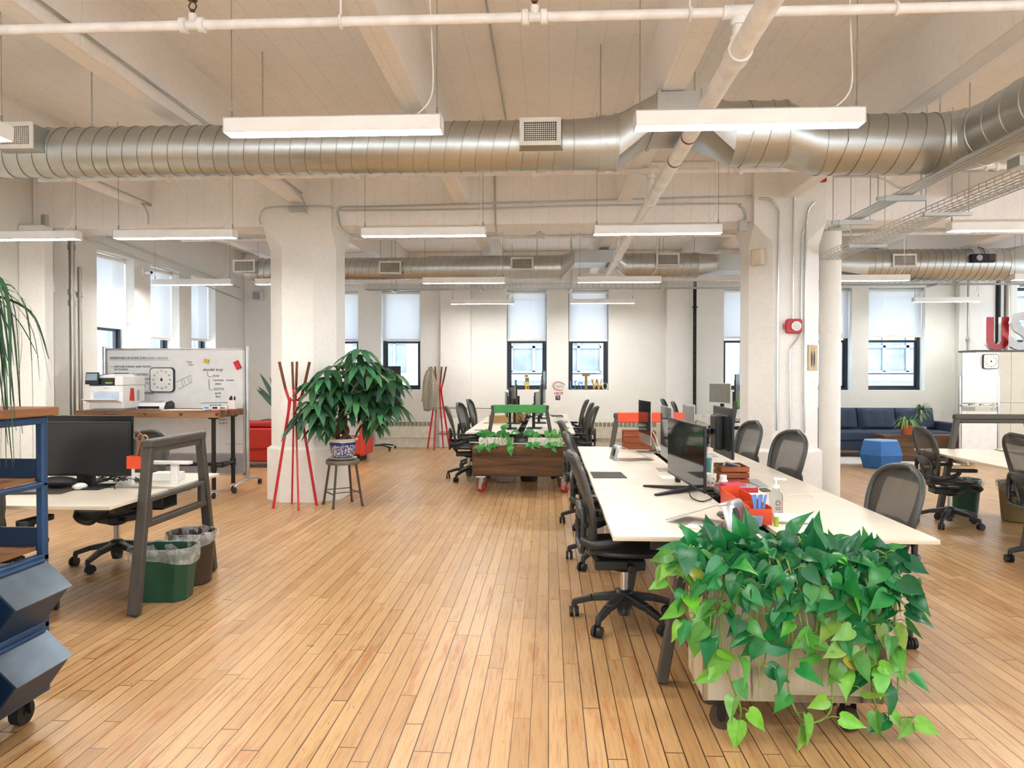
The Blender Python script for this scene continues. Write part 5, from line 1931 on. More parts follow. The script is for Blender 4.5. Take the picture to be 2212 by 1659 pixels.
def coat_rack(label, x, y, rot):
    t = thing('coat_rack', label, 'coat rack', (x, y, 0), rot, 'red coat racks')
    for k in range(4):
        a = R(45 + 90 * k)
        d = Vector((math.cos(a), math.sin(a), 0)); tn = Vector((-d.y, d.x, 0))
        l = MB().bar(d * 0.245, d * 0.055 + Vector((0, 0, 1.20)), 0.030, 0.018, tn)
        l.bar(d * 0.055 + Vector((0, 0, 1.20)), d * 0.052 + Vector((0, 0, 1.27)), 0.030, 0.018, tn)
        obj('leg', l, M['rack_red'], t)
        p = MB()
        p.bar(d * 0.075 + tn * 0.0 + Vector((0, 0, 1.05)), d * 0.062 + Vector((0, 0, 1.24)), 0.026, 0.016, tn)
        p.bar(d * 0.062 + Vector((0, 0, 1.24)), d * 0.10 + Vector((0, 0, 1.36)), 0.030, 0.02, tn)
        po = obj('prong', p, M['rack_red'], t)
        w = MB().bar(d * 0.10 + Vector((0, 0, 1.36)), d * 0.17 + Vector((0, 0, 1.68)), 0.030, 0.024, tn)
        obj('wood_tip', w, M['walnut'], po)
    m = MB().tube([(0.056 * math.cos(R(q)), 0.056 * math.sin(R(q)), 1.24) for q in range(0, 360, 24)], 0.011, 6, closed=True)
    obj('ring', m, M['rack_red'], t)
    return t


coat_rack('red coat rack with wooden tips in front of the first pillar, empty', -2.93, 8.42, R(-17))
coat_rack('far red coat rack with a grey cardigan hanging on it', at(950, 969, Z=0).x, 14.94, R(30))
# grey cardigan
M['knit'] = pm('grey_knit', '#9c9586', 0.9, var=0.12, scale=40, bump=0.4)
cx_, cy_ = at(932, 800, Y=14.86).x, 14.84
t = thing('cardigan', 'grey knit cardigan hanging on the far red coat rack', 'clothing', (cx_, cy_, 0))
rows = []
for i in range(14):
    f = i / 13
    z = 1.66 - 0.86 * f
    w = 0.04 + 0.10 * min(1, f * 2.2) - 0.02 * max(0, f - 0.8) * 5
    row = []
    for j in range(13):
        a = PI * (0.9 + 1.2 * j / 12)
        fl = 1 + 0.22 * math.sin(j * 1.9 + f * 2)
        row.append((w * math.cos(a) * fl - 0.02 * f, w * 0.8 * math.sin(a) * fl, z + 0.02 * math.sin(j)))
    rows.append(row)
obj('body', MB().sheet(rows), M['knit'], t, solid=0.012)
m = MB().tube(spline([(-0.05, -0.04, 1.60), (-0.10, -0.07, 1.40), (-0.13, -0.08, 1.15), (-0.15, -0.07, 0.98)], 6), [0.04 + 0.012 * math.sin(i / 3) + 0.01 * i / 18 for i in range(19)], 10)
obj('sleeve', m, M['knit'], t)

# ================================================================ seating by the windows
M['navy'] = pm('navy_fabric', '#39455a', 0.85, var=0.12, scale=60, bump=0.15)
M['sofa_red'] = pm('red_vinyl', '#a8251b', 0.45)
M['chair_coral'] = pm('coral_fabric', '#c8402e', 0.7)  # brighter red fabric of the lounge chair
t = thing('sofa', 'long navy tufted sofa under the wide end windows', 'sofa', (0, 0, 0))
sx0, sx1, sy0, sy1 = 4.55, 7.60, 13.95, 14.9
obj('base', MB().bx(sx0, sx1, sy0 + 0.03, sy1, 0.12, 0.30), M['navy'], t, bevel=0.02)
n = 4
wseat = (sx1 - 0.12 - sx0) / n
for k in range(n):
    a = sx0 + wseat * k
    obj('seat_cushion', MB().bx(a + 0.005, a + wseat - 0.005, sy0, sy1 - 0.2, 0.305, 0.46), M['navy'], t, bevel=0.03, seg=3)
    b = MB()
    rows = []
    for i in range(9):
        row = []
        for j in range(13):
            u, v = j / 12, i / 8
            edge = (1 - (2 * u - 1) ** 6) * (1 - (2 * v - 1) ** 6)
            dim = sum(math.exp(-(((u - c) / 0.09) ** 2 + ((v - d) / 0.14) ** 2)) for c in (0.3, 0.7) for d in (0.38, 0.72))
            row.append((a + 0.01 + (wseat - 0.02) * u, sy1 - 0.20 - 0.11 * edge + 0.05 * dim + 0.12 * v, 0.46 + 0.41 * v))
        rows.append(row)
    back = [[(p[0], sy1 - 0.02, p[2]) for p in r] for r in rows]
    b.sheet(rows)
    b.sheet([r[::-1] for r in back])
    edge_f = rows[-1]; edge_b = back[-1]
    b.sheet([edge_f, edge_b])
    b.sheet([[r[0] for r in back], [r[0] for r in rows]]); b.sheet([[r[-1] for r in rows], [r[-1] for r in back]])
    bo = obj('back_cushion', b, M['navy'], t)
    q = MB()
    for c in (0.3, 0.7):
        for d in (0.38, 0.72):
            q.ball((a + 0.01 + (wseat - 0.02) * c, sy1 - 0.20 - 0.11 + 0.05 + 0.12 * d - 0.005, 0.46 + 0.41 * d), 0.012, 8, 6)
    obj('button', q, M['black_matte'], bo)
obj('armrest', MB().bx(sx1 - 0.11, sx1, sy0, sy1, 0.12, 0.62), M['navy'], t, bevel=0.025)
for x in (sx0 + 0.1, 6.1, sx1 - 0.1):
    for y in (sy0 + 0.12, sy1 - 0.1): obj('leg', MB().cyl((x, y, 0), (x, y, 0.125), 0.02, seg=10), M['black_matte'], t)

t = thing('coffee_table', 'low reclaimed wooden beam table in front of the navy sofa', 'table')
obj('beam', MB().bx(5.86, 7.40, 13.25, 13.66, 0.012, 0.46), M['beam_wood'], t, bevel=0.015)
t = tag(obj('patch', MB().bx(4.3, 6.95, 12.85, 13.9, 0.0, 0.010), pm('pale_patch', '#e9e8e4', 0.95, bump=0.4)), 'pale rug under the beam table by the navy sofa', 'patch')  # thin pale sheet lying on the floor

M['pouf_blue'] = pm('blue_pouf', '#2f6aa8', 0.6)
t = thing('pouf', 'faceted blue pouf seat in front of the beam table', 'pouf', (at(1905, 1000, Y=12.4).x, 12.45, 0))
ring = lambda r, z, o: [(r * math.cos(R(60 * k + o)), r * math.sin(R(60 * k + o)) * 0.9, z) for k in range(6)]
A, B_, C_ = ring(0.30, 0.0, 10), ring(0.37, 0.22, 10), ring(0.30, 0.44, 10)
m = MB().add(A + B_ + C_, [(5, 4, 3, 2, 1, 0), (12, 13, 14, 15, 16, 17)] + [(r * 6 + k, r * 6 + (k + 1) % 6, r * 6 + 6 + (k + 1) % 6, r * 6 + 6 + k) for r in (0, 1) for k in range(6)])
obj('body', m, M['pouf_blue'], t, bevel=0.012)
obj('top', MB().prism([(0.285 * math.cos(R(60 * k + 10)), 0.285 * math.sin(R(60 * k + 10)) * 0.9) for k in range(6)], (0, 0, 0.441), (1, 0, 0), (0, 1, 0), (0, 0, 0.012)), pm('pouf_top', '#7ea3cf', 0.4), t)


def spiky(name, label, loc, pot, potmat, n, L, cols, arch=0.5, up=0.9, stem=0.0):
    t = thing(name, label, 'plant', loc)
    obj('pot', MB().lathe(pot, 24), potmat, t)
    h = pot[-1][1]
    obj('soil', MB().lathe([(pot[-1][0] or 0.05, h - 0.01), (0.0, h - 0.01)], 14), M['soil'], t)
    lf = MB()
    for i in range(n):
        a = rv(0, 6.28)
        b = Vector((0, 0, h + stem * rv(0.2, 1)))
        hh = Vector((math.cos(a), math.sin(a), 0))
        l = L * rv(0.6, 1.1)
        pts = spline([b, b + hh * l * 0.4 + Vector((0, 0, l * up * rv(0.3, 0.7))), b + hh * l * 0.9 + Vector((0, 0, l * (up - arch) * rv(0, 0.8)))], 4)
        s_ = Vector((-hh.y, hh.x, 0))
        lf.col = (*lerp(srgb(cols[0]), srgb(cols[1]), rv(0, 1)), 1)
        lf.sheet([[p - s_ * (0.014 * (1 - (k / 9) ** 2)), p + s_ * (0.014 * (1 - (k / 9) ** 2))] for k, p in enumerate(pts)])
    obj('foliage', lf, M['leaf_soft'], t)
    if stem:
        obj('stem', MB().cyl((0, 0, h - 0.02), (0, 0, h + stem), 0.012, seg=8), M['bark'], t)
    return t


spiky('spider_plant', 'spider plant in a terracotta pot on the beam table', (at(1960, 930, Y=13.4).x, 13.42, 0.461), [(0.08, 0), (0.105, 0.15), (0.115, 0.15), (0.115, 0.18), (0.1, 0.18), (0.095, 0.16)], M['terracotta'], 34, 0.30, ('#4f8a3a', '#a6cf7a'), 1.1, 0.8)
spiky('dracaena', 'taller striped plant in a white pot on the beam table', (at(1990, 930, Y=13.5).x, 13.52, 0.461), [(0.07, 0), (0.09, 0.03), (0.09, 0.13), (0.08, 0.13), (0.075, 0.11)], M['ceramic'], 70, 0.24, ('#3f6a4a', '#a8bfa0'), 0.9, 0.8, 0.36)

t = thing('sofa', 'red sofa mostly hidden behind the first pillar, beside the wide whiteboard', 'sofa')
obj('body', MB().bx(-5.3, -3.75, 11.85, 12.65, 0.10, 0.42), M['sofa_red'], t, bevel=0.03)
obj('backrest', MB().bx(-5.3, -3.75, 11.83, 12.05, 0.30, 0.66), M['sofa_red'], t, bevel=0.03)
obj('top_roll', MB().bx(-5.3, -3.75, 11.84, 12.06, 0.665, 0.77), M['sofa_red'], t, bevel=0.04, seg=3)
for x in (-5.2, -3.85): obj('leg', MB().bx(x - 0.03, x + 0.03, 11.95, 12.55, 0, 0.105), M['black_matte'], t)
t = thing('lounge_chair', 'coral red lounge chair edge peeking out past the first pillar', 'chair')
obj('seat', MB().bx(-3.75, -3.22, 12.75, 13.4, 0.12, 0.42), M['chair_coral'], t, bevel=0.04, seg=3)
obj('backrest', MB().prism([(0, 0.1), (0, 0.66), (0.1, 0.68), (0.62, 0.52), (0.65, 0.1)], (-3.30, 12.74, 0), (0, 1, 0), (0, 0, 1), (0.10, 0, 0)), M['chair_coral'], t, bevel=0.03)
obj('leg', MB().bx(-3.7, -3.3, 12.8, 13.3, 0, 0.125), M['black_matte'], t)

# television on a wheeled stand
t = thing('television', 'black television on a wheeled stand by the end wall, behind the money tree', 'television', (-3.55, 14.75, 0))
obj('body', MB().bx(-0.58, 0.58, -0.02, 0.03, 0.76, 1.69), M['black'], t, bevel=0.006)
obj('screen', MB().bx(-0.565, 0.565, -0.024, -0.02, 0.775, 1.675), pm('tv_screen', '#141012', 0.12), t)
obj('column', MB().bx(-0.05, 0.05, 0.031, 0.07, 0.06, 1.3), M['alu'], t)
m = MB()
for s_ in (-1, 1):
    m.tube(spline([(s_ * 0.05, 0.05, 0.09), (s_ * 0.25, -0.08, 0.10), (s_ * 0.42, -0.22, 0.07)], 5), 0.028, 8, flat=0.6)
    m.tube(spline([(s_ * 0.05, 0.05, 0.09), (s_ * 0.2, 0.2, 0.10), (s_ * 0.35, 0.33, 0.07)], 5), 0.028, 8, flat=0.6)
obj('base', m, M['black'], t)
for s_ in (-1, 1):
    for y in (-0.22, 0.33):
        obj('caster', MB().cyl((s_ * 0.40 - 0.015, y, 0.03), (s_ * 0.40 + 0.015, y, 0.03), 0.03, seg=14), M['caster'], t)

# ================================================================ cabinets, easel and letters in the far corner
M['cabinet'] = pm('cabinet_cream', '#ded8c6', 0.45, var=0.015)
CY0, CY1 = 14.05, 14.6
CXs = [at(2107, 800, Y=CY0).x + 0.64 * k for k in range(5)]
labs = ['cream cabinet unit behind the flip easel', 'cream cabinet unit under the red letter, next to the easel', 'cream cabinet unit cut by the picture edge', 'cream cabinet unit past the picture edge']
for k in range(4):
    x0, x1 = CXs[k], CXs[k + 1]
    t = thing('cabinet', labs[k], 'cabinet', (0, 0, 0), 0, 'cream cabinets')
    obj('carcass', MB().bx(x0 + 0.001, x1 - 0.001, CY0 + 0.02, CY1, 0.0, 1.945), M['cabinet'], t)
    for zz0, zz1, hz in ((0.10, 1.005, 0.80), (1.012, 1.94, 1.20)):
        for a, b, hx in ((x0 + 0.002, (x0 + x1) / 2 - 0.002, (x0 + x1) / 2 - 0.035), ((x0 + x1) / 2 + 0.002, x1 - 0.002, (x0 + x1) / 2 + 0.035)):
            dobj = obj('door', MB().bx(a, b, CY0, CY0 + 0.019, zz0, zz1), M['cabinet'], t, bevel=0.003)
            h = MB().tube([(hx, CY0, hz - 0.1), (hx, CY0 - 0.03, hz - 0.1), (hx, CY0 - 0.03, hz + 0.1), (hx, CY0, hz + 0.1)], 0.006, 8)
            obj('handle', h, M['steel'], dobj)
tag(obj('cabinet_shelf', MB().bx(CXs[0] - 0.02, CXs[4], CY0 - 0.02, CY1, 1.946, 1.975), M['desk_metal']), 'dark shelf board along the cabinet tops carrying the big letters', 'shelf')
# big letters U and S
M['sign_red'] = pm('sign_red', '#b3121f', 0.25)
M['sign_grey'] = pm('sign_grey', '#c4c6c6', 0.35)
M['sign_edge'] = pm('sign_edge', '#f1efe8', 0.4)
ux0, ux1 = at(2131, 700, Y=CY0 + 0.2).x, at(2180, 700, Y=CY0 + 0.2).x
uh, uw = 0.62, (ux1 - ux0)
out = [(0, uh), (0, 0.17)] + [(0.19 + 0.19 * math.cos(R(q)), 0.19 + 0.19 * math.sin(R(q))) for q in range(190, 271, 16)] + [(uw - 0.19 + 0.19 * math.cos(R(q)), 0.19 + 0.19 * math.sin(R(q))) for q in range(270, 351, 16)] + [(uw, 0.17), (uw, uh)]
th = 0.135
inn = [(uw - th, uh), (uw - th, 0.19)] + [(uw / 2 + (uw / 2 - th) * math.cos(R(q)), 0.19 + (0.19 - 0.11) * math.sin(R(q))) for q in range(-15, -180, -15)] + [(th, 0.19), (th, uh)]
t = thing('letter_sign', 'big glossy red letter U standing on the cabinet tops', 'letter sign', (ux0, CY0 + 0.2, 1.976), 0, 'big standing letters')


def ushape(m, y0, y1):
    L = out; I = inn[::-1]
    n = 40

    def resample(P):
        d = [0]
        for a, b in zip(P, P[1:]): d.append(d[-1] + math.dist(a, b))
        r = []
        for k in range(n + 1):
            q = d[-1] * k / n
            i = max(j for j in range(len(d)) if d[j] <= q + 1e-9); i = min(i, len(P) - 2)
            f = (q - d[i]) / max(1e-9, d[i + 1] - d[i])
            r.append((P[i][0] + (P[i + 1][0] - P[i][0]) * f, P[i][1] + (P[i + 1][1] - P[i][1]) * f))
        return r
    A, B = resample(L), resample(I)
    vs = [(a, y0, b) for a, b in A] + [(a, y0, b) for a, b in B] + [(a, y1, b) for a, b in A] + [(a, y1, b) for a, b in B]
    N = n + 1
    fs = []
    for k in range(n):
        fs += [(k, k + 1, N + k + 1, N + k), (2 * N + k, 3 * N + k, 3 * N + k + 1, 2 * N + k + 1), (k, 2 * N + k, 2 * N + k + 1, k + 1), (N + k, N + k + 1, 3 * N + k + 1, 3 * N + k)]
    fs += [(0, N, 3 * N, 2 * N), (n, 2 * N + n, 3 * N + n, N + n)]
    m.add(vs, fs)


m = MB(); ushape(m, 0.0, 0.012); obj('face', m, M['sign_red'], t)
m = MB(); ushape(m, 0.0125, 0.10); obj('return_edge', m, M['sign_edge'], t)
t = thing('letter_sign', 'big pale grey letter S beside the red one, cut by the picture edge', 'letter sign', (ux1 - 0.05, CY0 + 0.14, 1.976), 0, 'big standing letters')
so_ = text('S', 0.93, (ux1 - 0.06, CY0 + 0.10, 2.004), (1, 0, 0), (0, 0, 1), M['sign_grey'], t, 'face', 0.035, bold=0.03)
for k, (dx, rot) in enumerate(()): pass

# flip easel
ex0, ex1, ey = at(2079, 800, Y=12.9).x, at(2155, 800, Y=12.9).x, 12.9
t = thing('easel', 'flip easel whiteboard on aluminium legs in front of the cream cabinets', 'easel')
zt, zb = at(2110, 763, Y=ey).z, at(2110, 870, Y=ey).z
obj('board', MB().bx(ex0, ex1, ey - 0.01, ey + 0.008, zb, zt), M['board_white'], t, bevel=0.003)
m = MB()
m.bx(ex0 - 0.008, ex0 + 0.004, ey - 0.013, ey + 0.012, zb, zt); m.bx(ex1 - 0.004, ex1 + 0.008, ey - 0.013, ey + 0.012, zb, zt); m.bx(ex0, ex1, ey - 0.013, ey + 0.012, zt - 0.004, zt + 0.008)
obj('rim', m, M['alu'], t)
obj('pen_tray', MB().bx(ex0 - 0.03, ex1 + 0.02, ey - 0.09, ey + 0.01, zb - 0.06, zb - 0.045), M['alu'], t)
for x in (ex0 - 0.03, ex1 + 0.025):
    m = MB().bar((x, ey + 0.01, 0.05), (x, ey + 0.02, zb + 0.45), 0.035, 0.03)
    obj('leg', m, M['alu'], t)
    m = MB().bar((x, ey - 0.25, 0.06), (x, ey + 0.3, 0.06), 0.03, 0.03)
    for y in (-0.23, 0.28): m.cyl((x - 0.012, ey + y, 0.027), (x + 0.012, ey + y, 0.027), 0.027, seg=12)
    obj('foot', m, M['alu'], t)
obj('lower_panel', MB().bx(ex0, ex1, ey + 0.0, ey + 0.012, 0.14, zb - 0.14), M['white_plastic'], t)
obj('crossbar', MB().bx(ex0 - 0.03, ex1 + 0.03, ey, ey + 0.02, 0.10, 0.13), M['alu'], t)
timer_clock('t', 'small white timer clock clipped to the flip easel', at(2138, 781, Y=ey - 0.012), 0.25, (1, 0, 0), (0, -1, 0))
for px, c, lab in ((2086, 'black', 'black and white marker lying at one end of the easel tray'), (2110, 'black', 'dark marker cap in the middle of the easel tray'), (2133, 'grey_plastic', 'grey marker lying near the easel leg')):
    p = at(px, 873, Y=ey - 0.05)
    m = MB().cyl((-0.06, 0, 0.012), (0.05, 0.01, 0.012), 0.011, seg=10)
    m.mi = 1; m.cyl((0.05, 0.01, 0.012), (0.075, 0.012, 0.012), 0.013, seg=10)
    t = obj('marker_pen', m, [M['white_plastic'], M[c]], loc=(p.x, ey - 0.04, zb - 0.045)); tag(t, lab, 'marker', 'markers on the easel tray')
# ================================================================ screens and desk things
def monitor(label, loc, rotz, w=0.61, h=0.37, zc=1.02, stand='flat', back='black', portrait=False, th=0.028, z0=0.741, gloss=None):
    """local: the screen looks to -Y; base on the desk"""
    t = thing('monitor', label, 'monitor', (loc[0], loc[1], z0), rotz, 'desk monitors')
    if portrait: w, h = h, w
    c = zc - z0
    b = MB().bx(-w / 2, w / 2, 0, th * 0.6, c - h / 2, c + h / 2)
    b.box((0, th * 0.8, c), (w * 0.75, th * 0.7, h * 0.7))
    obj('housing', b, M[back], t, bevel=0.004)
    obj('screen', MB().bx(-w / 2 + 0.010, w / 2 - 0.010, -0.002, 0.0, c - h / 2 + 0.018, c + h / 2 - 0.010), gloss or M['screen'], t)
    if stand == 'flat':
        obj('stand_neck', MB().bx(-0.035, 0.035, th + 0.012, th + 0.05, 0.012, c), M['black_matte'], t, bevel=0.006)
        obj('stand_base', MB().bx(-0.13, 0.13, -0.06, 0.16, 0, 0.014), M['black_matte'], t, bevel=0.01)
    elif stand == 'v':
        n = MB().bar((0, 0.06, 0.015), (0, 0.055, c + 0.05), 0.05, 0.035)
        obj('stand_neck', n, M['black_matte'], t, bevel=0.008)
        m = MB()
        for s_, yy in ((-1, -0.24), (1, -0.24)):
            m.bar((0, 0.06, 0.020), (s_ * 0.20, yy, 0.006), 0.06, 0.024, None, 0.03, 0.012)
        m.bar((0, 0.05, 0.02), (0, 0.20, 0.006), 0.06, 0.024, None, 0.04, 0.012)
        obj('stand_base', m, M['black_matte'], t, bevel=0.004)
    elif stand == 'arm':
        m = MB().cyl((0, 0.34, 0), (0, 0.34, c - 0.02), 0.022, seg=12)
        m.bar((0, 0.34, c - 0.04), (0.12, 0.2, c - 0.01), 0.05, 0.04); m.bar((0.12, 0.2, c - 0.01), (0, 0.09, c), 0.045, 0.04)
        obj('arm', m, M['black'], t, bevel=0.006)
        obj('mount_box', MB().bx(-0.09, 0.09, th, 0.085, c - 0.13, c + 0.12), M['black'], t, bevel=0.008)
    return t


def imac(label, loc, rotz, w=0.53, z0=0.741):
    t = thing('desktop_computer', label, 'computer', (loc[0], loc[1], z0), rotz, 'silver all-in-one computers')
    h = 0.44
    zb = 0.09
    m = MB().bx(-w / 2, w / 2, 0, 0.008, zb, zb + h)
    m.prism([(-w / 2 + 0.005, 0.008), (w / 2 - 0.005, 0.008), (w * 0.25, 0.04), (-w * 0.25, 0.04)], (0, 0, zb + 0.01), (1, 0, 0), (0, 1, 0), (0, 0, h - 0.02))
    obj('housing', m, M['alu'], t, bevel=0.003)
    obj('screen', MB().bx(-w / 2 + 0.004, w / 2 - 0.004, -0.002, 0, zb + 0.10, zb + h - 0.004), M['glossy_screen'], t)
    m = MB().bar((0, 0.035, 0.22), (0, 0.12, 0.006), 0.16, 0.008)
    m.bx(-0.09, 0.09, -0.07, 0.125, 0, 0.007)
    obj('stand', m, M['alu'], t, bevel=0.003)
    return t


M['glossy_screen'] = pm('glossy_screen', '#17181a', 0.06, var=0.02)
monitor('wide black monitor on a splayed stand, nearest on the long bench', (0.93, 5.13), R(-90 + 4), 0.98, 0.42, 1.01, 'v', gloss=M['glossy_screen'])
imac('silver all-in-one computer just past the wide black monitor', (0.98, 6.25), R(-90), 0.56)
imac('silver all-in-one computer furthest along the long bench, by the wooden crate', (0.98, 7.63), R(-90 + 6))
imac('silver all-in-one computer facing the far side of the long bench', (1.28, 6.80), R(90))
monitor('black monitor on an arm seen from behind across the long bench', (1.30, 5.55), R(90), 0.60, 0.36, 1.12, 'arm')
# centre bench
for lab, x, y, r, p, zc in (
    ('black monitor nearest the green arch on the aisle side, seen edge on', -0.62, 10.75, -90 + 6, False, 1.10),
    ('black monitor second from the green arch on the aisle side', -0.60, 11.85, -90 - 5, False, 1.14),
    ('black monitor by the window on the aisle side of the green-ended bench', -0.60, 13.3, -90 + 5, True, 1.14),
    ('black monitor nearest the green arch on the side with three chairs', -0.16, 10.85, 90 - 6, False, 1.10),
    ('black monitor second from the green arch on the side with three chairs', -0.10, 12.0, 90 + 4, True, 1.16),
    ('tall black monitor against the yellow cubes window', -0.08, 13.2, 90 - 8, True, 1.30),
    ('pale grey screen facing the aisle past the orange arch', 2.96, 13.0, -90 + 25, False, 1.20),
    ('black monitor seen from behind next to the second pillar', 3.12, 12.4, 90 - 25, True, 1.24),
    ('black monitor by the pillar in front of the far window', 3.55, 13.3, 90 - 20, False, 1.12),
):
    monitor(lab, (x, y), R(r), 0.58, 0.35, zc, 'flat', portrait=p, gloss=pm('pale_screen', '#8f8d84', 0.3) if 'pale grey' in lab else None, back='white_plastic' if 'pale grey' in lab else 'black')
# left desk
monitor('dark monitor facing the room, in front on the desk by the blue cart', (-3.24, 5.02), R(2), 0.64, 0.38, 1.02, 'flat')
monitor('dark monitor back behind the front one on the desk by the blue cart', (-3.44, 5.36), R(180), 0.72, 0.40, 1.035, 'flat')


def item(name, label, cat, mb, mats, loc, rotz=0, group=None, **k):
    o = obj(name, mb, mats, None, loc=loc, rotz=rotz, **k)
    return tag(o, label, cat, group)


ZD = 0.7405


def laptop_stand(label, x, y, rz=0):
    t = thing('laptop_stand', label, 'laptop stand', (x, y, ZD), rz, 'bent silver laptop stands')
    prof = spline([(-0.20, 0, 0.012), (-0.05, 0, 0.068), (0.08, 0, 0.122), (0.115, 0, 0.128), (0.135, 0, 0.10), (0.155, 0, 0.03), (0.162, 0, 0.003)], 5)
    rows = [[(p.x, -0.125 + 0.02 * max(0, -p.x) * 3, p.z), (p.x, 0.125 - 0.02 * max(0, -p.x) * 3, p.z)] for p in prof]
    obj('plate', MB().sheet(rows), M['alu'], t, solid=0.006)
    obj('foot', MB().bx(0.10, 0.168, -0.12, 0.12, 0, 0.006), M['alu'], t)
    obj('cable_hole', MB().prism([(0.025 * math.cos(R(q)), 0.035 * math.sin(R(q))) for q in range(0, 360, 24)], (0.152, 0, 0.07), (0, 1, 0), (-0.25, 0, 1), (0.004, 0, 0.001)), M['desk_dark'], t)
    for s_ in (-1, 1): obj('stop', MB().cyl((-0.195, s_ * 0.06, 0.015), (-0.20, s_ * 0.06, 0.03), 0.008, seg=8), M['white_plastic'], t)
    return t


laptop_stand('bent silver laptop stand beside the orange organizer, nearest the pothos', 0.865, 4.02, R(-38))
laptop_stand('bent silver laptop stand in front of the far all-in-one computers', 0.76, 6.98, R(180 + 8))


def flat(name, label, cat, px, mat, h=0.004, bevel=0):
    P = [at(*p, Z=ZD) for p in px]
    c = sum(P, Vector()) / len(P)
    poly = [(p.x - c.x, p.y - c.y) for p in P]
    m = MB().prism(poly, (0, 0, 0), (1, 0, 0), (0, 1, 0), (0, 0, h))
    return item(name, label, cat, m, mat, (c.x, c.y, ZD), bevel=bevel)


M['pad'] = pm('charcoal_pad', '#454443', 0.7)
flat('desk_pad', 'charcoal desk pad on the aisle side of the long bench', 'desk pad', [(1282, 1033), (1355, 1033), (1341, 1020.5), (1275, 1020)], M['pad'])
flat('desk_pad', 'pale translucent pad between the charcoal pad and the wide monitor', 'desk pad', [(1432, 1036), (1475, 1036), (1462, 1027), (1420, 1027)], M['paper'], 0.003)
flat('notebook', 'open white notebook at the bench edge above the pothos', 'notebook', [(1478, 1142), (1545, 1145), (1562, 1132), (1497, 1130)], M['paper'], 0.012, 0.003)
t = flat('notebook', 'brown notebook with a phone on top beside the laptop stand', 'notebook', [(1560, 1122), (1600, 1121), (1588, 1110), (1548, 1111)], M['walnut'], 0.010, 0.002)
flat('tablet', 'grey tablet lying by the armed monitor', 'tablet', [(1533, 987), (1552, 987), (1540, 980), (1524, 980)], M['grey_plastic'], 0.006)
P = at(1574, 1115, Z=ZD)
item('phone', 'blue-grey phone lying on the brown notebook', 'phone', MB().bx(-0.035, 0.035, -0.06, 0.06, 0, 0.008), pm('phone_glass', '#6d8494', 0.15), (P.x, P.y, ZD + 0.0105), R(70), bevel=0.003)

# orange organizer in the desk trough
ox, oy0, oy1 = 1.13, 4.0, 4.66
t = thing('desk_organizer', 'orange metal tray organizer standing along the bench middle', 'organizer', (ox, oy0, ZD))
m = MB()
L = oy1 - oy0
m.bx(-0.06, 0.06, 0, L, 0, 0.004)
m.bx(-0.06, -0.056, 0, L, 0.004, 0.095); m.bx(0.056, 0.06, 0, L, 0.004, 0.095); m.bx(-0.056, 0.056, 0, 0.004, 0.004, 0.085); m.bx(-0.056, 0.056, L - 0.004, L, 0.004, 0.11)
obj('tray', m, M['orange_panel'], t)
obj('divider', MB().bx(-0.056, 0.056, 0.24, 0.244, 0.004, 0.085), M['orange_panel'], t)
obj('liner', MB().bx(-0.055, 0.055, 0.005, L - 0.005, 0.0045, 0.012), M['black_matte'], t)
M['pen_blue'] = pm('pen_blue', '#5b86c4', 0.4)
for k in range(5):
    item('pen', 'blue pen standing in the orange organizer among others', 'pen', MB().bar((0, 0, 0.0), (0.03 - 0.012 * k, 0.02, 0.135), 0.011, 0.011), M['pen_blue'], (ox + 0.02 - 0.012 * k * 0.5, oy0 + 0.06 + 0.015 * (k % 2), ZD + 0.013), 0, 'blue pens in the orange organizer')

# sanitizer bottle
M['clear'] = pm('clear_plastic', '#dfe4e3', 0.08)
M['clear'].node_tree.nodes['Principled BSDF'].inputs['Transmission Weight'].default_value = 0.85
M['clear'].node_tree.nodes['Principled BSDF'].inputs['IOR'].default_value = 1.2
p = at(1676, 1118, Z=ZD)
t = thing('pump_bottle', 'clear pump bottle of hand gel on the bench beside the orange organizer', 'bottle', (p.x, p.y, ZD))
obj('bottle', MB().lathe([(0.034, 0), (0.037, 0.006), (0.037, 0.115), (0.034, 0.135), (0.018, 0.155), (0.016, 0.17)], 20), M['clear'], t)
m = MB().cyl((0, 0, 0.165), (0, 0, 0.185), 0.018, seg=14); m.cyl((0, 0, 0.185), (0, 0, 0.215), 0.006, seg=10)
m.bx(-0.014, 0.014, -0.014, 0.014, 0.212, 0.224); m.bar((0, 0, 0.219), (0.055, -0.005, 0.215), 0.014, 0.010)
obj('pump', m, M['white_plastic'], t)
m = MB().tube([(0.012 * math.cos(R(q)), -0.038, 0.088 + 0.012 * math.sin(R(q))) for q in range(0, 360, 20)], 0.0016, 4, closed=True)
m.bx(-0.016, 0.016, -0.0385, -0.0375, 0.060, 0.063); m.bx(-0.013, 0.013, -0.0385, -0.0375, 0.050, 0.053)
obj('label_mark', m, M['black'], t)
obj('blue_label', MB().bx(0.0, 0.02, -0.036, -0.034, 0.02, 0.035), M['pen_blue'], t)
p = at(1636, 1136, Z=ZD)
item('cup', 'small blue-grey cup next to the laptop stand foot', 'cup', MB().lathe([(0.022, 0), (0.03, 0.05), (0.027, 0.05), (0.02, 0.006), (0, 0.006)], 18), pm('cup_blue', '#8d9bb5', 0.4), (p.x, p.y, ZD))
p = at(1712, 1130, Z=ZD)
item('paper_roll', 'white paper roll lying behind the pothos crown', 'paper roll', MB().cyl((-0.10, 0, 0.026), (0.10, 0, 0.026), 0.026, seg=18), M['paper'], (p.x, p.y, ZD), R(-6))
p = at(1677, 1137, Z=ZD)
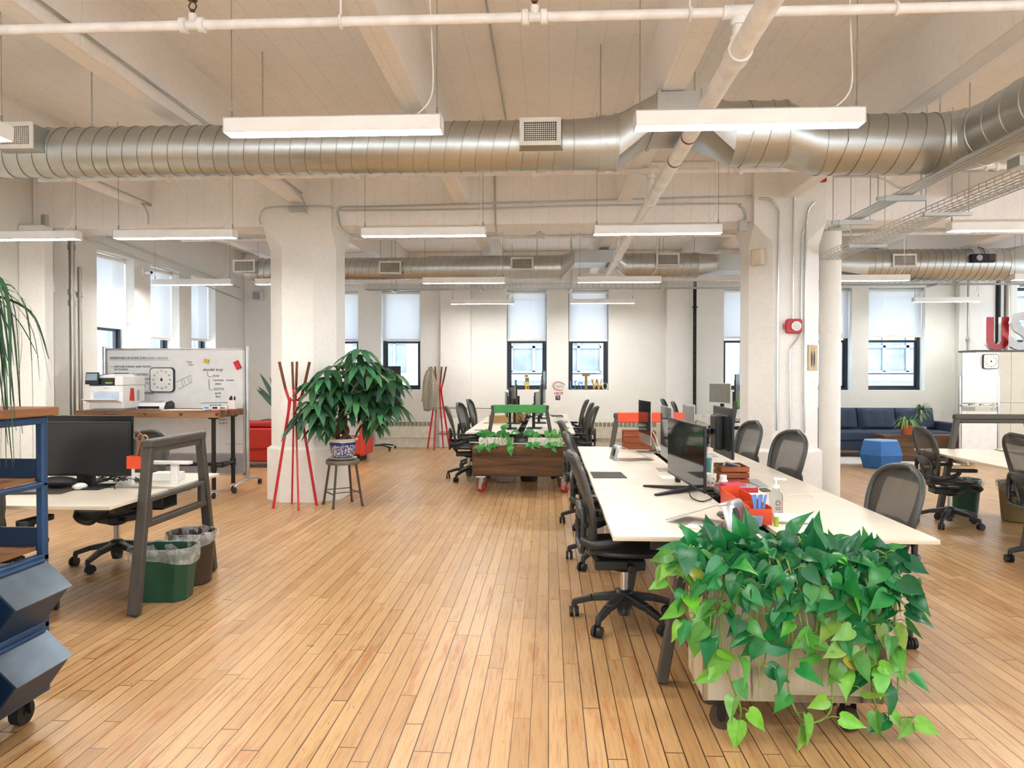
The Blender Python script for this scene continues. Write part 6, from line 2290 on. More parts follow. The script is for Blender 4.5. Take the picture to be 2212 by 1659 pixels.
item('glue_stick', 'small yellow-green capped stick by the paper roll', 'glue stick', MB().cyl((0, 0, 0), (0, 0, 0.05), 0.012, seg=12), pm('lime_plastic', '#9fb63a', 0.4), (p.x, p.y, ZD))

# pots, jar, crate, books
p = at(1533, 1053, Z=ZD)
t = thing('flower_pot', 'white pot printed with dark leaves between the wide monitor and the red books', 'pot', (p.x, p.y, ZD))
obj('pot', MB().lathe([(0.036, 0.008), (0.044, 0.02), (0.047, 0.10), (0.043, 0.10), (0.04, 0.09), (0, 0.09)], 22), M['ceramic'], t)
obj('saucer', MB().lathe([(0.04, 0), (0.05, 0.008), (0.05, 0.012), (0, 0.012)], 20), M['terracotta'], t)
m = MB()
for k in range(26):
    a = rv(0, 6.28); z = rv(0.025, 0.085)
    d = Vector((math.cos(a), math.sin(a), 0)); r = 0.0445 + 0.003 * (z - 0.02) / 0.08 + 0.001
    tn = Vector((-d.y, d.x, 0)); q = rv(-1, 1)
    u = tn * math.cos(q) + Vector((0, 0, 1)) * math.sin(q); w = -tn * math.sin(q) + Vector((0, 0, 1)) * math.cos(q)
    c = d * r + Vector((0, 0, z))
    m.add([c - w * 0.012, c + u * 0.004, c + w * 0.012, c - u * 0.004], [(0, 1, 2, 3)])
obj('leaf_print', m, M['bark'], t)
p = at(1531, 1034, Z=ZD)
M['teal'] = pm('teal_glass', '#5fa3a3', 0.25)
t = thing('jar', 'teal drinking jar with a straw behind the printed pot', 'jar', (p.x, p.y + 0.10, ZD))
obj('jar', MB().lathe([(0.034, 0), (0.038, 0.01), (0.045, 0.15), (0.042, 0.15), (0.036, 0.02), (0, 0.02)], 22), M['teal'], t)
obj('lid', MB().lathe([(0.044, 0.151), (0.046, 0.153), (0.046, 0.165), (0.0, 0.168)], 20), M['white_plastic'], t)
obj('straw', MB().cyl((0.0, 0, 0.165), (0.01, 0, 0.23), 0.006, seg=8), M['paper'], t)


def crate(label, x0, x1, y0, y1, h):
    t = thing('wooden_crate', label, 'crate', ((x0 + x1) / 2, (y0 + y1) / 2, ZD), 0, 'slatted wooden crates')
    a, b = (x1 - x0) / 2, (y1 - y0) / 2
    m = MB()
    k = 3
    hh = h / k
    for i in range(k):
        z0, z1 = i * hh + 0.004, (i + 1) * hh - 0.004
        m.bx(-a, a, -b, -b + 0.009, z0, z1); m.bx(-a, a, b - 0.009, b, z0, z1); m.bx(-a, -a + 0.009, -b + 0.009, b - 0.009, z0, z1); m.bx(a - 0.009, a, -b + 0.009, b - 0.009, z0, z1)
    for sx in (-1, 1):
        for sy in (-1, 1): m.box((sx * (a - 0.018), sy * (b - 0.018), h / 2), (0.018, 0.018, h - 0.002))
    m.bx(-a + 0.009, a - 0.009, -b + 0.009, b - 0.009, 0, 0.008)
    obj('slat_box', m, M['crate'], t, bevel=0.002)
    return t


c = crate('slatted wooden crate full of pens behind the red books', 1.25, 1.45, 5.42, 5.68, 0.135)
crate('empty slatted wooden crate at the far end of the long bench', 0.80, 1.14, 7.925, 8.14, 0.195)
for k in range(7):
    col = ['#5c8a34', '#3c3d40', '#c9c4b8', '#a98b3a', '#2f5f8d', '#c9c4b8', '#3c3d40'][k]
    x = 1.275 + 0.022 * k
    item('pen', 'loose pen or tool lying in the slatted crate behind the red books', 'pen', MB().bar((-0.05, -0.04 + 0.01 * (k % 3), 0.0), (0.05, 0.06, 0.012 + 0.004 * (k % 2)), 0.012, 0.009), pm('pen_%d' % k, col, 0.5), (x, 5.54 + 0.01 * (k % 4), ZD + 0.105 + 0.012 * (k % 3)), 0.3 * k, 'pens in the slatted crate')
M['book_red'] = pm('book_red', '#b01c2c', 0.45)
M['book_pink'] = pm('book_pink', '#d8456f', 0.45)
bx_, by_ = 1.255, 5.03
zz = ZD
for lab, col, w, d, h, ox_, rz in (('pale book at the bottom of the stack by the pill bottle', 'paper', 0.26, 0.19, 0.02, 0.03, 5),
                                  ('thick red book in the stack by the pill bottle', 'book_red', 0.25, 0.17, 0.032, 0.0, 0),
                                  ('grey folder on the red book', 'grey_plastic', 0.20, 0.15, 0.006, 0.02, -8),
                                  ('pink booklet on top of the red book', 'book_pink', 0.14, 0.12, 0.012, -0.02, 10)):
    t = thing('book', lab, 'book', (bx_ + ox_, by_, zz), R(rz), 'book stack by the pill bottle')
    obj('cover', MB().bx(-w / 2, w / 2, -d / 2, d / 2, 0, 0.002).bx(-w / 2, w / 2, -d / 2, d / 2, h - 0.002, h).bx(-w / 2, w / 2, -d / 2, -d / 2 + 0.002, 0.002, h - 0.002), M[col], t)
    obj('pages', MB().bx(-w / 2 + 0.003, w / 2 - 0.003, -d / 2 + 0.002, d / 2 - 0.003, 0.002, h - 0.002), M['paper'], t)
    zz += h + 0.0005
text_o = None
p = at(1562, 1062, Z=ZD)
t = thing('pill_bottle', 'white pill bottle in front of the red book stack', 'bottle', (p.x, p.y, ZD))
obj('bottle', MB().lathe([(0.028, 0), (0.031, 0.005), (0.031, 0.075), (0.022, 0.088)], 20), M['white_plastic'], t)
obj('cap', MB().lathe([(0.024, 0.088), (0.024, 0.112), (0.022, 0.115), (0, 0.115)], 20), M['white_plastic'], t)
obj('label_band', MB().tube([(0.0313 * math.cos(R(q)), 0.0313 * math.sin(R(q)), 0.03) for q in range(-75, 10, 8)], 0.001, 4).tube([(0.0313 * math.cos(R(q)), 0.0313 * math.sin(R(q)), 0.045) for q in range(-75, 10, 8)], 0.0015, 4), M['black'], t)
flat('magazine', 'grey magazine lying past the red books', 'magazine', [(1640, 1053), (1660, 1052), (1635, 1036), (1608, 1037)], M['grey_plastic'], 0.006)
flat('coaster', 'dark coaster by the magazine on the bench', 'coaster', [(1645, 1063), (1665, 1062), (1655, 1056), (1640, 1057)], M['desk_metal'], 0.008)
item('cable', 'white cable trailing over the far half of the long bench', 'cable', MB().tube(spline([at(1690, 1078, Z=ZD + 0.004), at(1730, 1085, Z=ZD + 0.004), at(1760, 1078, Z=ZD + 0.004), at(1740, 1068, Z=ZD + 0.004), at(1700, 1070, Z=ZD + 0.004)], 6), 0.003, 5), M['cord_white'], (0, 0, 0))
item('cable', 'black monitor cable curling on the bench under the wide monitor', 'cable', MB().tube(spline([at(1488, 1060, Z=0.80), at(1494, 1075, Z=ZD + 0.01), at(1515, 1083, Z=ZD + 0.006), at(1535, 1078, Z=ZD + 0.006), at(1540, 1070, Z=ZD + 0.01)], 6), 0.004, 6), M['black'], (0, 0, 0))
item('cable', 'pale cable hanging behind the far all-in-one computer', 'cable', MB().tube(spline([(1.03, 7.58, 1.0), (1.08, 7.5, 0.90), (1.10, 7.45, 0.80), (1.1, 7.5, ZD + 0.006), (1.16, 7.45, ZD + 0.006)], 6), 0.004, 6), M['cord_white'], (0, 0, 0))

# centre bench clutter
M['cardboard'] = pm('cardboard', '#b5935f', 0.8)
p = at(1078, 913, Z=ZD)
item('cardboard_box', 'flat cardboard box on the green-ended bench', 'box', MB().box((0, 0, 0.06), (0.30, 0.22, 0.12)), M['cardboard'], (p.x, p.y, ZD), R(14), bevel=0.003)
p = at(1102, 913, Z=ZD)
item('cardboard_box', 'small open cardboard box behind the green arch post', 'box', MB().bx(-0.09, 0.09, -0.09, -0.086, 0, 0.13).bx(-0.09, 0.09, 0.086, 0.09, 0, 0.13).bx(-0.09, -0.086, -0.086, 0.086, 0, 0.13).bx(0.086, 0.09, -0.086, 0.086, 0, 0.13).bx(-0.086, 0.086, -0.086, 0.086, 0, 0.004), M['cardboard'], (p.x + 0.13, p.y + 0.2, ZD), R(-8))
for k, (px, py, lab) in enumerate(((1212, 912, 'closed grey laptop nearest the long bench on the green-ended row'), (1203, 899, 'closed grey laptop midway on the green-ended row'), (1183, 897, 'closed grey laptop by the tall black monitor'))):
    p = at(px, py, Z=ZD)
    item('laptop', lab, 'laptop', MB().bx(-0.16, 0.16, -0.11, 0.11, 0, 0.016), M['grey_plastic'] if k != 1 else M['desk_dark'], (p.x, p.y, ZD), R(90 + 5 * k), 'closed laptops on the green-ended bench', bevel=0.004)
for k in range(4):
    p = at(1120 + 8 * k, 912 - 2 * k, Z=ZD)
    m = MB()
    for q in range(4):
        m.tube(spline([(rv(-0.1, 0.1), rv(-0.15, 0.15), rv(0.0, 0.03)) for _ in range(3)] + [(rv(-0.06, 0.06), rv(-0.1, 0.1), rv(0.08, 0.22))], 5), 0.006, 5)
    item('cable', 'tangled dark cables between the screens of the green-ended bench', 'cable', m, M['black'], (p.x, p.y + 0.2 * k, ZD + 0.008), 0, 'cable tangles on the green-ended bench')
for px, py, c, lab in ((1112, 893, 'pen_blue', 'blue cup between the screens of the green-ended bench'), (1125, 898, 'book_red', 'red cup between the screens of the green-ended bench')):
    p = at(px, py + 8, Z=ZD)
    item('cup', lab, 'cup', MB().lathe([(0.03, 0), (0.04, 0.1), (0.037, 0.1), (0.028, 0.006), (0, 0.006)], 16), M[c], (p.x, p.y, ZD))
for k in range(6):
    x = -0.98 if k % 2 == 0 else 0.20
    item('desk_grommet', 'black cable flap near the edge of the green-ended bench', 'cable flap', MB().bx(-0.07, 0.07, -0.03, 0.03, 0, 0.004), M['black_matte'], (x, 10.45 + 1.5 * (k // 2), ZD), 0, 'cable flaps on the green-ended bench')
# bin and trestle under that bench
M['bin_steel2'] = pm('bin_grey', '#a3a098', 0.45)
def waste_bin(label, loc, r0, r1, h, mat, liner=True, sx=1.0, rotz=0, seg=28, ang=0.0):
    t = thing('waste_bin', label, 'waste bin', loc, rotz, 'waste bins')
    obj('bin', MB().lathe([(r0 * 0.9, 0), (r0, 0.012), (r1, h), (r1 + 0.008, h), (r1 + 0.008, h + 0.012), (r1 - 0.004, h + 0.012), (r0 - 0.006, 0.02), (0, 0.02)], seg, (0, 0, 0), True, sx, 1, ang), mat, t)
    if liner:
        m = MB()
        rows = []
        N = 48
        for i, (dr, z) in enumerate(((-0.02, h - 0.16), (-0.010, h - 0.06), (-0.006, h + 0.012), (0.006, h + 0.018), (0.016, h + 0.004), (0.019, h - 0.03), (0.016, h - 0.062))):
            row = []
            for k in range(N + 1):
                a = 2 * PI * (k % N) / N
                wv = (0.006 * math.sin(7 * a + i) + 0.005 * math.sin(13 * a)) * (1 if i != 2 else 0.3)
                rr = r1 + dr + wv * (1 if dr > 0 else 0.6)
                if sx != 1.0: rr = rr
                row.append((rr * math.cos(a) * sx, rr * math.sin(a), z + (0.012 * math.sin(3 * a + 1) if i > 4 else 0) + (0.004 * math.sin(9 * a) if i == 3 else 0)))
            rows.append(row)
        obj('bag_liner', m.sheet(rows), M['bag'], t)
    return t


def bag_material():
    t = NT('clear_bin_bag')
    v = t.coord()
    df = t.n('ShaderNodeBsdfPrincipled'); df.inputs['Base Color'].default_value = (0.8, 0.8, 0.77, 1); df.inputs['Roughness'].default_value = 0.25
    tp = t.n('ShaderNodeBsdfTransparent'); ms = t.n('ShaderNodeMixShader')
    t.l(t.ramp(t.noise(v, 12, 4, 0.6), [(0.35, 0.14), (0.65, 0.48)]), ms.inputs[0])
    t.l(df.outputs[0], ms.inputs[2]); t.l(tp.outputs[0], ms.inputs[1]); t.l(ms.outputs[0], t.out.inputs['Surface'])
    bp_ = t.n('ShaderNodeBump'); bp_.inputs['Strength'].default_value = 0.5; t.l(t.noise(v, 20, 4, 0.6), bp_.inputs['Height']); t.l(bp_.outputs[0], df.inputs['Normal'])
    return t.mat


M['bag'] = bag_material()
M['bin_green'] = pm('bin_green', '#1d4a35', 0.45)
M['bin_brown'] = pm('bin_brown', '#3f3026', 0.5)
M['bin_tan'] = pm('bin_tan', '#8d7854', 0.5)


def boxy_bin(label, loc, L, W, h, mat, rotz=0):
    t = thing('waste_bin', label, 'waste bin', loc, rotz, 'waste bins')
    m = MB()
    N = 0

    def ring(l, w, z, c): return [(x, y, z) for x, y in [(l / 2 - c, -w / 2), (l / 2, -w / 2 + c), (l / 2, w / 2 - c), (l / 2 - c, w / 2), (-l / 2 + c, w / 2), (-l / 2, w / 2 - c), (-l / 2, -w / 2 + c), (-l / 2 + c, -w / 2)]]
    k = 0.84
    R_ = [ring(L * k, W * k, 0, 0.06), ring(L, W, h, 0.06), ring(L + 0.02, W + 0.02, h, 0.065), ring(L + 0.02, W + 0.02, h + 0.012, 0.065), ring(L - 0.01, W - 0.01, h + 0.012, 0.06), ring(L * k - 0.01, W * k - 0.01, 0.02, 0.06)]
    vs = [p for r in R_ for p in r]
    m.add(vs, [tuple(range(8))[::-1], tuple(range(40, 48))] + [(i * 8 + j, i * 8 + (j + 1) % 8, (i + 1) * 8 + (j + 1) % 8, (i + 1) * 8 + j) for i in range(5) for j in range(8)])
    obj('bin', m, mat, t, bevel=0.012)
    rows = []
    for i, (d, z) in enumerate(((-0.05, h - 0.14), (-0.02, h - 0.04), (0.0, h + 0.016), (0.03, h + 0.02), (0.042, h), (0.046, h - 0.04), (0.040, h - 0.075))):
        base = ring(L + d, W + d, z, 0.065)
        row = []
        for j in range(8):
            a, b = Vector(base[j]), Vector(base[(j + 1) % 8])
            n = max(2, int((b - a).length / 0.03))
            for q in range(n):
                p = a.lerp(b, q / n)
                w = 0.005 * math.sin(40 * p.x + 31 * p.y + i)
                row.append((p.x + w, p.y + w, p.z + (0.02 * math.sin(9 * p.x + 2) if i > 4 else 0.003 * math.sin(50 * p.x))))
        row.append(row[0])
        rows.append(row)
    n = min(len(r) for r in rows)
    rows = [[r[int(round(k * (len(r) - 1) / (n - 1)))] for k in range(n)] for r in rows]
    obj('bag_liner', MB().sheet(rows), M['bag'], t)
    return t


boxy_bin('dark green waste bin with a clear bag next to the grey arch leg', (at(366, 1285, Z=0).x, 4.97, 0), 0.40, 0.28, 0.345, M['bin_green'], R(4))
waste_bin('dark brown round waste bin with a clear bag behind the green one', (at(420, 1255, Z=0).x, 5.345, 0), 0.135, 0.165, 0.37, M['bin_brown'])
waste_bin('tan round waste bin with a clear bag under the side bench', (4.92, 8.0, 0), 0.15, 0.185, 0.40, M['bin_tan'])
waste_bin('green round waste bin behind the open office chair', (4.60, 8.42, 0), 0.13, 0.16, 0.37, M['bin_green'])
waste_bin('pale grey waste bin under the green-ended bench behind the beam', (-0.62, 10.6, 0), 0.14, 0.17, 0.36, M['bin_steel2'], False)
waste_bin('dark waste bin under the green-ended bench behind the beam', (-0.28, 10.65, 0), 0.12, 0.15, 0.36, M['black_matte'], False)

# bench beyond the orange arch
for k, (px, py, lab) in enumerate(((1508, 908, 'white letter tray on the bench past the orange arch'), (1512, 900, 'white letter tray further on the bench past the orange arch'))):
    p = at(px, py, Y=13 - 0.3 + k * 0.3)
    m = MB()
    for q in range(2):
        m.bx(-0.16, 0.16, -0.12, 0.12, 0.06 * q, 0.06 * q + 0.004); m.bx(-0.16, -0.156, -0.12, 0.12, 0.06 * q, 0.06 * q + 0.045); m.bx(0.156, 0.16, -0.12, 0.12, 0.06 * q, 0.06 * q + 0.045)
    for q in (-0.15, 0.15): m.bx(q - 0.005, q + 0.005, 0.11, 0.12, 0, 0.11)
    item('letter_tray', lab, 'tray', m, M['white_plastic'], (2.78, 12.2 + 0.45 * k, ZD), R(10 * k), 'white letter trays')

# ---------------------------------------------------------------- left desk clutter
p = at(172, 1058, Z=ZD)
item('mouse', 'white computer mouse beside the front monitor base', 'mouse', MB().ball((0, 0, 0.006), 0.05, 16, 8, 0.62, 1.0, 0.5), M['white_plastic'], (p.x, p.y, ZD + 0.019), R(-60))
p = at(95, 1062, Z=ZD)
item('laptop', 'closed dark laptop lying near the front monitor', 'laptop', MB().bx(-0.17, 0.17, -0.12, 0.12, 0, 0.018), M['desk_metal'], (p.x, p.y, ZD), R(8), bevel=0.005)
item('pouch', 'black soft pouch lying on the closed dark laptop', 'pouch', MB().ball((0, 0, 0.03), 0.13, 16, 8, 1.0, 0.55, 0.3), M['black_matte'], (p.x + 0.06, p.y + 0.06, ZD + 0.0285), R(10))
for k, (px, lab) in enumerate(((215, 'tangle of dark cables behind the front monitor base'), (250, 'tangle of dark cables near the arch on the monitor desk'))):
    p = at(px, 1048, Z=ZD)
    m = MB()
    for q in range(6):
        m.tube(spline([(rv(-0.18, 0.18), rv(-0.06, 0.12), rv(0.004, 0.02)), (rv(-0.12, 0.12), rv(0.0, 0.1), rv(0.02, 0.09)), (rv(-0.12, 0.12), rv(0.0, 0.12), rv(0.02, 0.07)), (rv(-0.18, 0.18), rv(-0.02, 0.12), 0.004)], 6), 0.0035, 5)
    item('cable', lab, 'cable', m, M['black'] if k else M['black_matte'], (p.x, p.y + 0.08, ZD + 0.005))
p = at(275, 1058, Z=ZD)
item('wire_loop', 'thin dark wire hoop standing on the desk near the arch leg', 'wire hoop', MB().tube([(0.09 * math.cos(R(q)), 0.02 * math.sin(R(q * 2)), 0.004 + 0.075 * math.sin(R(q))) for q in range(0, 181, 12)], 0.003, 5), M['black'], (p.x, p.y, ZD))
p = at(378, 1047, Z=ZD)
t = thing('desk_shelf', 'white bar shelf on a post, on the desk behind the grey arch', 'shelf', (p.x, p.y, ZD))
obj('post', MB().bx(-0.025, 0.025, -0.02, 0.02, 0.006, 0.15), M['white_plastic'], t, bevel=0.004)
obj('shelf_bar', MB().bx(-0.36, 0.12, -0.03, 0.03, 0.15, 0.172), M['white_plastic'], t, bevel=0.003)
obj('foot', MB().bx(-0.03, 0.03, -0.03, 0.05, 0, 0.006), M['white_plastic'], t)
obj('post', MB().bx(-0.34, -0.31, -0.02, 0.02, 0.0, 0.15), M['white_plastic'], t)
p = at(352, 1040, Z=ZD)
item('paper_box', 'small white carton on the desk behind the grey arch', 'box', MB().bx(-0.10, 0.10, -0.06, 0.06, 0, 0.06), M['paper'], (p.x, p.y + 0.08, ZD), R(6), bevel=0.004)
# hanging orange caddy with tools, by the arch
t = thing('hanging_caddy', 'small orange caddy hooked on the grey arch with tools in it', 'caddy', (at(303, 985, Y=4.93).x, 4.90, 0.905))
m = MB().bx(-0.05, 0.05, -0.05, -0.046, 0, 0.085).bx(-0.05, 0.05, 0.08, 0.084, 0, 0.085).bx(-0.05, -0.046, -0.046, 0.08, 0, 0.085).bx(0.046, 0.05, -0.046, 0.08, 0, 0.085).bx(-0.046, 0.046, -0.046, 0.08, 0, 0.004)
obj('tray', m, M['orange_panel'], t)
obj('hook', MB().bx(0.05, 0.10, 0.0, 0.03, 0.07, 0.078), M['desk_metal'], t)
for k, (col, dx, dy, h, lab) in enumerate((('#8c5a3a', -0.03, 0.02, 0.17, 'brown handled tool in the orange caddy'), ('#6d5b50', 0.01, 0.06, 0.19, 'dark scissors handle in the orange caddy'), ('#a98d74', -0.02, 0.12, 0.16, 'tan handled tool in the orange caddy'), ('#e0a03a', 0.03, 0.16, 0.14, 'yellow marker in the orange caddy'))):
    m = MB().bar((0, 0, 0), (0.03 * (-1) ** k, 0.02, h), 0.02, 0.012)
    if k < 3: m.tube([(0.03 * (-1) ** k + 0.022 * math.cos(R(q)), 0.02, h + 0.024 + 0.03 * math.sin(R(q))) for q in range(0, 360, 30)], 0.006, 6, closed=True)
    item('hand_tool', lab, 'tool', m, pm('tool_%d' % k, col, 0.5), (at(303, 985, Y=4.93).x + dx * 0.7, 4.90 + dy * 0.4 - 0.01, 0.9095), 0)

# ---------------------------------------------------------------- printer table things
M['printer_white'] = pm('printer_white', '#e4e4e2', 0.45, var=0.03)
M['printer_blue'] = pm('printer_dark', '#1c2432', 0.35)
pz = 1.0855
t = thing('printer', 'white office printer with dark scanner lid on the plank table', 'printer', (-5.48, 9.17, pz))
a, b = 0.215, 0.25
obj('body', MB().bx(-a, a, -b, b, 0.02, 0.31), M['printer_white'], t, bevel=0.012)
obj('feet', MB().bx(-a + 0.03, a - 0.03, -b + 0.03, b - 0.03, 0, 0.02), M['grey_plastic'], t)
obj('scanner', MB().bx(-a, a - 0.11, -b - 0.002, b - 0.02, 0.312, 0.40), M['printer_blue'], t, bevel=0.006)
obj('side_tower', MB().bx(a - 0.108, a, -b, b, 0.312, 0.43), M['printer_white'], t, bevel=0.01)
obj('feeder_lid', MB().prism([(-a, 0.402), (a - 0.112, 0.402), (a - 0.112, 0.452), (a - 0.16, 0.455), (-a + 0.05, 0.425)], (0, -b + 0.02, 0), (1, 0, 0), (0, 0, 1), (0, 2 * b - 0.06, 0)), M['printer_white'], t, bevel=0.008)
obj('feed_slot', MB().prism([(-a + 0.06, 0.43), (a - 0.13, 0.458), (a - 0.13, 0.466), (-a + 0.06, 0.438)], (0, -b + 0.06, 0), (1, 0, 0), (0, 0, 1), (0, 0.3, 0)), M['printer_blue'], t)
po = obj('control_panel', MB().box((-a + 0.06, -b - 0.03, 0.40), (0.17, 0.02, 0.15), (R(-8), 0, 0)), M['black'], t, bevel=0.008)
obj('display', MB().box((-a + 0.06, -b - 0.042, 0.418), (0.14, 0.003, 0.085), (R(-8), 0, 0)), pm('panel_glow', '#7f93a0', 0.2), po)
obj('paper_door', MB().bar((0.0, -b - 0.01, 0.105), (0.0, -b - 0.16, 0.145), 0.42, 0.012), M['printer_white'], t, bevel=0.004)
obj('cassette', MB().bx(-a + 0.005, a - 0.005, -b - 0.006, -b, 0.03, 0.10), M['printer_white'], t, bevel=0.003)
obj('front_door', MB().bx(-a + 0.005, a - 0.005, -b - 0.008, -b, 0.235, 0.305), M['printer_white'], t, bevel=0.003)
obj('front_recess', MB().bx(-a + 0.06, a - 0.05, -b - 0.003, -b + 0.002, 0.115, 0.225), pm('recess_blue', '#b5c3d6', 0.4), t)
obj('badge', MB().bx(-0.03, 0.03, -b - 0.010, -b - 0.006, 0.275, 0.283), M['grey_plastic'], t)
obj('status_sticker', MB().bx(a - 0.22, a - 0.13, -b - 0.006, -b - 0.001, 0.335, 0.352), pm('sticker_lime', '#8aa63c', 0.6), t)
xs = a + 0.001
o_ = tag(obj('note_card', MB().prism([(-0.16, 0.12), (-0.05, 0.11), (-0.06, 0.27), (-0.13, 0.28)], (0, 0, 0), (0, 1, 0), (0, 0, 1), (0.003, 0, 0)), pm('red_card', '#d8402f', 0.7), loc=(-5.48 + xs, 9.17 + 0.05, pz)), 'red paper card taped on the printer side', 'paper card')
o_ = tag(obj('magnet', MB().prism(rrect(0.055, 0.14, 0.02), (0, 0, 0), (0, 1, 0), (0, 0, 1), (0.004, 0, 0)), M['grey_plastic'], loc=(-5.48 + xs, 9.17 + 0.09, pz + 0.18)), 'grey remote-like tag fixed on the printer side', 'tag')
t = thing('laminator', 'low cream laminator with a ribbed hood on the plank table', 'laminator', (at(330, 885, Y=9.35).x, 9.35, pz))
m = MB().prism([(0.10, 0.0), (0.10, 0.03), (0.06, 0.085), (-0.04, 0.10), (-0.10, 0.07), (-0.10, 0)], (-0.21, 0, 0), (0, -1, 0), (0, 0, 1), (0.42, 0, 0))
obj('hood', m, M['white_plastic'], t, bevel=0.006)
m = MB()
for k in range(11): m.bar((-0.17 + 0.03 * k, -0.065, 0.087), (-0.17 + 0.03 * k, 0.04, 0.105), 0.006, 0.006)
obj('rib', m, M['grey_plastic'], t)
obj('slot', MB().bx(-0.14, 0.14, -0.103, -0.098, 0.008, 0.04), M['black'], t)
obj('end_cap', MB().prism([(0.105, 0.0), (0.105, 0.03), (0.06, 0.092), (-0.04, 0.107), (-0.105, 0.07), (-0.105, 0)], (0.205, 0, 0), (0, -1, 0), (0, 0, 1), (0.035, 0, 0)), M['printer_blue'], t, bevel=0.005)
p = at(503, 880, Y=9.45)
t = thing('pen_cup', 'square white pen cup full of dark pens at the plank table end', 'cup', (p.x, 9.45, pz))
obj('cup', MB().bx(-0.045, 0.045, -0.045, -0.042, 0, 0.115).bx(-0.045, 0.045, 0.042, 0.045, 0, 0.115).bx(-0.045, -0.042, -0.042, 0.042, 0, 0.115).bx(0.042, 0.045, -0.042, 0.042, 0, 0.115).bx(-0.042, 0.042, -0.042, 0.042, 0, 0.003), M['white_plastic'], t)
for k in range(9):
    x, y = -0.028 + 0.028 * (k % 3), -0.028 + 0.028 * (k // 3)
    item('pen', 'dark pen standing in the square white pen cup', 'pen', MB().bar((0, 0, 0), (rv(-0.012, 0.012), rv(-0.01, 0.01), rv(0.14, 0.175)), 0.011, 0.011), M['black'], (p.x + x * 0.8, 9.45 + y * 0.8, pz + 0.004), 0, 'pens in the white pen cup')
for k, (px, c, lab) in enumerate(((449, 'pen_blue', 'blue and white marker box on the plank table, nearest the laminator'), (467, 'printer_blue', 'navy and white marker box on the plank table'), (483, 'teal', 'teal marker box beside the square pen cup'))):
    p = at(px, 880, Y=9.25)
    m = MB(); m.mi = 0; m.bx(-0.05, 0.05, -0.03, 0.03, 0, 0.045); m.mi = 1
    m.bx(-0.035, 0.03, -0.0305, -0.030, 0.01, 0.035)
    item('marker_box', lab, 'marker box', m, [M['white_plastic'], M[c]], (p.x, 9.25, pz), R(4 * k - 4), 'marker boxes on the plank table')
for px, c, lab in ((482, '#e88a3a', 'orange sticky pad on the plank table edge'), (468, '#e25a78', 'pink sticky pad on the plank table edge'), (500, '#d84a5a', 'red-pink sticky pad at the plank table corner')):
    p = at(px, 889, Y=8.98 + (0.2 if px != 468 else 0))
    item('sticky_pad', lab, 'sticky pad', MB().bx(-0.05, 0.05, -0.03, 0.03, 0, 0.012), pm('pad_%d' % px, c, 0.8), (p.x, p.y, pz), R(10), 'sticky pads on the plank table')
p = at(400, 888, Y=9.1)
item('paper_sheet', 'white papers spread on the plank table by the laminator', 'paper', MB().bx(-0.26, 0.26, -0.12, 0.12, 0, 0.006), M['paper'], (p.x, 9.12, pz), R(3))

# ================================================================ things on walls and columns
t = thing('fire_alarm', 'red fire alarm with a round clear strobe on the second pillar', 'alarm', at(1713, 705, Y=8.755))
obj('housing', MB().prism(rrect(0.185, 0.17, 0.035), (0, 0, 0), (1, 0, 0), (0, 0, 1), (0, -0.045, 0)), M['red'], t, bevel=0.008)
m = MB().prism([(0.055 * math.cos(R(q)), 0.055 * math.sin(R(q))) for q in range(0, 360, 20)], (0.02, -0.0455, 0), (1, 0, 0), (0, 0, 1), (0, -0.02, 0))
obj('strobe', m, M['white_plastic'], t)
m = MB()
for k in range(-3, 4): m.bx(0.02 - (0.05 ** 2 - (0.012 * k) ** 2) ** 0.5 * 0.8, 0.02 + (0.05 ** 2 - (0.012 * k) ** 2) ** 0.5 * 0.8, -0.068, -0.0656, 0.012 * k - 0.002, 0.012 * k + 0.002)
obj('grille', m, M['grey_plastic'], t)
obj('side_lug', MB().bx(-0.12, -0.09, -0.03, -0.01, -0.03, 0.03), M['red'], t)
# loudspeaker on the chamfer of the second pillar
t = thing('loudspeaker', 'cream loudspeaker on the second pillar below its flare', 'loudspeaker', (2.79 - 0.34, 9.17 - 0.34, 2.9), R(-45))
obj('cabinet', MB().prism(rrect(0.16, 0.10, 0.03), (0, 0, -0.09), (1, 0, 0), (0, 1, 0), (0, 0, 0.19)), pm('speaker_cream', '#d9cdb8', 0.6), t, bevel=0.01)
t = thing('loudspeaker', 'small white loudspeaker on the far corner wall strip', 'loudspeaker', at(558, 639, Y=15.13))
obj('cabinet', MB().bx(-0.09, 0.09, -0.10, 0.05, -0.09, 0.09), M['white_plastic'], t, bevel=0.015)
obj('front_net', MB().bx(-0.078, 0.078, -0.104, -0.10, -0.078, 0.078), M['grey_plastic'], t)
t = thing('security_camera', 'small white camera between the first two side wall windows', 'camera', at(312, 588, X=-6.235))
obj('mount_plate', MB().bx(0, 0.012, -0.06, 0.06, -0.05, 0.05), M['white_plastic'], t)
obj('body', MB().cyl((0.012, 0, 0), (0.14, -0.05, -0.01), 0.03, seg=12), M['white_plastic'], t)
obj('lens', MB().cyl((0.14, -0.05, -0.01), (0.145, -0.052, -0.01), 0.02, seg=12), M['black'], t)
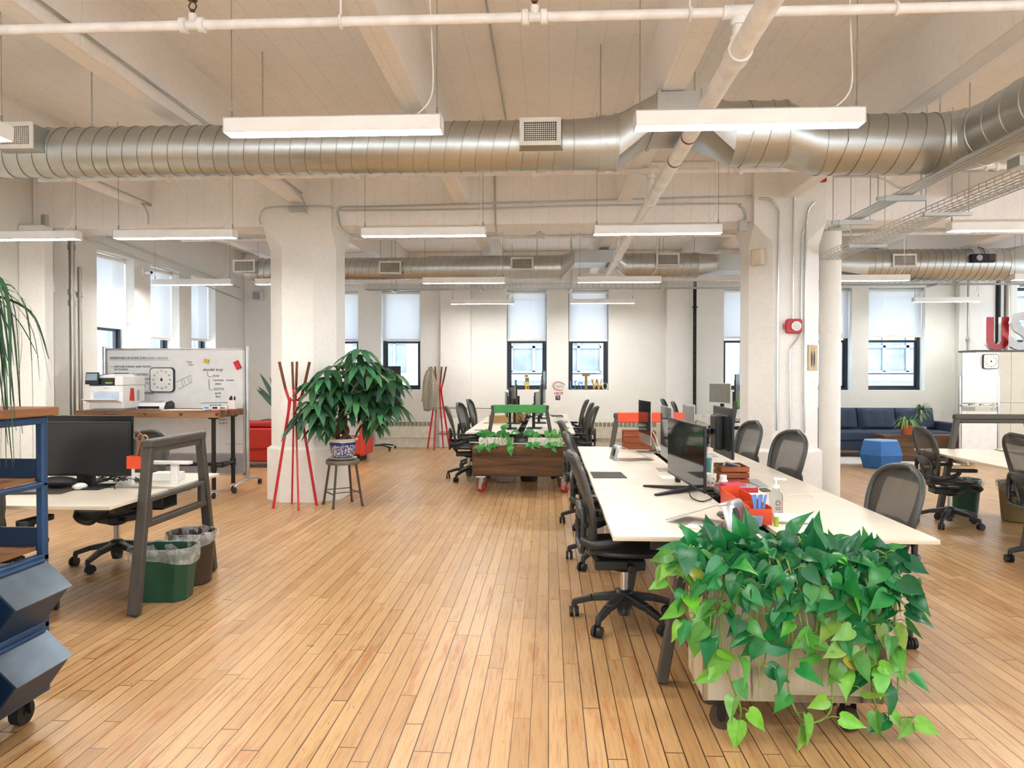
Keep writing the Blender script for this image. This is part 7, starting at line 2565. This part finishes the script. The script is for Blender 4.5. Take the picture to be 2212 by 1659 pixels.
# feather print on the pillar
t = thing('art_print', 'small tan paper print of two dark feathers on the second pillar', 'print', (2.79 + 0.30, 9.17 - 0.30, at(1757, 773, Y=8.9).z), R(45))
obj('sheet', MB().bx(-0.115, 0.115, -0.012, -0.009, -0.15, 0.15), pm('tan_paper', '#cdb996', 0.8), t)
for x in (-0.03, 0.03):
    m = MB()
    for k in range(14):
        z = -0.09 + 0.013 * k
        w = 0.022 * math.sin(PI * (k + 1) / 15) ** 0.6
        for s_ in (-1, 1):
            m.add([(x, -0.0135, z), (x + s_ * w, -0.0135, z - 0.018), (x + s_ * w, -0.0135, z - 0.006), (x, -0.0135, z + 0.012)], [(0, 1, 2, 3)])
    m.bx(x - 0.001, x + 0.001, -0.014, -0.013, -0.11, 0.12)
    obj('feather_drawing', m, pm('feather_ink', '#4b4d52', 0.7), t)
for px, py, lab, cat in ((1401, 821, 'small white sensor on the end wall near the serif letters', 'sensor'),):
    o_ = item('wall_sensor', lab, cat, MB().bx(-0.045, 0.045, -0.02, 0, -0.045, 0.045).bx(-0.015, 0.015, -0.028, -0.02, -0.015, 0.015), M['white_plastic'], at(px, py, Y=15.498))
for px, lab in ((2011, 'double wall socket plate just past the sofa arm'), (2040, 'blank wall plate beside the double socket')):
    item('wall_socket', lab, 'socket', MB().bx(-0.055, 0.055, -0.008, 0, -0.06, 0.06).bx(-0.03, -0.008, -0.010, -0.008, -0.03, 0.03), M['white_plastic'], at(px, 892, Y=15.498))
# red sketch and HELP! sheet on the end wall
t = thing('wall_sketch', 'red pen sketch on the end wall between the yellow cubes and the letters', 'drawing', at(1207, 833, Y=15.495))
M['red_ink'] = pm('red_ink', '#b5564e', 0.8)
m = MB()
for i in range(3):
    m.tube([(0.13 * math.cos(R(q)) * (1 - 0.08 * i) + 0.01 * math.sin(q), -0.002, 0.085 * math.sin(R(q)) + 0.006 * math.cos(3 * R(q)) - 0.01 * i) for q in range(10 * i, 300 + 15 * i, 12)], 0.0025, 4)
m.tube(spline([(-0.09, -0.002, -0.03), (-0.03, -0.002, 0.0), (0.0, -0.002, -0.02), (0.05, -0.002, 0.01), (0.1, -0.002, -0.035), (0.03, -0.002, -0.03), (-0.05, -0.002, -0.035)], 5), 0.003, 4)
obj('pen_line', m, M['red_ink'], t)
t = thing('poster', 'small sheet reading HELP! with a dark picture below the red sketch', 'poster', at(1205, 858, Y=15.495))
obj('sheet', MB().bx(-0.085, 0.085, -0.002, 0, -0.10, 0.12), M['paper'], t)
text('HELP!', 0.075, Vector(t.location) + Vector((-0.075, -0.0035, 0.055)), (1, 0, 0), (0, 0, 1), M['red_ink'], t, bold=0.002)
m = MB().bx(-0.05, 0.05, -0.004, -0.002, -0.06, 0.035)
obj('picture', m, pm('poster_dark', '#4a3a36', 0.7), t)
obj('picture_mark', MB().tube([(0.022 * math.cos(R(q)), -0.005, -0.01 + 0.022 * math.sin(R(q))) for q in range(-60, 200, 20)], 0.006, 5), M['paper'], t)
tag(obj('paper_sheet', MB().bx(-0.09, 0.09, -0.002, 0, -0.06, 0.06), M['paper'], loc=at(1203, 873, Y=15.497)), 'faint blank sheet pinned below the HELP! sheet', 'paper')

# window sill letters and cubes
SZ = 1.19 + 0.013
M['navy_letter'] = pm('navy_letter', '#5576a3', 0.5)
M['gold'] = pm('ochre_letter', '#c99a3a', 0.5)
M['cream'] = pm('cream_letter', '#d8c596', 0.5)
M['woodletter'] = pm('brass_letter', '#8f7440', 0.45)


def serif_letter(ch, label, px0, px1, py0, mat, dy=0.06):
    a, b = at(px0, 843, Y=YB + dy), at(px1, 843, Y=YB + dy)
    w = b.x - a.x
    h = at(px0, py0, Y=YB + dy).z - SZ
    t = thing('sill_letter', label, 'letter', (a.x, YB + dy, SZ), 0, 'serif letters on the window sill')
    d = 0.035
    m = MB()
    s_ = h * 0.055

    def st(x0, z0, x1, z1, k): m.bar((x0, d / 2, z0), (x1, d / 2, z1), d, k, None)

    def hb(x0, x1, z, k=s_): m.bx(x0, x1, 0, d, z - k / 2, z + k / 2)

    def vb(x, z0, z1, k): m.bx(x - k / 2, x + k / 2, 0, d, z0, z1)
    if ch == 'U':
        k = w * 0.17
        vb(w * 0.22, h * 0.28, h, k); vb(w * 0.80, h * 0.28, h, k * 0.5)
        m.tube([(w * 0.51 + w * 0.29 * math.cos(R(q)), d / 2, h * 0.28 + h * 0.25 * math.sin(R(q))) for q in range(180, 361, 15)], [k * 0.45 - k * 0.018 * i for i in range(13)], 8)
        hb(0, w * 0.44, h - s_ / 2); hb(w * 0.62, w, h - s_ / 2)
    elif ch == 'T':
        hb(0, w, h - s_ * 1.2, s_ * 2.4); vb(w / 2, 0, h - s_ * 2.4, w * 0.34); m.bx(w * 0.2, w * 0.8, 0, d, 0, s_)
        vb(w * 0.06, h * 0.86, h - s_, w * 0.10); vb(w * 0.94, h * 0.86, h - s_, w * 0.10)
    elif ch == 'W':
        k = w * 0.15
        for x0, x1, kk in ((0.12, 0.31, k), (0.31, 0.48, k * 0.5), (0.48, 0.68, k), (0.68, 0.88, k * 0.5)):
            up = x0 in (0.12, 0.48)
            zA, zB = (h, 0) if up else (0, h)
            m.prism([(x0 * w - kk / 2, zA), (x0 * w + kk / 2, zA), (x1 * w + kk / 2, zB), (x1 * w - kk / 2, zB)], (0, 0, 0), (1, 0, 0), (0, 0, 1), (0, d, 0))
        hb(0, w * 0.26, h - s_ / 2); hb(w * 0.36, w * 0.6, h - s_ / 2); hb(w * 0.76, w, h - s_ / 2)
    elif ch == 'o':
        n = 28
        for i in range(n):
            q0, q1 = R(360 * i / n), R(360 * (i + 1) / n)
            P = lambda q, k: (w / 2 + (w / 2 - k) * math.cos(q), h / 2 + (h / 2 - k * 0.5) * math.sin(q))
            kk = lambda q: w * (0.10 + 0.14 * abs(math.cos(q)))
            m.prism([P(q0, 0), P(q1, 0), P(q1, kk(q1)), P(q0, kk(q0))], (0, 0, 0), (1, 0, 0), (0, 0, 1), (0, d, 0))
    elif ch == 's':
        pts = spline([(w * 0.85, d / 2, h * 0.74), (w * 0.7, d / 2, h * 0.94), (w * 0.38, d / 2, h * 0.93), (w * 0.22, d / 2, h * 0.72), (w * 0.5, d / 2, h * 0.5), (w * 0.78, d / 2, h * 0.27), (w * 0.6, d / 2, h * 0.06), (w * 0.3, d / 2, h * 0.06), (w * 0.14, d / 2, h * 0.28)], 5)
        m.tube(pts, h * 0.062, 8)
    obj('letter_body', m, mat, t)
    return t


serif_letter('U', 'navy serif letter U on the window sill, first of five', 1229, 1246, 823, M['navy_letter'])
serif_letter('s', 'navy serif letter S on the window sill, beside the U', 1247, 1260, 826, M['navy_letter'])
serif_letter('T', 'tall brass-coloured serif letter T on the window sill', 1258, 1274, 808, M['woodletter'], 0.02)
serif_letter('W', 'ochre serif letter W on the window sill', 1276, 1303, 820, M['gold'])
serif_letter('o', 'cream serif letter O closing the word on the window sill', 1300, 1315, 827, M['cream'], 0.02)
cols = [('#d9952b', 'lowest orange cube'), ('#c9c6a2', 'pale cube second from the bottom'), ('#8d8a66', 'olive cube third from the bottom'), ('#d8d2a8', 'top cream cube')]
p = at(1138, 843, Y=YB + 0.1)
for k, (c, lab) in enumerate(cols):
    s_ = 0.082
    t = thing('toy_cube', lab + ' of the stack on the window sill', 'cube', (p.x + (0.006, 0.0, 0.006, -0.006)[k], YB + 0.10, SZ + k * (s_ + 0.0005)), R((4, -10, 6, -4)[k]), 'cubes stacked on the window sill')
    obj('cube', MB().bx(-s_ / 2 - (0.012 if k in (1, 3) else 0), s_ / 2, -s_ / 2, s_ / 2, 0, s_), pm('cube_%d' % k, c, 0.6), t, bevel=0.003)
    if k == 2:
        m = MB().bx(-0.025, 0.03, -s_ / 2 - 0.002, -s_ / 2 - 0.0005, 0.045, 0.055).bx(-0.025, -0.015, -s_ / 2 - 0.002, -s_ / 2 - 0.0005, 0.015, 0.045)
    else:
        m = MB().prism([(0.018 * math.cos(R(q)), 0.018 * math.sin(R(q))) for q in range(0, 360, 24)], (0.008, -s_ / 2 - 0.0005, s_ / 2), (1, 0, 0), (0, 0, 1), (0, -0.0015, 0))
    obj('cube_mark', m, M['black'] if k != 1 else M['gold'], t)

# black audio device strapped to the far duct
p = at(2122, 558, Y=11.98)
t = thing('hanging_speaker', 'black audio device with a round pale driver strapped to the far duct', 'speaker', p)
obj('body', MB().box((0, 0, 0), (0.36, 0.10, 0.13)), M['black_matte'], t, bevel=0.01)
obj('driver', MB().cyl((-0.08, -0.05, 0), (-0.08, -0.075, 0), 0.045, seg=18), M['grey_plastic'], t)
obj('red_panel', MB().box((0.12, -0.052, 0.01), (0.10, 0.008, 0.09)), pm('maroon_panel', '#4a2524', 0.4), t)
obj('strap', MB().tube([(0.05, 0, 0.06), (0.08, 0.12, 0.17), (0.10, 0.3, 0.22)], 0.008, 6), M['black'], t)
